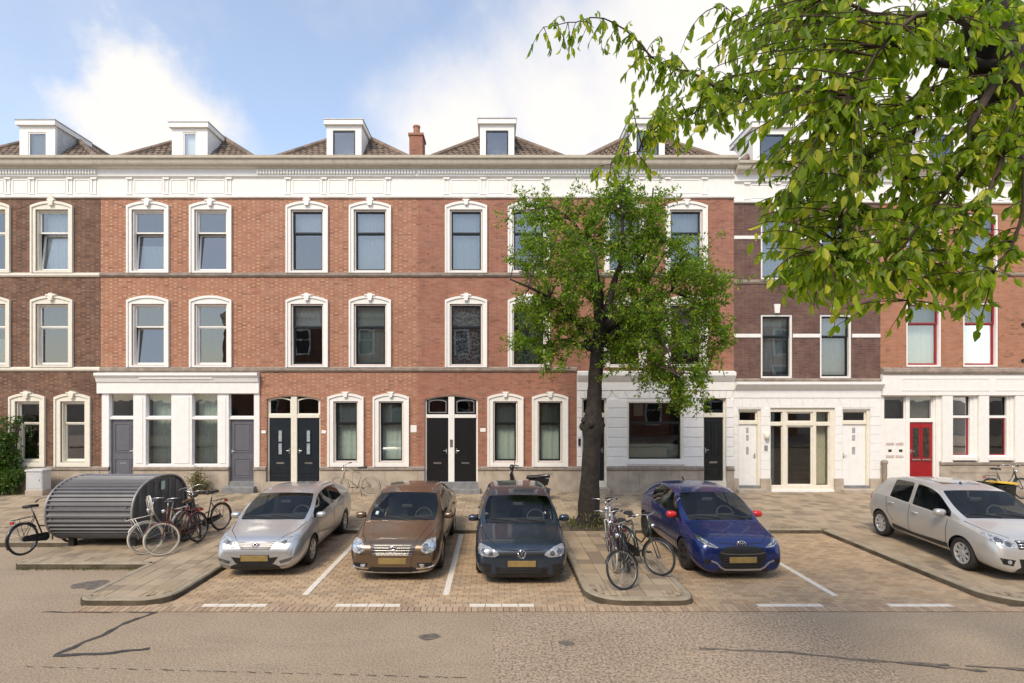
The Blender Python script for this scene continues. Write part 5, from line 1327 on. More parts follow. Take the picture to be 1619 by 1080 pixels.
# ---- brown saloon
brown = M_paint('brown_car_paint', (0.17, 0.115, 0.075), .5, .7, .3, .1)
L_, W = 4.64, 1.76
tabs = dict(top=[(0, .50), (.02, .62), (.06, .70), (.15, .755), (.4, .815), (.7, .875), (.97, .93), (1.07, .96), (1.35, 1.125), (1.75, 1.36), (2.05, 1.45), (2.5, 1.485), (3.1, 1.455), (3.5, 1.36), (3.9, 1.17), (4.1, 1.08), (4.5, 1.03), (4.6, .9), (4.64, .65)],
            bot=[(0, .30), (.02, .21), (.08, .14), (.4, .17), (4.1, .2), (4.5, .28), (4.64, .42)],
            w=[(0, .6), (.02, .68), (.06, .74), (.15, .79), (.3, .83), (.6, .865), (1.0, .88), (3.6, .875), (4.2, .83), (4.5, .75), (4.6, .66), (4.64, .55)],
            belt=[(0, .48), (.06, .66), (.15, .715), (.4, .755), (.7, .80), (1.07, .865), (1.5, .92), (2.6, .95), (3.6, .99), (4.2, .98), (4.5, .9), (4.64, .55)],
            roof=[(0, .5), (.5, .75), (1.07, .79), (1.35, .745), (1.85, .605), (2.6, .595), (3.4, .56), (4.0, .6), (4.64, .5)])
st = [0, .02, .06, .15, .3, .5, .75, .96, 1.06, 1.3, 1.55, 1.82, 2.1, 2.62, 2.7, 3.1, 3.4, 3.5, 3.75, 4.05, 4.3, 4.5, 4.61, 4.64]
mk = dict(ws=(8, 11), rw=(17, 19), side=((9, 13), (14, 16)), pillar=(13,))
c = Car('saloon_car', 'metallic brown saloon car parked between the silver liftback and the dark hatchback', (-1.91, 10.1 + L_ / 2, .018), HEAD + R(-0.6), L_, W, tabs, st, mk, brown, dict(r=.315, w=.2, style='alloy', n=7), 2.7, .94)
hl = [(.54, .60), (.555, .70), (.62, .755), (.72, .775), (.775, .775), (.8, .68), (.79, .60), (.72, .565), (.62, .55)]
c.both('headlight', hl, 'F', headglass); c.both('headlight_lamp', [(.62 + .06 * math.cos(q), .66 + .055 * math.sin(q)) for q in [i * .524 for i in range(12)]], 'F', headdark, off=.01); c.both('headlight_lamp', [(.72 + .045 * math.cos(q), .69 + .05 * math.sin(q)) for q in [i * .524 for i in range(12)]], 'F', chrome, off=.01)
g6 = [(-.44, .70), (-.37, .525), (.37, .525), (.44, .70)]
c.drape('grille', g6, 'F', grille_m, off=.006); c.bars('grille_bar', lambda z: .43 - (.69 - z) * .36, (.695, .65, .605, .56, .53), M_plain('satin_chrome', (.5, .49, .47), .28, 1.0), .008)
c.drape('bumper_centre', [(-.37, .52), (-.33, .30), (.33, .30), (.37, .52)], 'F', brown, off=.015)
c.drape('lower_intake', [(-.36, .29), (-.36, .215), (.36, .215), (.36, .29)], 'F', grille_m, off=.012)
c.both('fog_recess', [(.46, .375), (.74, .385), (.74, .31), (.5, .28)], 'F', grille_m, off=.004); c.both('fog_light', [(.5, .36), (.6, .36), (.6, .30), (.53, .295)], 'F', headglass, off=.012)
for s_ in (-1, 1): c.line('chrome_strip', [(s_ * .45, .275), (s_ * .6, .285), (s_ * .76, .315)], 'F', chrome, .022, off=.012)
c.line('bumper_crease', [(-.8, .235), (-.4, .195), (0, .19), (.4, .195), (.8, .235)], 'F', M_plain('pale_lip', (.4, .36, .3), .4), .02, off=.008); c.line('bumper_gap', [(-.78, .545), (-.52, .53)], 'F'); c.line('bumper_gap', [(.52, .53), (.78, .545)], 'F')
c.number_plate(.415); c.emblem('ovals', .62, .065); c.mirror(1.35, .95, brown); c.wipers(1.0, 1.25)
for s_ in (-1, 1): c.line('hood_gap', [(c.L / 2 - .07, s_ * .5), (c.L / 2 - .4, s_ * .66), (c.L / 2 - 1.0, s_ * .77)], 'T'); c.line('hood_crease', [(c.L / 2 - .1, s_ * .42), (c.L / 2 - .95, s_ * .6)], 'T', brown, .02, off=.008)
c.side_lines([[(1.35, .86), (1.38, .45), (1.5, .3)], [(2.66, .95), (2.66, .3)], [(3.5, .98), (3.45, .6), (3.3, .45)], [(1.5, .28), (3.2, .28)]], .3, [(2.5, .82), (3.35, .85)], [(1.3, .44), (3.3, .44), (3.3, .49), (1.3, .49)])
c.drape('sticker', [(-.6, 1.03), (-.54, 1.03), (-.54, 1.08), (-.6, 1.08)], 'F', M_plain('pale_sticker', (.5, .6, .6), .5), off=.002, thick=.001)

# ---- dark blue hatchback
dkblue = M_paint('midnight_blue_paint', (0.026, 0.042, 0.066), .5, .5, .28, .05)
L_, W = 4.2, 1.78
tabs = dict(top=[(0, .50), (.02, .60), (.06, .675), (.14, .73), (.35, .795), (.6, .865), (.86, .925), (.95, .955), (1.25, 1.15), (1.6, 1.36), (1.9, 1.45), (2.3, 1.485), (3.0, 1.475), (3.5, 1.43), (3.75, 1.36), (3.98, 1.08), (4.1, .98), (4.18, .8), (4.2, .6)],
            bot=[(0, .28), (.02, .19), (.08, .13), (.4, .17), (3.7, .19), (4.1, .28), (4.2, .42)],
            w=[(0, .62), (.02, .69), (.06, .745), (.14, .79), (.28, .83), (.55, .87), (.9, .887), (3.2, .885), (3.8, .84), (4.05, .76), (4.17, .66), (4.2, .55)],
            belt=[(0, .48), (.06, .62), (.14, .68), (.35, .73), (.6, .79), (.95, .865), (1.4, .92), (2.5, .95), (3.4, .98), (3.9, .97), (4.1, .88), (4.2, .55)],
            roof=[(0, .5), (.5, .76), (.95, .79), (1.25, .745), (1.7, .62), (2.4, .605), (3.4, .565), (3.9, .55), (4.2, .5)])
st = [0, .02, .06, .14, .28, .46, .68, .85, .94, 1.18, 1.42, 1.66, 1.95, 2.36, 2.44, 2.8, 3.1, 3.35, 3.68, 3.95, 4.08, 4.15, 4.18, 4.2]
mk = dict(ws=(8, 11), rw=(18, 19), side=((9, 13), (14, 16)), pillar=(13,))
c = Car('hatchback_car', 'dark midnight blue hatchback car parked beside the kerbed tree island', (.49, 9.92 + L_ / 2, .018), HEAD, L_, W, tabs, st, mk, dkblue, dict(r=.315, w=.2, style='alloy', n=5), 2.578, .87)
hl = [(.42, .575), (.44, .62), (.6, .70), (.74, .735), (.79, .725), (.815, .64), (.79, .575), (.66, .54), (.5, .535)]
c.both('headlight', hl, 'F', M_plain('clear_lens_dark', (.34, .34, .35), .08, .4, var=.3, scale=20, coat=1.0)); c.both('headlight_lamp', [(.7 + .05 * math.cos(q), .63 + .05 * math.sin(q)) for q in [i * .524 for i in range(12)]], 'F', headdark, off=.01); c.both('headlight_lamp', [(.57 + .045 * math.cos(q), .6 + .04 * math.sin(q)) for q in [i * .524 for i in range(12)]], 'F', headdark, off=.01)
c.drape('grille', [(-.43, .62), (-.41, .555), (.41, .555), (.43, .62)], 'F', grille_m, off=.005); c.bars('grille_bar', .4, (.588,), trim_m, .008)
c.drape('lower_intake', [(-.5, .36), (-.46, .215), (.46, .215), (.5, .36), (.3, .335), (-.3, .335)], 'F', grille_m, off=.005); c.bars('intake_bar', .44, (.31, .28, .25), plastic, .006)
c.both('side_intake', [(.56, .4), (.74, .43), (.8, .36), (.76, .25), (.58, .24)], 'F', grille_m, off=.004); c.line('bumper_lip', [(-.8, .225), (-.4, .185), (0, .18), (.4, .185), (.8, .225)], 'F', plastic, .03, off=.006)
c.number_plate(.42); c.emblem('ringvw', .59, .075); c.mirror(1.26, .95, dkblue); c.wipers(.9, 1.12)
for s_ in (-1, 1): c.line('hood_gap', [(c.L / 2 - .07, s_ * .42), (c.L / 2 - .35, s_ * .64), (c.L / 2 - .88, s_ * .77)], 'T')
c.line('hood_gap', [(c.L / 2 - .06, -.4), (c.L / 2 - .045, 0), (c.L / 2 - .06, .4)], 'T')
c.side_lines([[(1.25, .86), (1.28, .45), (1.4, .3)], [(2.4, .95), (2.4, .3)], [(3.2, .98), (3.15, .6), (2.95, .45)], [(1.4, .28), (2.9, .28)]], .3, [(2.25, .82), (3.02, .85)])

# ---- bright blue small hatchback with red mirrors
blue = M_paint('bright_blue_paint', (0.008, 0.022, 0.125), .5, .4, .25, .0)
redcap = M_plain('red_mirror_cap', (.55, .02, .02), .35, var=.05, coat=.5)
L_, W = 3.94, 1.745
tabs = dict(top=[(0, .50), (.02, .62), (.06, .70), (.14, .76), (.35, .83), (.6, .90), (.82, .95), (.9, .98), (1.2, 1.18), (1.53, 1.39), (1.8, 1.475), (2.25, 1.505), (2.8, 1.485), (3.2, 1.42), (3.45, 1.35), (3.7, 1.1), (3.82, 1.0), (3.91, .8), (3.94, .6)],
            bot=[(0, .28), (.02, .20), (.08, .13), (.4, .17), (3.5, .19), (3.85, .3), (3.94, .42)],
            w=[(0, .56), (.02, .66), (.06, .73), (.14, .785), (.28, .83), (.5, .862), (.85, .87), (1.8, .85), (2.8, .868), (3.4, .84), (3.75, .76), (3.9, .64), (3.94, .5)],
            belt=[(0, .48), (.06, .63), (.14, .69), (.35, .745), (.6, .79), (.9, .875), (1.4, .94), (2.3, .99), (3.0, 1.05), (3.5, 1.04), (3.8, .92), (3.94, .55)],
            roof=[(0, .45), (.5, .74), (.9, .775), (1.2, .73), (1.65, .6), (2.3, .58), (3.1, .53), (3.6, .52), (3.94, .45)])
st = [0, .02, .06, .14, .28, .45, .65, .81, .89, 1.12, 1.36, 1.6, 1.9, 2.3, 2.38, 2.7, 2.95, 3.1, 3.42, 3.66, 3.8, 3.89, 3.92, 3.94]
mk = dict(ws=(8, 11), rw=(18, 19), side=((9, 13), (14, 16)), pillar=(13,))
c = Car('hatchback_car', 'bright blue hatchback car with red mirror caps', (4.63, 10.17 + L_ / 2, .018), HEAD + R(1.6), L_, W, tabs, st, mk, blue, dict(r=.31, w=.195, style='dark', n=5), 2.56, .80)
hl = [(.45, .645), (.5, .675), (.62, .745), (.72, .80), (.76, .81), (.775, .77), (.74, .715), (.62, .655), (.5, .62)]
c.both('headlight', hl, 'F', headdark); c.both('headlight_lamp', [(.5, .655), (.6, .685), (.6, .71), (.52, .68)], 'F', headglass, off=.01); c.both('headlight_lamp', [(.63, .7), (.71, .745), (.72, .775), (.63, .73)], 'F', headglass, off=.01); c.line('light_strip', [(.46, .64), (.62, .66), (.76, .745)], 'F', headglass, .016, off=.01); c.line('light_strip', [(-.76, .745), (-.62, .66), (-.46, .64)], 'F', headglass, .016, off=.01)
c.drape('grille', [(-.46, .55), (-.3, .655), (0, .67), (.3, .655), (.46, .55), (.44, .42), (.36, .26), (-.36, .26), (-.44, .42)], 'F', grille_m, off=.004)
c.line('grille_bar', [(-.43, .55), (-.3, .525), (0, .515), (.3, .525), (.43, .55)], 'F', M_plain('satin_bar', (.18, .17, .16), .3, .6), .018, off=.014); c.bars('mesh_bar', lambda z: .38, (.45, .40, .35, .30), plastic, .006)
c.both('air_duct', [(.6, .42), (.7, .44), (.74, .36), (.66, .32)], 'F', grille_m)
for s_ in (-1, 1): c.line('silver_lip', [(s_ * .34, .235), (s_ * .42, .275), (s_ * .5, .36), (s_ * .6, .40)], 'F', alloy, .028, off=.012)
c.line('silver_lip', [(-.36, .23), (0, .225), (.36, .23)], 'F', alloy, .03, off=.012)
c.number_plate(.415); c.emblem('ovals', .70, .06); c.mirror(1.24, .98, redcap); c.wipers(.85, 1.08)
for s_ in (-1, 1): c.line('hood_gap', [(c.L / 2 - .1, s_ * .44), (c.L / 2 - .4, s_ * .68), (c.L / 2 - .83, s_ * .76)], 'T')
c.line('hood_gap', [(c.L / 2 - .085, -.42), (c.L / 2 - .055, 0), (c.L / 2 - .085, .42)], 'T')
c.side_lines([[(1.15, .88), (1.18, .45), (1.3, .3)], [(2.34, .98), (2.34, .3)], [(3.0, 1.03), (2.95, .65), (2.8, .45)], [(1.3, .28), (2.75, .28)]], .3, [(2.18, .86)], [(1.15, .27), (2.75, .27), (2.75, .21), (1.15, .21)])
MB().tube([(c.L / 2 - 2.95, 0, 1.46), (c.L / 2 - 3.05, 0, 1.54)], .02, 6).build('aerial', trim_m, c.root)
c.both('quarter_trim', [(-.0, 0)] * 3, 'F', trim_m) if False else None

# ---- white silver hatchback at the right, on the pavement
pale = M_paint('pale_silver_paint', (0.55, 0.54, 0.52), .4, .5, .32, .06)
L_, W = 4.06, 1.733
tabs = dict(top=[(0, .50), (.02, .62), (.06, .71), (.14, .79), (.35, .86), (.6, .92), (.83, .965), (.93, 1.0), (1.22, 1.185), (1.56, 1.39), (1.85, 1.49), (2.35, 1.53), (3.0, 1.51), (3.4, 1.46), (3.65, 1.38), (3.85, 1.12), (3.96, 1.02), (4.03, .82), (4.06, .6)],
            bot=[(0, .30), (.02, .22), (.08, .16), (.4, .19), (3.6, .2), (3.95, .3), (4.06, .42)],
            w=[(0, .6), (.02, .68), (.06, .735), (.14, .78), (.28, .82), (.55, .855), (.9, .866), (3.1, .864), (3.6, .83), (3.9, .76), (4.03, .66), (4.06, .55)],
            belt=[(0, .48), (.06, .65), (.14, .73), (.35, .78), (.6, .82), (.93, .895), (1.5, .95), (2.4, .98), (3.3, 1.02), (3.7, 1.01), (3.95, .9), (4.06, .55)],
            roof=[(0, .5), (.5, .74), (.93, .775), (1.22, .73), (1.7, .61), (2.4, .595), (3.3, .56), (3.75, .55), (4.06, .5)])
st = [0, .02, .06, .14, .28, .48, .68, .83, .92, 1.15, 1.4, 1.64, 1.95, 2.3, 2.42, 2.8, 3.1, 3.25, 3.55, 3.8, 3.92, 4.0, 4.03, 4.06]
mk = dict(ws=(8, 11), rw=(18, 19), side=((9, 13), (14, 16)), pillar=(99,))
yaw = R(-95.5); fa = Vector((9.19, 10.6)); dr = Vector((math.cos(yaw), math.sin(yaw))); lf = Vector((-dr.y, dr.x))
ctr = fa + lf * (W / 2 - .03) - dr * (L_ / 2 - .82)
c = Car('hatchback_car', 'pale silver hatchback car with sunroof parked up on the pavement', (ctr.x, ctr.y, WALK), yaw, L_, W, tabs, st, mk, pale, dict(r=.31, w=.185, style='cap'), 2.589, .82)
hl = [(.44, .64), (.46, .72), (.62, .80), (.74, .845), (.78, .83), (.79, .74), (.74, .68), (.6, .63)]
c.both('headlight', hl, 'F', headglass); c.both('headlight_lamp', [(.58 + .05 * math.cos(q), .7 + .045 * math.sin(q)) for q in [i * .524 for i in range(12)]], 'F', headdark, off=.01); c.both('headlight_lamp', [(.69 + .05 * math.cos(q), .745 + .045 * math.sin(q)) for q in [i * .524 for i in range(12)]], 'F', headdark, off=.01)
c.drape('grille', [(-.43, .76), (-.43, .62), (.43, .62), (.43, .76)], 'F', grille_m, off=.005); c.bars('grille_bar', .42, (.745, .70, .655), chrome, .014)
c.drape('lower_intake', [(-.44, .45), (-.4, .27), (.4, .27), (.44, .45)], 'F', grille_m, off=.005); c.both('fog_recess', [(.5, .43), (.74, .46), (.7, .35), (.54, .32)], 'F', grille_m, off=.004); c.both('fog_light', [(.6 + .035 * math.cos(q), .39 + .035 * math.sin(q)) for q in [i * .524 for i in range(12)]], 'F', headglass, off=.012)
c.number_plate(.53); c.emblem('bar', .70, .05); c.mirror(1.28, .99, pale); c.wipers(.88, 1.1)
c.drape('sunroof', [(c.L / 2 - 2.0, -.38), (c.L / 2 - 2.0, .38), (c.L / 2 - 2.6, .38), (c.L / 2 - 2.6, -.38)], 'T', M_plain('sunroof_glass', (.03, .022, .02), .06, coat=1.0), off=.006)
for s_ in (-1, 1): c.line('hood_gap', [(c.L / 2 - .1, s_ * .44), (c.L / 2 - .4, s_ * .68), (c.L / 2 - .86, s_ * .76)], 'T')
c.side_lines([[(1.2, .9), (1.22, .45), (1.35, .33)], [(2.36, .98), (2.36, .33)], [(3.2, 1.0), (3.1, .65), (2.9, .5)], [(1.35, .32), (2.85, .32)]], .3, [(2.15, .84), (2.98, .9)], [(1.2, .33), (2.95, .33), (2.95, .42), (2.2, .38), (1.2, .42)])
MB().tube([(c.L / 2 - 1.98, 0, 1.49), (c.L / 2 - 2.04, 0, 1.54)], .018, 6).build('aerial', trim_m, c.root)
c.drape('tail_light', [(-(c.L / 2) + .06, .82), (-(c.L / 2) + .26, .84), (-(c.L / 2) + .24, 1.0), (-(c.L / 2) + .14, 1.02)], 'S-', redlens); c.drape('tail_light', [(-(c.L / 2) + .06, .82), (-(c.L / 2) + .26, .84), (-(c.L / 2) + .24, 1.0), (-(c.L / 2) + .14, 1.02)], 'S+', redlens)
# ================================================================== BICYCLES
def bike_paint(name, col, rough=.35): return M_plain(name, col, rough, var=.15, scale=15, coat=.4)
bk_black = bike_paint('bike_black', (.016, .016, .017)); bk_white = bike_paint('bike_white', (.7, .68, .62)); bk_red = bike_paint('bike_maroon', (.12, .03, .025))
bk_grey = bike_paint('bike_silver', (.5, .5, .5), .3); bk_tan = bike_paint('bike_sand', (.3, .25, .17)); bk_plum = bike_paint('bike_plum', (.09, .02, .04)); bk_green = bike_paint('bike_dark_green', (.02, .04, .03))
cream_tyre = M_plain('cream_tyre', (.48, .43, .34), .8, var=.15); leather = M_plain('brown_saddle', (.09, .045, .025), .6, var=.2)
WR = .345
rim_m = M_plain('dull_rim', (.26, .26, .26), .4, .7, var=.1)
def bike_wheel_mesh(tyre_m):
    k = ('bwheel', tyre_m.name)
    if k in MESH: return MESH[k]
    t = MB().tube([(math.cos(a * math.pi / 20) * (WR - .018), 0, math.sin(a * math.pi / 20) * (WR - .018)) for a in range(40)], .019, 8, True)
    r = MB().lathe([(WR - .034, -.012), (WR - .05, -.01), (WR - .05, .01), (WR - .034, .012)], 40, 'y', closed=True)
    s_ = MB()
    for i in range(24):
        a = 2 * math.pi * i / 24; b = a + (.35 if i % 2 else -.35); sd_ = .028 if i % 4 < 2 else -.028
        s_.tube([(math.cos(b) * .022, sd_, math.sin(b) * .022), (math.cos(a) * (WR - .04), 0, math.sin(a) * (WR - .04))], .0022, 3)
    s_.lathe([(0, -.045), (.022, -.045), (.022, .045), (0, .045)], 10, 'y')
    MESH[k] = (t.mesh('tyre', tyre_m, True), r.mesh('rim', rim_m, True), s_.mesh('spokes', rim_m)); return MESH[k]
def bicycle(label, rear, front, z, frame_m, typ='oma', lean=0.0, steer=0.0, tyre=rubber, tyre_f=None, rack=True, crate=None, guard=None, bar='sweep', saddle_m=plastic, lamp=True, wide=.29, case=True):
    rear, front = Vector(rear), Vector(front); c_ = (rear + front) / 2; hd = math.atan2(front.y - rear.y, front.x - rear.x)
    root = empty('bicycle', (c_.x, c_.y, z), (lean, 0, hd)); tag(root, label, 'bicycle', 'parked bicycles')
    A, B = Vector((-.54, 0, WR)), Vector((.54, 0, WR)); bb = Vector((-.09, 0, .29)); st_ = Vector((-.27, 0, .86)); ht, hb = Vector((.31, 0, .97)), Vector((.38, 0, .70)); guard = guard or frame_m
    ax = (ht - hb).normalized(); M = Matrix.Translation(hb) @ Matrix.Rotation(steer, 4, ax) @ Matrix.Translation(-hb)
    def part(name, b, m, fr=False, smooth=True, parent=None):
        o = b.build(name, m, parent or root, smooth=smooth)
        if fr: o.matrix_local = M
        return o
    for P, fr, tm in ((A, False, tyre), (B, True, tyre_f or tyre)):
        ty, rm_, sp = bike_wheel_mesh(tm); o = inst('wheel', ty, root); o.matrix_local = (M if fr else Matrix()) @ Matrix.Translation(P) @ Matrix.Rotation(rng.uniform(0, .3), 4, 'Y')
        inst('rim', rm_, o); inst('spokes', sp, o)
    f = MB(); r = .016
    if typ == 'oma':
        f.tube([hb + ax * .04, Vector((.22, 0, .52)), Vector((.08, 0, .36)), bb], r * 1.15, 7)
        f.tube([ht - ax * .06, Vector((.2, 0, .68)), Vector((.02, 0, .50)), Vector((-.17, 0, .55))], r, 7)
    elif typ == 'mixte': f.tube([ht - ax * .05, Vector((-.2, 0, .62))], r, 7); f.tube([hb + ax * .05, bb], r * 1.1, 7)
    else: f.tube([ht - ax * .03, st_ - Vector((-.012, 0, .06))], r, 7); f.tube([hb + ax * .04, bb], r * 1.15, 7)
    f.tube([bb, st_], r, 7); f.tube([hb, ht], r * 1.3, 7)
    for s_ in (-.05, .05):
        f.tube([bb + Vector((0, s_ * .5, 0)), A + Vector((0, s_, 0))], .009, 6); f.tube([st_ + Vector((0.02, s_ * .3, -.1)), A + Vector((0, s_, 0))], .008, 6)
    part('frame', f, frame_m)
    k = MB()
    for s_ in (-.05, .05): k.tube([hb + Vector((.0, s_, -.01)), hb + Vector((.05, s_, -.1)), B + Vector((0, s_, 0))], .011, 6)
    k.tube([hb + Vector((0, -.05, -.01)), hb + Vector((0, .05, -.01))], .012, 6); part('fork', k, frame_m, True)
    hbm = MB(); top = ht + ax * .13; hbm.tube([ht, top], .012, 7)
    if bar == 'sweep': pts = [(-.22, -wide, -.02), (-.1, -wide, .02), (.03, -wide * .75, .05), (.05, -wide * .3, .03), (.02, 0, 0), (.05, wide * .3, .03), (.03, wide * .75, .05), (-.1, wide, .02), (-.22, wide, -.02)]
    else: pts = [(-.06, -wide, .02), (0, -wide * .6, .02), (.03, 0, 0), (0, wide * .6, .02), (-.06, wide, .02)]
    hbm.tube([top + Vector(p) for p in pts], .011, 7); ho = part('handlebar', hbm, steel, True)
    for e in (0, -1):
        p0, p1 = top + Vector(pts[e]), top + Vector(pts[1 if e == 0 else -2]); MB().tube([p0, p0.lerp(p1, .8)], .017, 7).build('grip', plastic, ho, smooth=True)
    if lamp:
        lm = MB().lathe([(0, 0), (.03, 0), (.045, .05), (.04, .07), (0, .075)], 10, 'x', c=(0, 0, 0)); o = part('front_lamp', lm, chrome, True); o.matrix_local = M @ Matrix.Translation(ht + Vector((.05, 0, -.05)))
    sa = MB(); cz = Vector((-.3, 0, 1.0))
    sec = [(.15, .02, .0), (.05, .035, .012), (-.02, .07, .02), (-.09, .105, .025), (-.14, .09, .02)]
    for x_, w_, h_ in sec:
        for a in range(10):
            t = 2 * math.pi * a / 10; sa.v.append((cz.x + x_, math.cos(t) * w_, cz.z + h_ + math.sin(t) * .028 - (.012 if math.sin(t) < 0 else 0)))
    for i in range(4):
        for a in range(10): sa.f.append((i * 10 + a, i * 10 + (a + 1) % 10, i * 10 + 10 + (a + 1) % 10, i * 10 + 10 + a)); sa.mi.append(0)
    sa.f += [tuple(range(10)), tuple(40 + a for a in range(10))]; sa.mi += [0, 0]
    so = part('saddle', sa, saddle_m); MB().tube([st_ - Vector((-.01, 0, .05)), cz + Vector((-.02, 0, .0))], .013, 7).build('seat_post', steel, root, smooth=True)
    for P, fr, a0, a1 in ((A, False, R(-25), R(150)), (B, True, R(10), R(200) if False else R(150))):
        gd = MB(); n = 14; R_ = WR + .022
        vs_ = []
        for i in range(n + 1):
            a = lerp(a0, a1, i / n) if not fr else lerp(R(35), R(190), i / n); a = math.pi - a if not fr else a
            for y_, dr_ in ((-.026, -.012), (-.014, 0), (.014, 0), (.026, -.012)): vs_.append((P.x + math.cos(a) * (R_ + dr_), y_, P.z + math.sin(a) * (R_ + dr_)))
        gd.add(vs_, [(i * 4 + q, i * 4 + q + 1, i * 4 + q + 5, i * 4 + q + 4) for i in range(n) for q in range(3)]); part('mudguard', gd, guard, fr)
    if rack:
        rk = MB(); zt = .78
        for s_ in (-.06, .06): rk.tube([(-.3, s_, zt), (-.72, s_, zt)], .006, 5); rk.tube([(-.64, s_, zt), A + Vector((0, s_, 0))], .005, 5)
        for x_ in (-.34, -.46, -.58, -.72): rk.tube([(x_, -.06, zt), (x_, .06, zt)], .006, 5)
        rk.tube([(-.3, 0, zt), st_ - Vector((0, 0, .05))], .006, 5); part('luggage_rack', rk, guard)
        MB().cbox(-.76, -.73, -.04, .04, .70, .76, .008).build('rear_reflector', redlens, root)
    cr = MB(); cr.tube([bb + Vector((.0, -.07, 0)), bb + Vector((.0, .07, 0))], .014, 7); a_ = rng.uniform(-.6, .6)
    d_ = Vector((math.cos(a_), 0, math.sin(a_))) * .17
    for s_ in (-1, 1): cr.tube([bb + Vector((0, .07 * s_, 0)), bb + Vector((0, .075 * s_, 0)) + d_ * s_], .009, 6); cr.box(*(lambda q: (q.x - .045, q.x + .045, min(.08 * s_, .16 * s_), max(.08 * s_, .16 * s_), q.z - .01, q.z + .01))(bb + d_ * s_))
    part('crank', cr, plastic, smooth=False)
    if case:
        cc_ = MB(); e = -.045; pts = []
        for i in range(9): a = R(-90) + math.pi * i / 8; pts.append((bb.x + math.cos(a) * .095, bb.z + math.sin(a) * .095))
        for i in range(7): a = R(90) + math.pi * i / 6; pts.append((A.x + math.cos(a) * .06, A.z + math.sin(a) * .06))
        cc_.prism(pts, e - .02, e + .005); part('chain_case', cc_, plastic, smooth=False)
    ks = MB().tube([bb + Vector((-.12, .04, -.03)), Vector((-.28, .17, .015))], .009, 6); part('kickstand', ks, plastic)
    if crate:
        q = MB(); z0 = .80
        xs_, ys_ = (.38, .52, .66, .80), (-.2, -.07, .07, .2)
        for x_ in xs_: q.tube([(x_, -.2, z0), (x_, .2, z0)], .008, 5)
        for y_ in ys_: q.tube([(.36, y_, z0), (.82, y_, z0)], .008, 5)
        for s_ in (-1, 1): q.tube([(.7, .12 * s_, z0), B + Vector((.02, .06 * s_, 0))], .008, 5)
        if crate == 'tall':
            q.tube([(.36, -.2, z0), (.36, -.2, z0 + .36), (.36, -.12, z0 + .42), (.36, .12, z0 + .42), (.36, .2, z0 + .36), (.36, .2, z0)], .012, 6)
            for y_ in (-.07, .07): q.tube([(.36, y_, z0), (.36, y_, z0 + .42)], .008, 5)
            for zz_ in (.14, .28): q.tube([(.36, -.2, z0 + zz_), (.36, .2, z0 + zz_)], .008, 5)
        part('front_carrier', q, guard if crate != 'tall' else bk_white, True)
    return root
GRD = WALK + .0
bicycle('black bicycle standing behind the far end of the corrugated bicycle drum', (-10.12, 11.55), (-9.98, 12.62), GRD, bk_black, 'oma', R(-5), R(15))
bicycle('bicycle with white front carrier against the end of the bicycle drum', (-7.38, 12.72), (-7.52, 11.65), GRD, bk_tan, 'oma', R(5), R(-38), cream_tyre, crate='tall', guard=bk_white)
bicycle('maroon bicycle beside the white carrier bicycle by the drum', (-6.95, 12.62), (-7.1, 11.55), GRD, bk_red, 'diamond', R(7), R(-42), rubber, cream_tyre, guard=bk_red, saddle_m=leather)
bicycle('black bicycle facing away between the maroon bicycle and the drum', (-7.12, 12.95), (-7.75, 13.85), GRD, bk_black, 'diamond', R(-6), R(10), guard=bk_black)
bicycle('black bicycle with brown rear mudguard at the pavement side of the drum bicycles', (-7.0, 13.75), (-7.3, 12.72), GRD, bk_black, 'oma', R(4), R(12), rubber, guard=leather)
bicycle('sand coloured bicycle leaning along the stone base of the patterned brick house', (-4.28, 18.5), (-5.36, 18.58), GRD, bk_tan, 'diamond', R(-8), R(-8), rack=False, guard=bk_tan, bar='flat', case=False, tyre=cream_tyre)
bicycle('silver bicycle beside the trunk of the street tree', (2.85, 12.75), (2.5, 11.73), GRD, bk_grey, 'mixte', R(7), R(18), guard=bk_grey)
bicycle('plum bicycle with cream front tyre in the middle of the tree island bicycles', (2.72, 11.45), (2.32, 10.45), GRD, bk_plum, 'diamond', R(8), R(22), rubber, cream_tyre, guard=bk_black)
bicycle('black bicycle with broad tyres at the kerb end of the tree island', (2.62, 10.5), (2.36, 9.55), GRD, bk_black, 'diamond', R(9), R(-48), guard=bk_black, bar='flat', saddle_m=plastic)
bicycle('dark green bicycle with silver handlebar beside the bright blue hatchback', (2.78, 11.25), (3.12, 10.25), GRD, bk_green, 'oma', R(5), R(24), rubber, guard=bk_black, crate=None, wide=.3)
bicycle('black bicycle against the stone base beyond the waste bins', (16.55, 17.9), (17.6, 17.95), GRD, bk_black, 'oma', R(-5), R(8))

# ================================================================== BICYCLE DRUM
drum_m = M_plain('drum_grey_steel', (.16, .16, .165), .42, .25, var=.07, scale=3)
drum_d = M_plain('drum_end_grey', (.13, .13, .13), .55, .2, var=.15, scale=4)
XA, XB, YC, ZC, A_, B_ = -9.93, -8.02, 12.92, WALK + .80, 1.05, .70
def drum_sec(t, off=0.0):
    ct, sn = math.cos(t), math.sin(t); e = 2 / 2.35
    y = math.copysign(abs(ct) ** e, ct) * (A_ + off); z = math.copysign(abs(sn) ** e, sn) * (B_ + off)
    return YC + y, max(ZC + z, WALK + .13)
dr = empty('bicycle_drum', ((XA + XB) / 2, YC, WALK)); tag(dr, 'grey corrugated steel bicycle storage drum on the pavement', 'bicycle drum')
lx = lambda v: (v[0] - (XA + XB) / 2, v[1] - YC, v[2] - WALK)
b = MB(); n = 46 * 8; arcl = 0
for xx in (XA, XB):
    for i in range(n):
        t = 2 * math.pi * i / n; ph = i / 8 * 2 * math.pi; o_ = .024 * max(-1, min(1, 1.7 * math.sin(ph)))
        y, z = drum_sec(t, o_); b.v.append(lx((xx, y, z)))
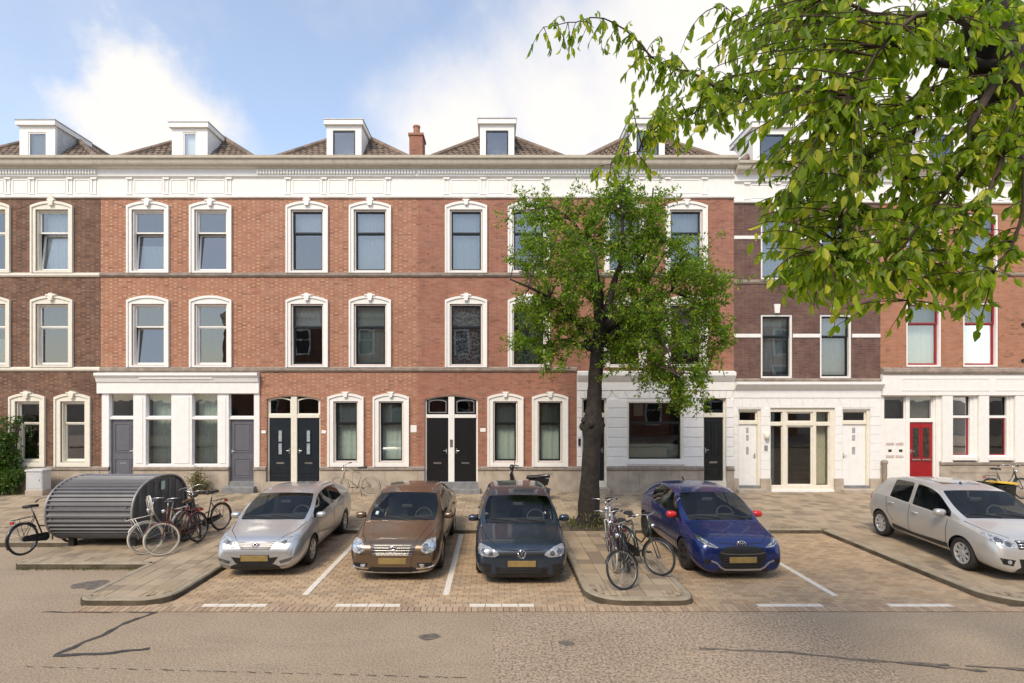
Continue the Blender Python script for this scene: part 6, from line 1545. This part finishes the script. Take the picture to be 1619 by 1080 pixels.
b.f = [(i, (i + 1) % n, n + (i + 1) % n, n + i) for i in range(n)]; b.mi = [0] * n
b.build('corrugated_shell', drum_m, dr)
for xx, s_ in ((XA, 1), (XB, -1)):
    e = MB(); m_ = 64; e.add([lx((xx + s_ * .03, *drum_sec(2 * math.pi * i / m_, -.03))) for i in range(m_)], [tuple(range(m_))]); eo = e.build('end_panel', drum_d, dr)
    rb = MB(); rb.tube([lx((xx, *drum_sec(2 * math.pi * i / m_, .012))) for i in range(m_)], .026, 6, True); rb.build('end_rim', M_plain('drum_rim', (.3, .3, .29), .5, .3), dr, smooth=True)
    for k in range(7):
        y0 = YC - .85 + k * .28; zt = ZC + B_ * (1 - abs((y0 - YC) / A_) ** 2.35) ** (1 / 2.35) - .07
        MB().box(xx - s_ * .012 - .012, xx - s_ * .012 + .012, y0 - .012, y0 + .012, WALK + .2, zt).build('end_bar', drum_d, dr, (-(XA + XB) / 2, -YC, -WALK))
MB().box(XB + .02, XB + .03, YC - .05, YC + .09, ZC + .38, ZC + .58).build('sticker', M_plain('pale_green_sticker', (.45, .6, .5), .5), dr, (-(XA + XB) / 2, -YC, -WALK))
for xx in (XA + .25, XB - .25):
    for yy in (YC - .6, YC + .6): MB().box(xx - .06, xx + .06, yy - .06, yy + .06, WALK - .005, WALK + .2).build('foot', plastic, dr, (-(XA + XB) / 2, -YC, -WALK))
for zz_ in (ZC - .1, ZC + .16): 
    for xx in (XA + .12, XB - .14): MB().lathe([(0, -.012), (.018, -.012), (.018, .01), (0, .01)], 8, 'y').build('bolt', steel, dr, (xx - (XA + XB) / 2, drum_sec(math.pi + .0)[0] - YC + .002, zz_ - WALK))

# ================================================================== SCOOTER
sc = empty('motor_scooter', (.98, 17.75, WALK), (0, 0, R(176))); tag(sc, 'black motor scooter parked by the stone base behind the dark hatchback', 'scooter')
gloss = M_plain('scooter_black', (.015, .015, .016), .3, var=.15, coat=.5)
for xx in (-.58, .58):
    ty = MB().lathe([(.13, -.045), (.2, -.055), (.235, -.03), (.24, 0), (.235, .03), (.2, .055), (.13, .045)], 28, 'y', closed=True); o = ty.build('wheel', rubber, sc, (xx, 0, .24), smooth=True)
    MB().lathe([(0, -.05), (.05, -.05), (.135, -.03), (.135, .03), (.05, .05), (0, .05)], 20, 'y').build('rim', darkrim, o)
bd = MB(); bd.prism([(-.75, .55), (-.8, .72), (-.55, .76), (-.12, .70), (-.05, .45), (.25, .30), (.25, .24), (-.3, .24), (-.5, .4)], -.15, .15); bd.build('body', gloss, sc)
ls = MB(); ls.prism([(.22, .26), (.3, .6), (.40, .92), (.46, .95), (.50, .85), (.42, .5), (.36, .26)], -.2, .2); ls.build('leg_shield', gloss, sc)
stt = MB()
for x_, w_, z_ in ((-.82, .08, .83), (-.7, .13, .84), (-.4, .15, .81), (-.15, .12, .80), (-.05, .08, .78)):
    for a in range(10):
        t = 2 * math.pi * a / 10; stt.v.append((x_, math.cos(t) * w_, z_ - .03 + math.sin(t) * .06))
for i in range(4):
    for a in range(10): stt.f.append((i * 10 + a, i * 10 + (a + 1) % 10, i * 10 + 10 + (a + 1) % 10, i * 10 + 10 + a)); stt.mi.append(0)
stt.f += [tuple(range(10)), tuple(40 + a for a in range(10))]; stt.mi += [0, 0]; stt.build('seat', plastic, sc, smooth=True)
MB().tube([(.58, 0, .24), (.5, 0, .5), (.42, 0, .95), (.38, 0, 1.08)], .03, 8).build('steering_column', gloss, sc, smooth=True)
hb_ = MB(); hb_.tube([(.22, -.34, 1.08), (.34, -.25, 1.12), (.4, 0, 1.1), (.34, .25, 1.12), (.22, .34, 1.08)], .017, 7); hb_.build('handlebar', plastic, sc, smooth=True)
MB().lathe([(0, 0), (.07, .0), (.1, .06), (.09, .12), (0, .16)], 12, 'x').build('headlamp_housing', gloss, sc, (.36, 0, 1.08), smooth=True)
for s_ in (-1, 1):
    m_ = MB().tube([(.33, .2 * s_, 1.12), (.34, .28 * s_, 1.22), (.33, .33 * s_, 1.29)], .007, 5); mo = m_.build('mirror_stalk', plastic, sc)
    MB().lathe([(0, 0), (.05, 0), (.055, .012), (0, .02)], 12, 'x').build('mirror', plastic, mo, (.33, .34 * s_, 1.34))
gr = MB(); gr.tube([(-.5, -.12, .82), (-.85, -.13, .87), (-.92, 0, .88), (-.85, .13, .87), (-.5, .12, .82)], .013, 6); gr.build('grab_rail', steel, sc, smooth=True)
MB().prism([(.4, .44), (.5, .5), (.62, .5), (.78, .4), (.8, .36), (.62, .46), (.5, .46)], -.06, .06).build('front_mudguard', gloss, sc)
MB().tube([(-.1, .0, .24), (-.12, .12, .01)], .012, 6).build('stand', plastic, sc); MB().tube([(-.1, .0, .24), (-.12, -.12, .01)], .012, 6).build('stand', plastic, sc)
MB().tube([(-.35, -.14, .28), (-.6, -.17, .3), (-.85, -.17, .34)], .05, 8).build('exhaust', zinc, sc, smooth=True)

# ================================================================== SMALL STREET THINGS
bx = empty('utility_cabinet', (-15.9, 18.72, WALK)); tag(bx, 'pale grey utility cabinet on a concrete foot beside the bushes', 'cabinet')
MB().cbox(-.3, .3, -.2, .2, -.01, .2, .015).build('foot', stone, bx)
cbm = M_plain('cabinet_grey', (.5, .5, .5), .6, var=.05, dirt=(.3, .28, .24, .3)); MB().cbox(-.28, .28, -.18, .18, .2, .84, .01).build('cabinet_body', cbm, bx)
MB().cbox(-.31, .31, -.21, .21, .84, .9, .02).build('lid', cbm, bx); MB().fbox(-.25, .25, -.192, -.178, .24, .8, .006).build('door', cbm, bx); MB().box(.18, .2, -.205, -.19, .5, .58).build('handle', steel, bx)
def bin_(label, x_, y_, w_, h_, lid, rot):
    o = empty('waste_bin', (x_, y_, WALK), (0, 0, rot)); tag(o, label, 'waste bin', 'waste bins by the orange house')
    b = MB(); v = [(-w_ * .85, -w_ * .85, 0), (w_ * .85, -w_ * .85, 0), (w_ * .85, w_ * .85, 0), (-w_ * .85, w_ * .85, 0), (-w_, -w_, h_), (w_, -w_, h_), (w_, w_, h_), (-w_, w_, h_)]
    b.add(v, [(3, 2, 1, 0), (0, 1, 5, 4), (1, 2, 6, 5), (2, 3, 7, 6), (3, 0, 4, 7)]); b.build('bin_body', plastic, o)
    MB().ring([(-w_ - .02, -w_ - .02), (w_ + .02, -w_ - .02), (w_ + .02, w_ + .02), (-w_ - .02, w_ + .02)], [(-w_ + .02, -w_ + .02), (w_ - .02, -w_ + .02), (w_ - .02, w_ - .02), (-w_ + .02, w_ - .02)], -.02, .02).build('bin_rim', plastic, o, (0, 0, h_), (R(90), 0, 0))
    if lid: MB().cbox(-w_ - .03, w_ + .03, -w_ - .03, w_ + .03, 0, .07, .03).build('lid', lid, o, (0, 0, h_ + .03), (R(-8), R(5), 0)); MB().box(-.08, .08, -w_ - .05, -w_ - .02, h_ - .1, h_ - .04).build('handle', plastic, o)
    else: MB().box(-w_ * .9, w_ * .9, -w_ * .9, w_ * .9, h_ * .8, h_ * .82).build('rubbish', plastic, o)
bin_('open black waste bin without a lid', 15.55, 17.2, .23, .66, None, .2)
bin_('black waste bin with a yellow lid', 16.05, 17.05, .25, .62, M_plain('yellow_lid', (.6, .38, .04), .5), -.15)
# ================================================================== PLANTS AND TREES
bark = M_plain('cherry_bark', (.024, .018, .014), .9, var=.45, scale=9, bump=.8, bscale=25)
twig_m = M_plain('twig_bark', (.06, .038, .026), .85, var=.3, scale=12)
leaf_mid = M_leaf('tree_leaf', (.065, .135, .013), (.21, .315, .03), (.38, .41, .05), .12, .5, (1.6, 1.8, .55, 1))
leaf_near = M_leaf('near_leaf', (.1, .175, .016), (.3, .4, .04), (.5, .5, .08), .15, .6, (1.7, 1.8, .6, 1))
leaf_bush = M_leaf('bush_leaf', (.03, .075, .012), (.07, .14, .02), (.12, .16, .03), .1, .3)
leaf_dry = M_leaf('dry_shrub_leaf', (.09, .11, .03), (.16, .16, .06), (.24, .18, .09), .2, .3)
grass_m = M_leaf('weed_leaf', (.06, .09, .02), (.13, .15, .04), (.22, .19, .08), .2, .3)
class Leaves:
    def __init__(s): s.v = []; s.f = []; s.items = []
    def leaf(s, p, d, ln, wd, rr, fold=.25, droop=.25):
        d = d.normalized(); r_ = d.cross(Vector((rr.uniform(-1, 1), rr.uniform(-1, 1), rr.uniform(-1, 1))))
        r_ = r_.normalized() if r_.length > 1e-4 else d.orthogonal().normalized(); u = r_.cross(d)
        s.items.append((p, d, r_, u, ln, wd))
    def emit(s, items, detail):
        for p, d, r_, u, ln, wd in items:
            b = len(s.v); h = wd / 2
            if detail:
                P = [(0, 0, 0), (.3, .85, .10), (.62, .8, .08), (1, 0, -.10), (.62, -.8, .08), (.3, -.85, .10), (.32, 0, 0), (.64, 0, -.03)]
                s.v += [tuple(p + d * (ln * a) + r_ * (h * c) + u * (ln * e)) for a, c, e in P]
                s.f += [(b, b + 6, b + 1), (b, b + 5, b + 6), (b + 1, b + 6, b + 7, b + 2), (b + 6, b + 5, b + 4, b + 7), (b + 2, b + 7, b + 3), (b + 7, b + 4, b + 3)]
            else:
                P = [(0, 0, 0), (.45, 1, .1), (1, 0, -.06), (.45, -1, .1)]
                s.v += [tuple(p + d * (ln * a) + r_ * (h * c) + u * (ln * e)) for a, c, e in P]
                s.f += [(b, b + 3, b + 2), (b, b + 2, b + 1)]
    def build(s, name, m, parent, items=None, detail=False):
        s.emit(items if items is not None else s.items, detail)
        me = bpy.data.meshes.new(name); me.from_pydata(s.v, [], s.f); me.materials.append(m)
        return tag(inst(name, me, parent), kind='stuff')
def bez(a, b, c, n): return [a * (1 - t) ** 2 + b * 2 * t * (1 - t) + c * t * t for t in [i / n for i in range(n + 1)]]
def rv(rr, k=1.0): return Vector((rr.uniform(-k, k), rr.uniform(-k, k), rr.uniform(-k, k)))

# ---- street tree in the middle
rr = random.Random(21)
tree = empty('street_tree', TREE); tag(tree, 'young green cherry tree standing in the pavement among parked bicycles', 'tree', 'street trees')
def T(px, py, dy=0.0): return at(px, py, 14.5 + dy) - TREE
tp = [Vector((0, 0, -.1)), T(931, 800), T(934, 740), T(936, 700), T(937, 672), T(939, 640), T(941, 600), T(944, 560), T(948, 510)]
tr_ = [.36, .27, .235, .225, .26, .2, .18, .17, .15]
def knotty(pts, rad, n, amp, seed):
    r4 = random.Random(seed); P, Rr = [], []
    for i in range(len(pts) - 1):
        for k in range(4): t = k / 4; P.append(pts[i].lerp(pts[i + 1], t)); Rr.append(lerp(rad[i], rad[i + 1], t) * r4.uniform(.95, 1.06))
    P.append(pts[-1]); Rr.append(rad[-1]); b = MB().tube(P, Rr, n); ph = [r4.uniform(-1, 1) for _ in range(n)]
    for i, v in enumerate(b.v):
        c_ = P[min(i // n, len(P) - 1)]; k = 1 + amp * (ph[i % n] * .7 + r4.uniform(-.5, .5)); b.v[i] = tuple(c_ + (Vector(v) - c_) * k)
    return b
knotty(tp, tr_, 18, .09, 2).build('trunk', bark, tree, smooth=True)
kn = MB()
for a, zz_, r0 in ((2.9, -.05, .13), (.2, .0, .12), (1.6, .05, .1), (4.4, .03, .11), (3.4, .12, .1)): 
    c0 = tp[4] + Vector((math.cos(a) * .24, math.sin(a) * .24, zz_))
    kn.lathe([(0, -r0), (r0 * .7, -r0 * .7), (r0, 0), (r0 * .7, r0 * .7), (0, r0)], 9, 'z', c0)
tag(kn.build('graft_knob', bark, tree, smooth=True), kind='stuff')
limbs = []
def limb(pts, r0, r1, m=bark):
    pts = [p + rv(rr, .04) for p in pts]; n = len(pts)
    MB().tube(pts, [lerp(r0, r1, i / (n - 1)) for i in range(n)], 8).build('limb', m, tree, smooth=True); limbs.append(pts)
limb(bez(T(946, 540), T(945, 440), T(925, 385, .3), 6) + [T(905, 350, .5), T(880, 335, .7)], .13, .03)
limb(bez(T(947, 530), T(975, 440), T(985, 400, -.3), 6) + [T(985, 340, -.4), T(984, 300, -.4)], .13, .02)
limb(bez(T(944, 560), T(910, 500), T(870, 470, -.5), 6) + [T(835, 455, -.8), T(808, 440, -1)], .11, .02)
limb(bez(T(947, 530), T(1010, 470), T(1060, 460, .2), 6) + [T(1110, 480, .3), T(1150, 535, .4)], .11, .02)
limb(bez(T(944, 555), T(990, 500), T(1035, 520, -1.0), 6) + [T(1058, 555, -1.2), T(1070, 590, -1.3)], .06, .012)
limb(bez(T(946, 530), T(990, 470), T(1020, 400, .6), 6) + [T(1030, 340, .7), T(1032, 295, .7)], .1, .02)
limb(bez(T(944, 560), T(905, 530), T(870, 540, .8), 5) + [T(850, 560, 1)], .08, .02)
limb(bez(T(945, 550), T(960, 490), T(950, 450, -1.4), 5) + [T(940, 400, -1.8)], .08, .02)
limb(bez(T(945, 550), T(990, 500), T(1010, 470, 1.2), 5) + [T(1050, 400, 1.6), T(1090, 370, 1.7)], .08, .02)
blobs = [(960, 470, 105, 100, 1.8, 70), (880, 430, 75, 95, 1.5, 46), (1060, 480, 80, 85, 1.6, 50), (985, 370, 55, 60, 1.2, 30), (1032, 335, 20, 50, .5, 9), (984, 320, 22, 42, .4, 9), (945, 325, 16, 30, .4, 5), (1100, 430, 45, 60, .9, 16),
         (1070, 590, 65, 50, 1.1, 24), (850, 520, 48, 55, .9, 17), (1125, 520, 38, 40, .7, 10), (840, 345, 38, 28, .6, 8), (1150, 450, 28, 16, .4, 4), (1090, 635, 42, 22, .8, 10), (1000, 560, 60, 45, 1.3, 18), (880, 575, 40, 25, .8, 8), (905, 350, 40, 40, .8, 12)]
lv = Leaves(); tw = MB()
def spray(path, rr, lv, n, ln, wd, spread=.12):
    for i in range(n):
        t = rr.random() ** .8; k = t * (len(path) - 1); a = int(min(k, len(path) - 2)); p = path[a].lerp(path[a + 1], k - a)
        d = (path[a + 1] - path[a]).normalized()
        o = rv(rr); o = (o - d * o.dot(d)); o = o.normalized() if o.length > .01 else o
        q = p + o * rr.uniform(.0, spread)
        lv.leaf(q, d * rr.uniform(.1, .7) + o * .9 + Vector((0, 0, rr.uniform(-.5, .15))), ln * rr.uniform(.7, 1.25), wd * rr.uniform(.75, 1.2), rr)
nodes_all = [p for l in limbs for p in l[2:]]
for (px, py, wx_, wy, dd, n) in blobs:
    for k in range(n):
        while True:
            q = rv(rr)
            if q.length <= 1: break
        q = q * (q.length ** -.25 if q.length > .05 else 1)
        tgt = T(px + q.x * wx_, py - q.z * wy, q.y * dd)
        base = min(nodes_all, key=lambda p_: (p_ - tgt).length + (.7 if p_.z > tgt.z else 0) * .4)
        L0 = (tgt - base).length; up_ = Vector((0, 0, .25 * L0))
        path = bez(base, (base + tgt) / 2 + up_ + rv(rr, .12 * L0), tgt, 5)
        tw.tube(path, [lerp(.016, .004, i / 5) for i in range(6)], 5)
        spray(path[2:], rr, lv, 22, .1, .05, .08)
        for s_ in range(5):
            b0 = path[rr.randint(2, 5)]; od = (tgt - base).normalized(); dv = (od * .5 + rv(rr, .75) + Vector((0, 0, rr.uniform(-.25, .35)))).normalized() * rr.uniform(.3, .75)
            sp_ = bez(b0, b0 + dv * .5 + Vector((0, 0, .06)), b0 + dv, 3); tw.tube(sp_, [.006, .005, .004, .003], 4)
            spray(sp_, rr, lv, 23, .1, .05, .05)
cr_ = lv.build('crown', leaf_mid, tree)
tag(tw.build('twigs', twig_m, tree, recalc=False), kind='stuff')
# shoots and weeds round the foot
wd_ = Leaves()
for k in range(260):
    a = rr.uniform(0, 6.28); r0 = rr.uniform(.25, .7); p = Vector((math.cos(a) * r0 * .9, math.sin(a) * r0 - .1, .0 if r0 > .4 else rr.uniform(0, .35)))
    wd_.leaf(p, Vector((rr.uniform(-.5, .5), rr.uniform(-.5, .5), rr.uniform(.3, 1))), rr.uniform(.06, .16), .03, rr)
wd_o = wd_.build('ground_weeds', grass_m, None); wd_o.location = TREE; tag(wd_o, 'small weeds round the foot of the street tree', 'weeds')

# ---- bushes along the front
def bush(name, label, loc, blobs, n, ln, wd, m, seed, stems=10):
    r2 = random.Random(seed); root = empty(name, loc); tag(root, label, 'bush', 'plants along the house fronts')
    lf_ = Leaves(); st_ = MB()
    for (x_, y_, z_, a, b_, c_, k) in blobs:
        for i in range(stems):
            q = rv(r2); q = q.normalized() * r2.uniform(.4, 1); tip = Vector((x_ + q.x * a, y_ + q.y * b_, max(.05, z_ + q.z * c_))); base = Vector((x_ * .6 + r2.uniform(-.15, .15), y_ * .6, 0))
            pth = bez(base, (base + tip) / 2 + Vector((0, 0, .2)), tip, 4); st_.tube(pth, [.012, .01, .008, .006, .004], 4)
            for t in range(int(n * k / stems)):
                p = pth[r2.randint(2, 4)] + rv(r2) * .16 * (a + c_); lf_.leaf(p, rv(r2) + Vector((0, -.3, .2)), ln * r2.uniform(.6, 1.3), wd * r2.uniform(.7, 1.2), r2)
    lf_.build('foliage', m, root); tag(st_.build('stems', twig_m, root, recalc=False), kind='stuff'); return root
bush('climbing_bush', 'tall green climbing bush against the dark brown house', (FX(12), 18.95, WALK), [(0, .1, 2.0, .55, .22, .8, 1), (-.5, .05, 1.5, .6, .25, .8, 1), (.35, .1, 1.5, .45, .2, .6, .6), (.55, .1, 2.5, .2, .12, .25, .2)], 1500, .11, .07, leaf_bush, 4, 26)
bush('low_bush', 'low spreading green bush beside the pale utility cabinet', (FX(20), 18.7, WALK), [(0, 0, .45, .9, .35, .4, 1), (-.9, 0, .6, .7, .35, .5, .8), (.75, 0, .75, .5, .25, .2, .5)], 1300, .1, .06, leaf_bush, 5, 26)
bush('dry_shrub', 'thin dry shrub growing at the base of the white shopfront', (FX(322), 18.8, WALK), [(0, .05, .55, .42, .2, .5, 1), (.3, 0, .3, .4, .2, .25, .5)], 620, .07, .035, leaf_dry, 6, 30)
w2 = Leaves(); r3 = random.Random(8)
for k in range(700):
    px_ = r3.choice((r3.uniform(-16, 18), r3.uniform(-9.8, -7.2), r3.uniform(-6, 8))); 
    if r3.random() < .5: p = Vector((px_, 13.8 + r3.uniform(.13, .17), .105))
    elif r3.random() < .5: p = Vector((px_, FY - .07 - r3.random() * .05, .115))
    else: p = Vector((r3.uniform(-9.7, -7.2), 10.93 + r3.uniform(-.05, .02), .0))
    w2.leaf(p, Vector((r3.uniform(-.6, .6), r3.uniform(-.6, .6), 1)), r3.uniform(.03, .08), .014, r3)
tag(w2.build('joint_weeds', grass_m, None), 'tufts of weeds in the joints along kerbs and house fronts', 'weeds')

# ---- foreground tree, trunk beyond the right edge of the frame
rr = random.Random(5)
NT = Vector((6.6, 4.6, WALK)); nt_ = empty('roadside_tree', NT); tag(nt_, 'cherry tree with long drooping leafy branches reaching over the street', 'tree', 'street trees')
def Q(px, py, Y): return at(px, py, Y) - NT
MB().tube([Vector((0, 0, -.05)), Vector((0, 0, 1.0)), Vector((-.1, 0, 2.5)), Vector((-.35, 0, 4.2)), Vector((-.75, 0, 5.3)), Q(1640, 190, 4.6), Q(1590, 130, 4.6), Q(1560, 40, 4.5), Q(1540, -60, 4.4)],
          [.36, .3, .28, .27, .26, .23, .19, .15, .12], 14).build('trunk', bark, nt_, smooth=True)
NL = []
def nlimb(pts, r0, r1):
    r0 *= .62; r1 *= .7
    P = [Q(*p) for p in pts]; S_ = []
    for i in range(len(P) - 1):
        a, b, c_, d = P[max(i - 1, 0)], P[i], P[i + 1], P[min(i + 2, len(P) - 1)]
        for k in range(4):
            t = k / 4; S_.append(.5 * ((2 * b) + (c_ - a) * t + (2 * a - 5 * b + 4 * c_ - d) * t * t + (3 * b - a - 3 * c_ + d) * t ** 3) + rv(rr, .008))
    S_.append(P[-1]); n = len(S_)
    MB().tube(S_, [lerp(r0, r1, (i / (n - 1)) ** .7) for i in range(n)], 8).build('limb', twig_m if r0 < .05 else bark, nt_, smooth=True); NL.append(S_); return S_
zc_ = lambda x_, y_: (850 + x_ / 2.105, y_ / 2.105)
def ZL(pts, r0, r1): return nlimb([(*zc_(a, b), Y) for a, b, Y in pts], r0, r1)
ZL([(1560, 235, 4.5), (1440, 215, 4.5), (1330, 195, 4.6), (1180, 145, 4.7), (1060, 150, 4.8), (960, 180, 4.9), (930, 280, 4.9)], .11, .03)
ZL([(1180, 145, 4.7), (1040, 260, 4.9), (960, 290, 5.0), (800, 290, 5.1), (740, 308, 5.1), (640, 300, 5.2), (590, 290, 5.2), (520, 245, 5.2), (440, 225, 5.3), (380, 190, 5.3), (310, 115, 5.3), (220, 60, 5.3), (130, 70, 5.3), (20, 90, 5.3)], .05, .005)
ZL([(960, 285, 5.0), (830, 250, 5.0), (690, 245, 5.1), (630, 260, 5.1), (580, 300, 5.2)], .03, .008)
ZL([(740, 308, 5.1), (650, 330, 5.1), (560, 350, 5.1), (480, 400, 5.2), (400, 440, 5.2), (330, 510, 5.2), (220, 550, 5.2)], .022, .004)
ZL([(930, 280, 4.9), (915, 400, 4.9), (935, 530, 4.9), (870, 650, 5.0), (850, 780, 5.0), (835, 900, 5.0)], .03, .006)
ZL([(1010, 200, 4.6), (940, 130, 4.6), (870, 60, 4.6), (820, 10, 4.6), (790, -40, 4.6)], .03, .01)
ZL([(870, 60, 4.6), (760, 100, 4.7), (680, 60, 4.7), (620, 20, 4.7)], .012, .004)
ZL([(1540, 250, 4.4), (1450, 400, 4.2), (1440, 520, 4.1), (1360, 640, 4.1), (1260, 760, 4.1), (1190, 880, 4.1)], .06, .008)
ZL([(1590, 330, 4.4), (1560, 480, 3.9), (1500, 640, 3.8), (1430, 740, 3.8)], .05, .01)
ZL([(1560, 260, 4.5), (1300, 300, 4.1), (1150, 420, 4.0), (1060, 560, 4.0), (1010, 720, 4.1), (960, 860, 4.1)], .045, .006)
ZL([(1440, 215, 4.5), (1250, 100, 4.1), (1100, 40, 4.0), (980, -10, 4.0)], .045, .012)
ZL([(1540, 120, 4.5), (1380, 60, 3.7), (1250, 60, 3.5), (1120, 190, 3.5), (1060, 330, 3.5)], .05, .006)
ZL([(1560, 350, 4.3), (1620, 560, 3.8), (1600, 760, 3.8), (1520, 900, 3.8)], .04, .008)
ZL([(1300, 300, 4.1), (1240, 480, 4.4), (1230, 640, 4.6), (1290, 840, 4.7), (1230, 1000, 4.7)], .03, .006)
allp = [(p, i) for l in NL for i, p in enumerate(l)]
reg = [(1005, 35), (1135, 75), (1190, 0), (1300, -40), (1640, -40), (1640, 420), (1600, 450), (1545, 550), (1500, 480), (1440, 470), (1370, 470), (1310, 535), (1250, 480), (1205, 450), (1180, 370), (1195, 300), (1145, 240), (1075, 225), (1010, 255), (960, 240), (1000, 180), (1030, 170), (985, 130), (980, 90)]
lv = Leaves(); tw = MB()
def hang(base, tgt, nl, ln, wd, r0=.006):
    L0 = (tgt - base).length
    path = bez(base, (base + tgt) / 2 + Vector((0, 0, .18 * L0)) + rv(rr, .1 * L0), tgt, 6); tw.tube(path, [lerp(r0, .0022, i / 6) for i in range(7)], 5)
    for i in range(nl):
        t = (i + rr.random()) / nl; t = .2 + .8 * t; k = t * 6; a = int(min(k, 5)); p = path[a].lerp(path[a + 1], k - a); d = (path[a + 1] - path[a]).normalized()
        o = rv(rr); lv.leaf(p, d * .35 + o * .55 + Vector((0, 0, -.75)), ln * rr.uniform(.7, 1.2), wd * rr.uniform(.8, 1.15), rr)
def proj(p): q = p + NT; return VX + q.x * 850 / q.y, VY - (q.z - CAMZ) * 850 / q.y
ct = 0
while ct < 900:
    px_, py_ = rr.uniform(950, 1640), rr.uniform(-40, 540)
    if not inside(px_, py_, reg): continue
    if rr.random() > min(1, .42 + (px_ - 950) / 600): continue
    Y = rr.uniform(3.4, 5.4); tgt = Q(px_, py_, Y)
    base, i = min(allp, key=lambda a: (a[0] - tgt).length + (.6 if a[0].z < tgt.z else 0))
    if (base - tgt).length > 1.1: tgt = base + (tgt - base).normalized() * rr.uniform(.7, 1.1)
    hang(base, tgt, rr.randint(7, 12), .106, .05); ct += 1
for li in (1, 3, 6, 4, 2, 7, 9, 13):          # leaves hanging along the thin visible branches
    l = NL[li]
    for i in range(3, len(l)):
        for k in range(2):
            b0 = l[i]; tgt = b0 + Vector((rr.uniform(-.16, .16), rr.uniform(-.2, .2), rr.uniform(-.26, .05))); hang(b0, tgt, rr.randint(3, 6), .1, .046, .004)
items = sorted(lv.items, key=lambda q: (q[0] + NT).y)
vis = [q for q in items if 0 < proj(q[0])[0] < 1619 and proj(q[0])[1] > 0]
first = vis[:300]; ids = {id(q) for q in first}
cr_ = Leaves().build('crown', leaf_near, nt_, [q for q in items if id(q) not in ids], True)
var = []
for k in range(5):
    l_ = Leaves(); l_.emit([(Vector((0, 0, 0)), Vector((1, 0, 0)), Vector((0, 1, 0)), Vector((0, 0, 1)), 1.0, .42 + .03 * k)], True)
    me = bpy.data.meshes.new('leaf'); me.from_pydata(l_.v, [], l_.f); me.materials.append(leaf_near); var.append(me)
for p, d, r_, u, ln, wd in first:
    o = inst('leaf', rr.choice(var), nt_); mt = Matrix((d * ln, r_ * ln, u * ln)).transposed().to_4x4(); mt.translation = p; o.matrix_local = mt
tag(tw.build('twigs', twig_m, nt_, recalc=False), kind='stuff')
print('LEAVES', len(items), len(vis))
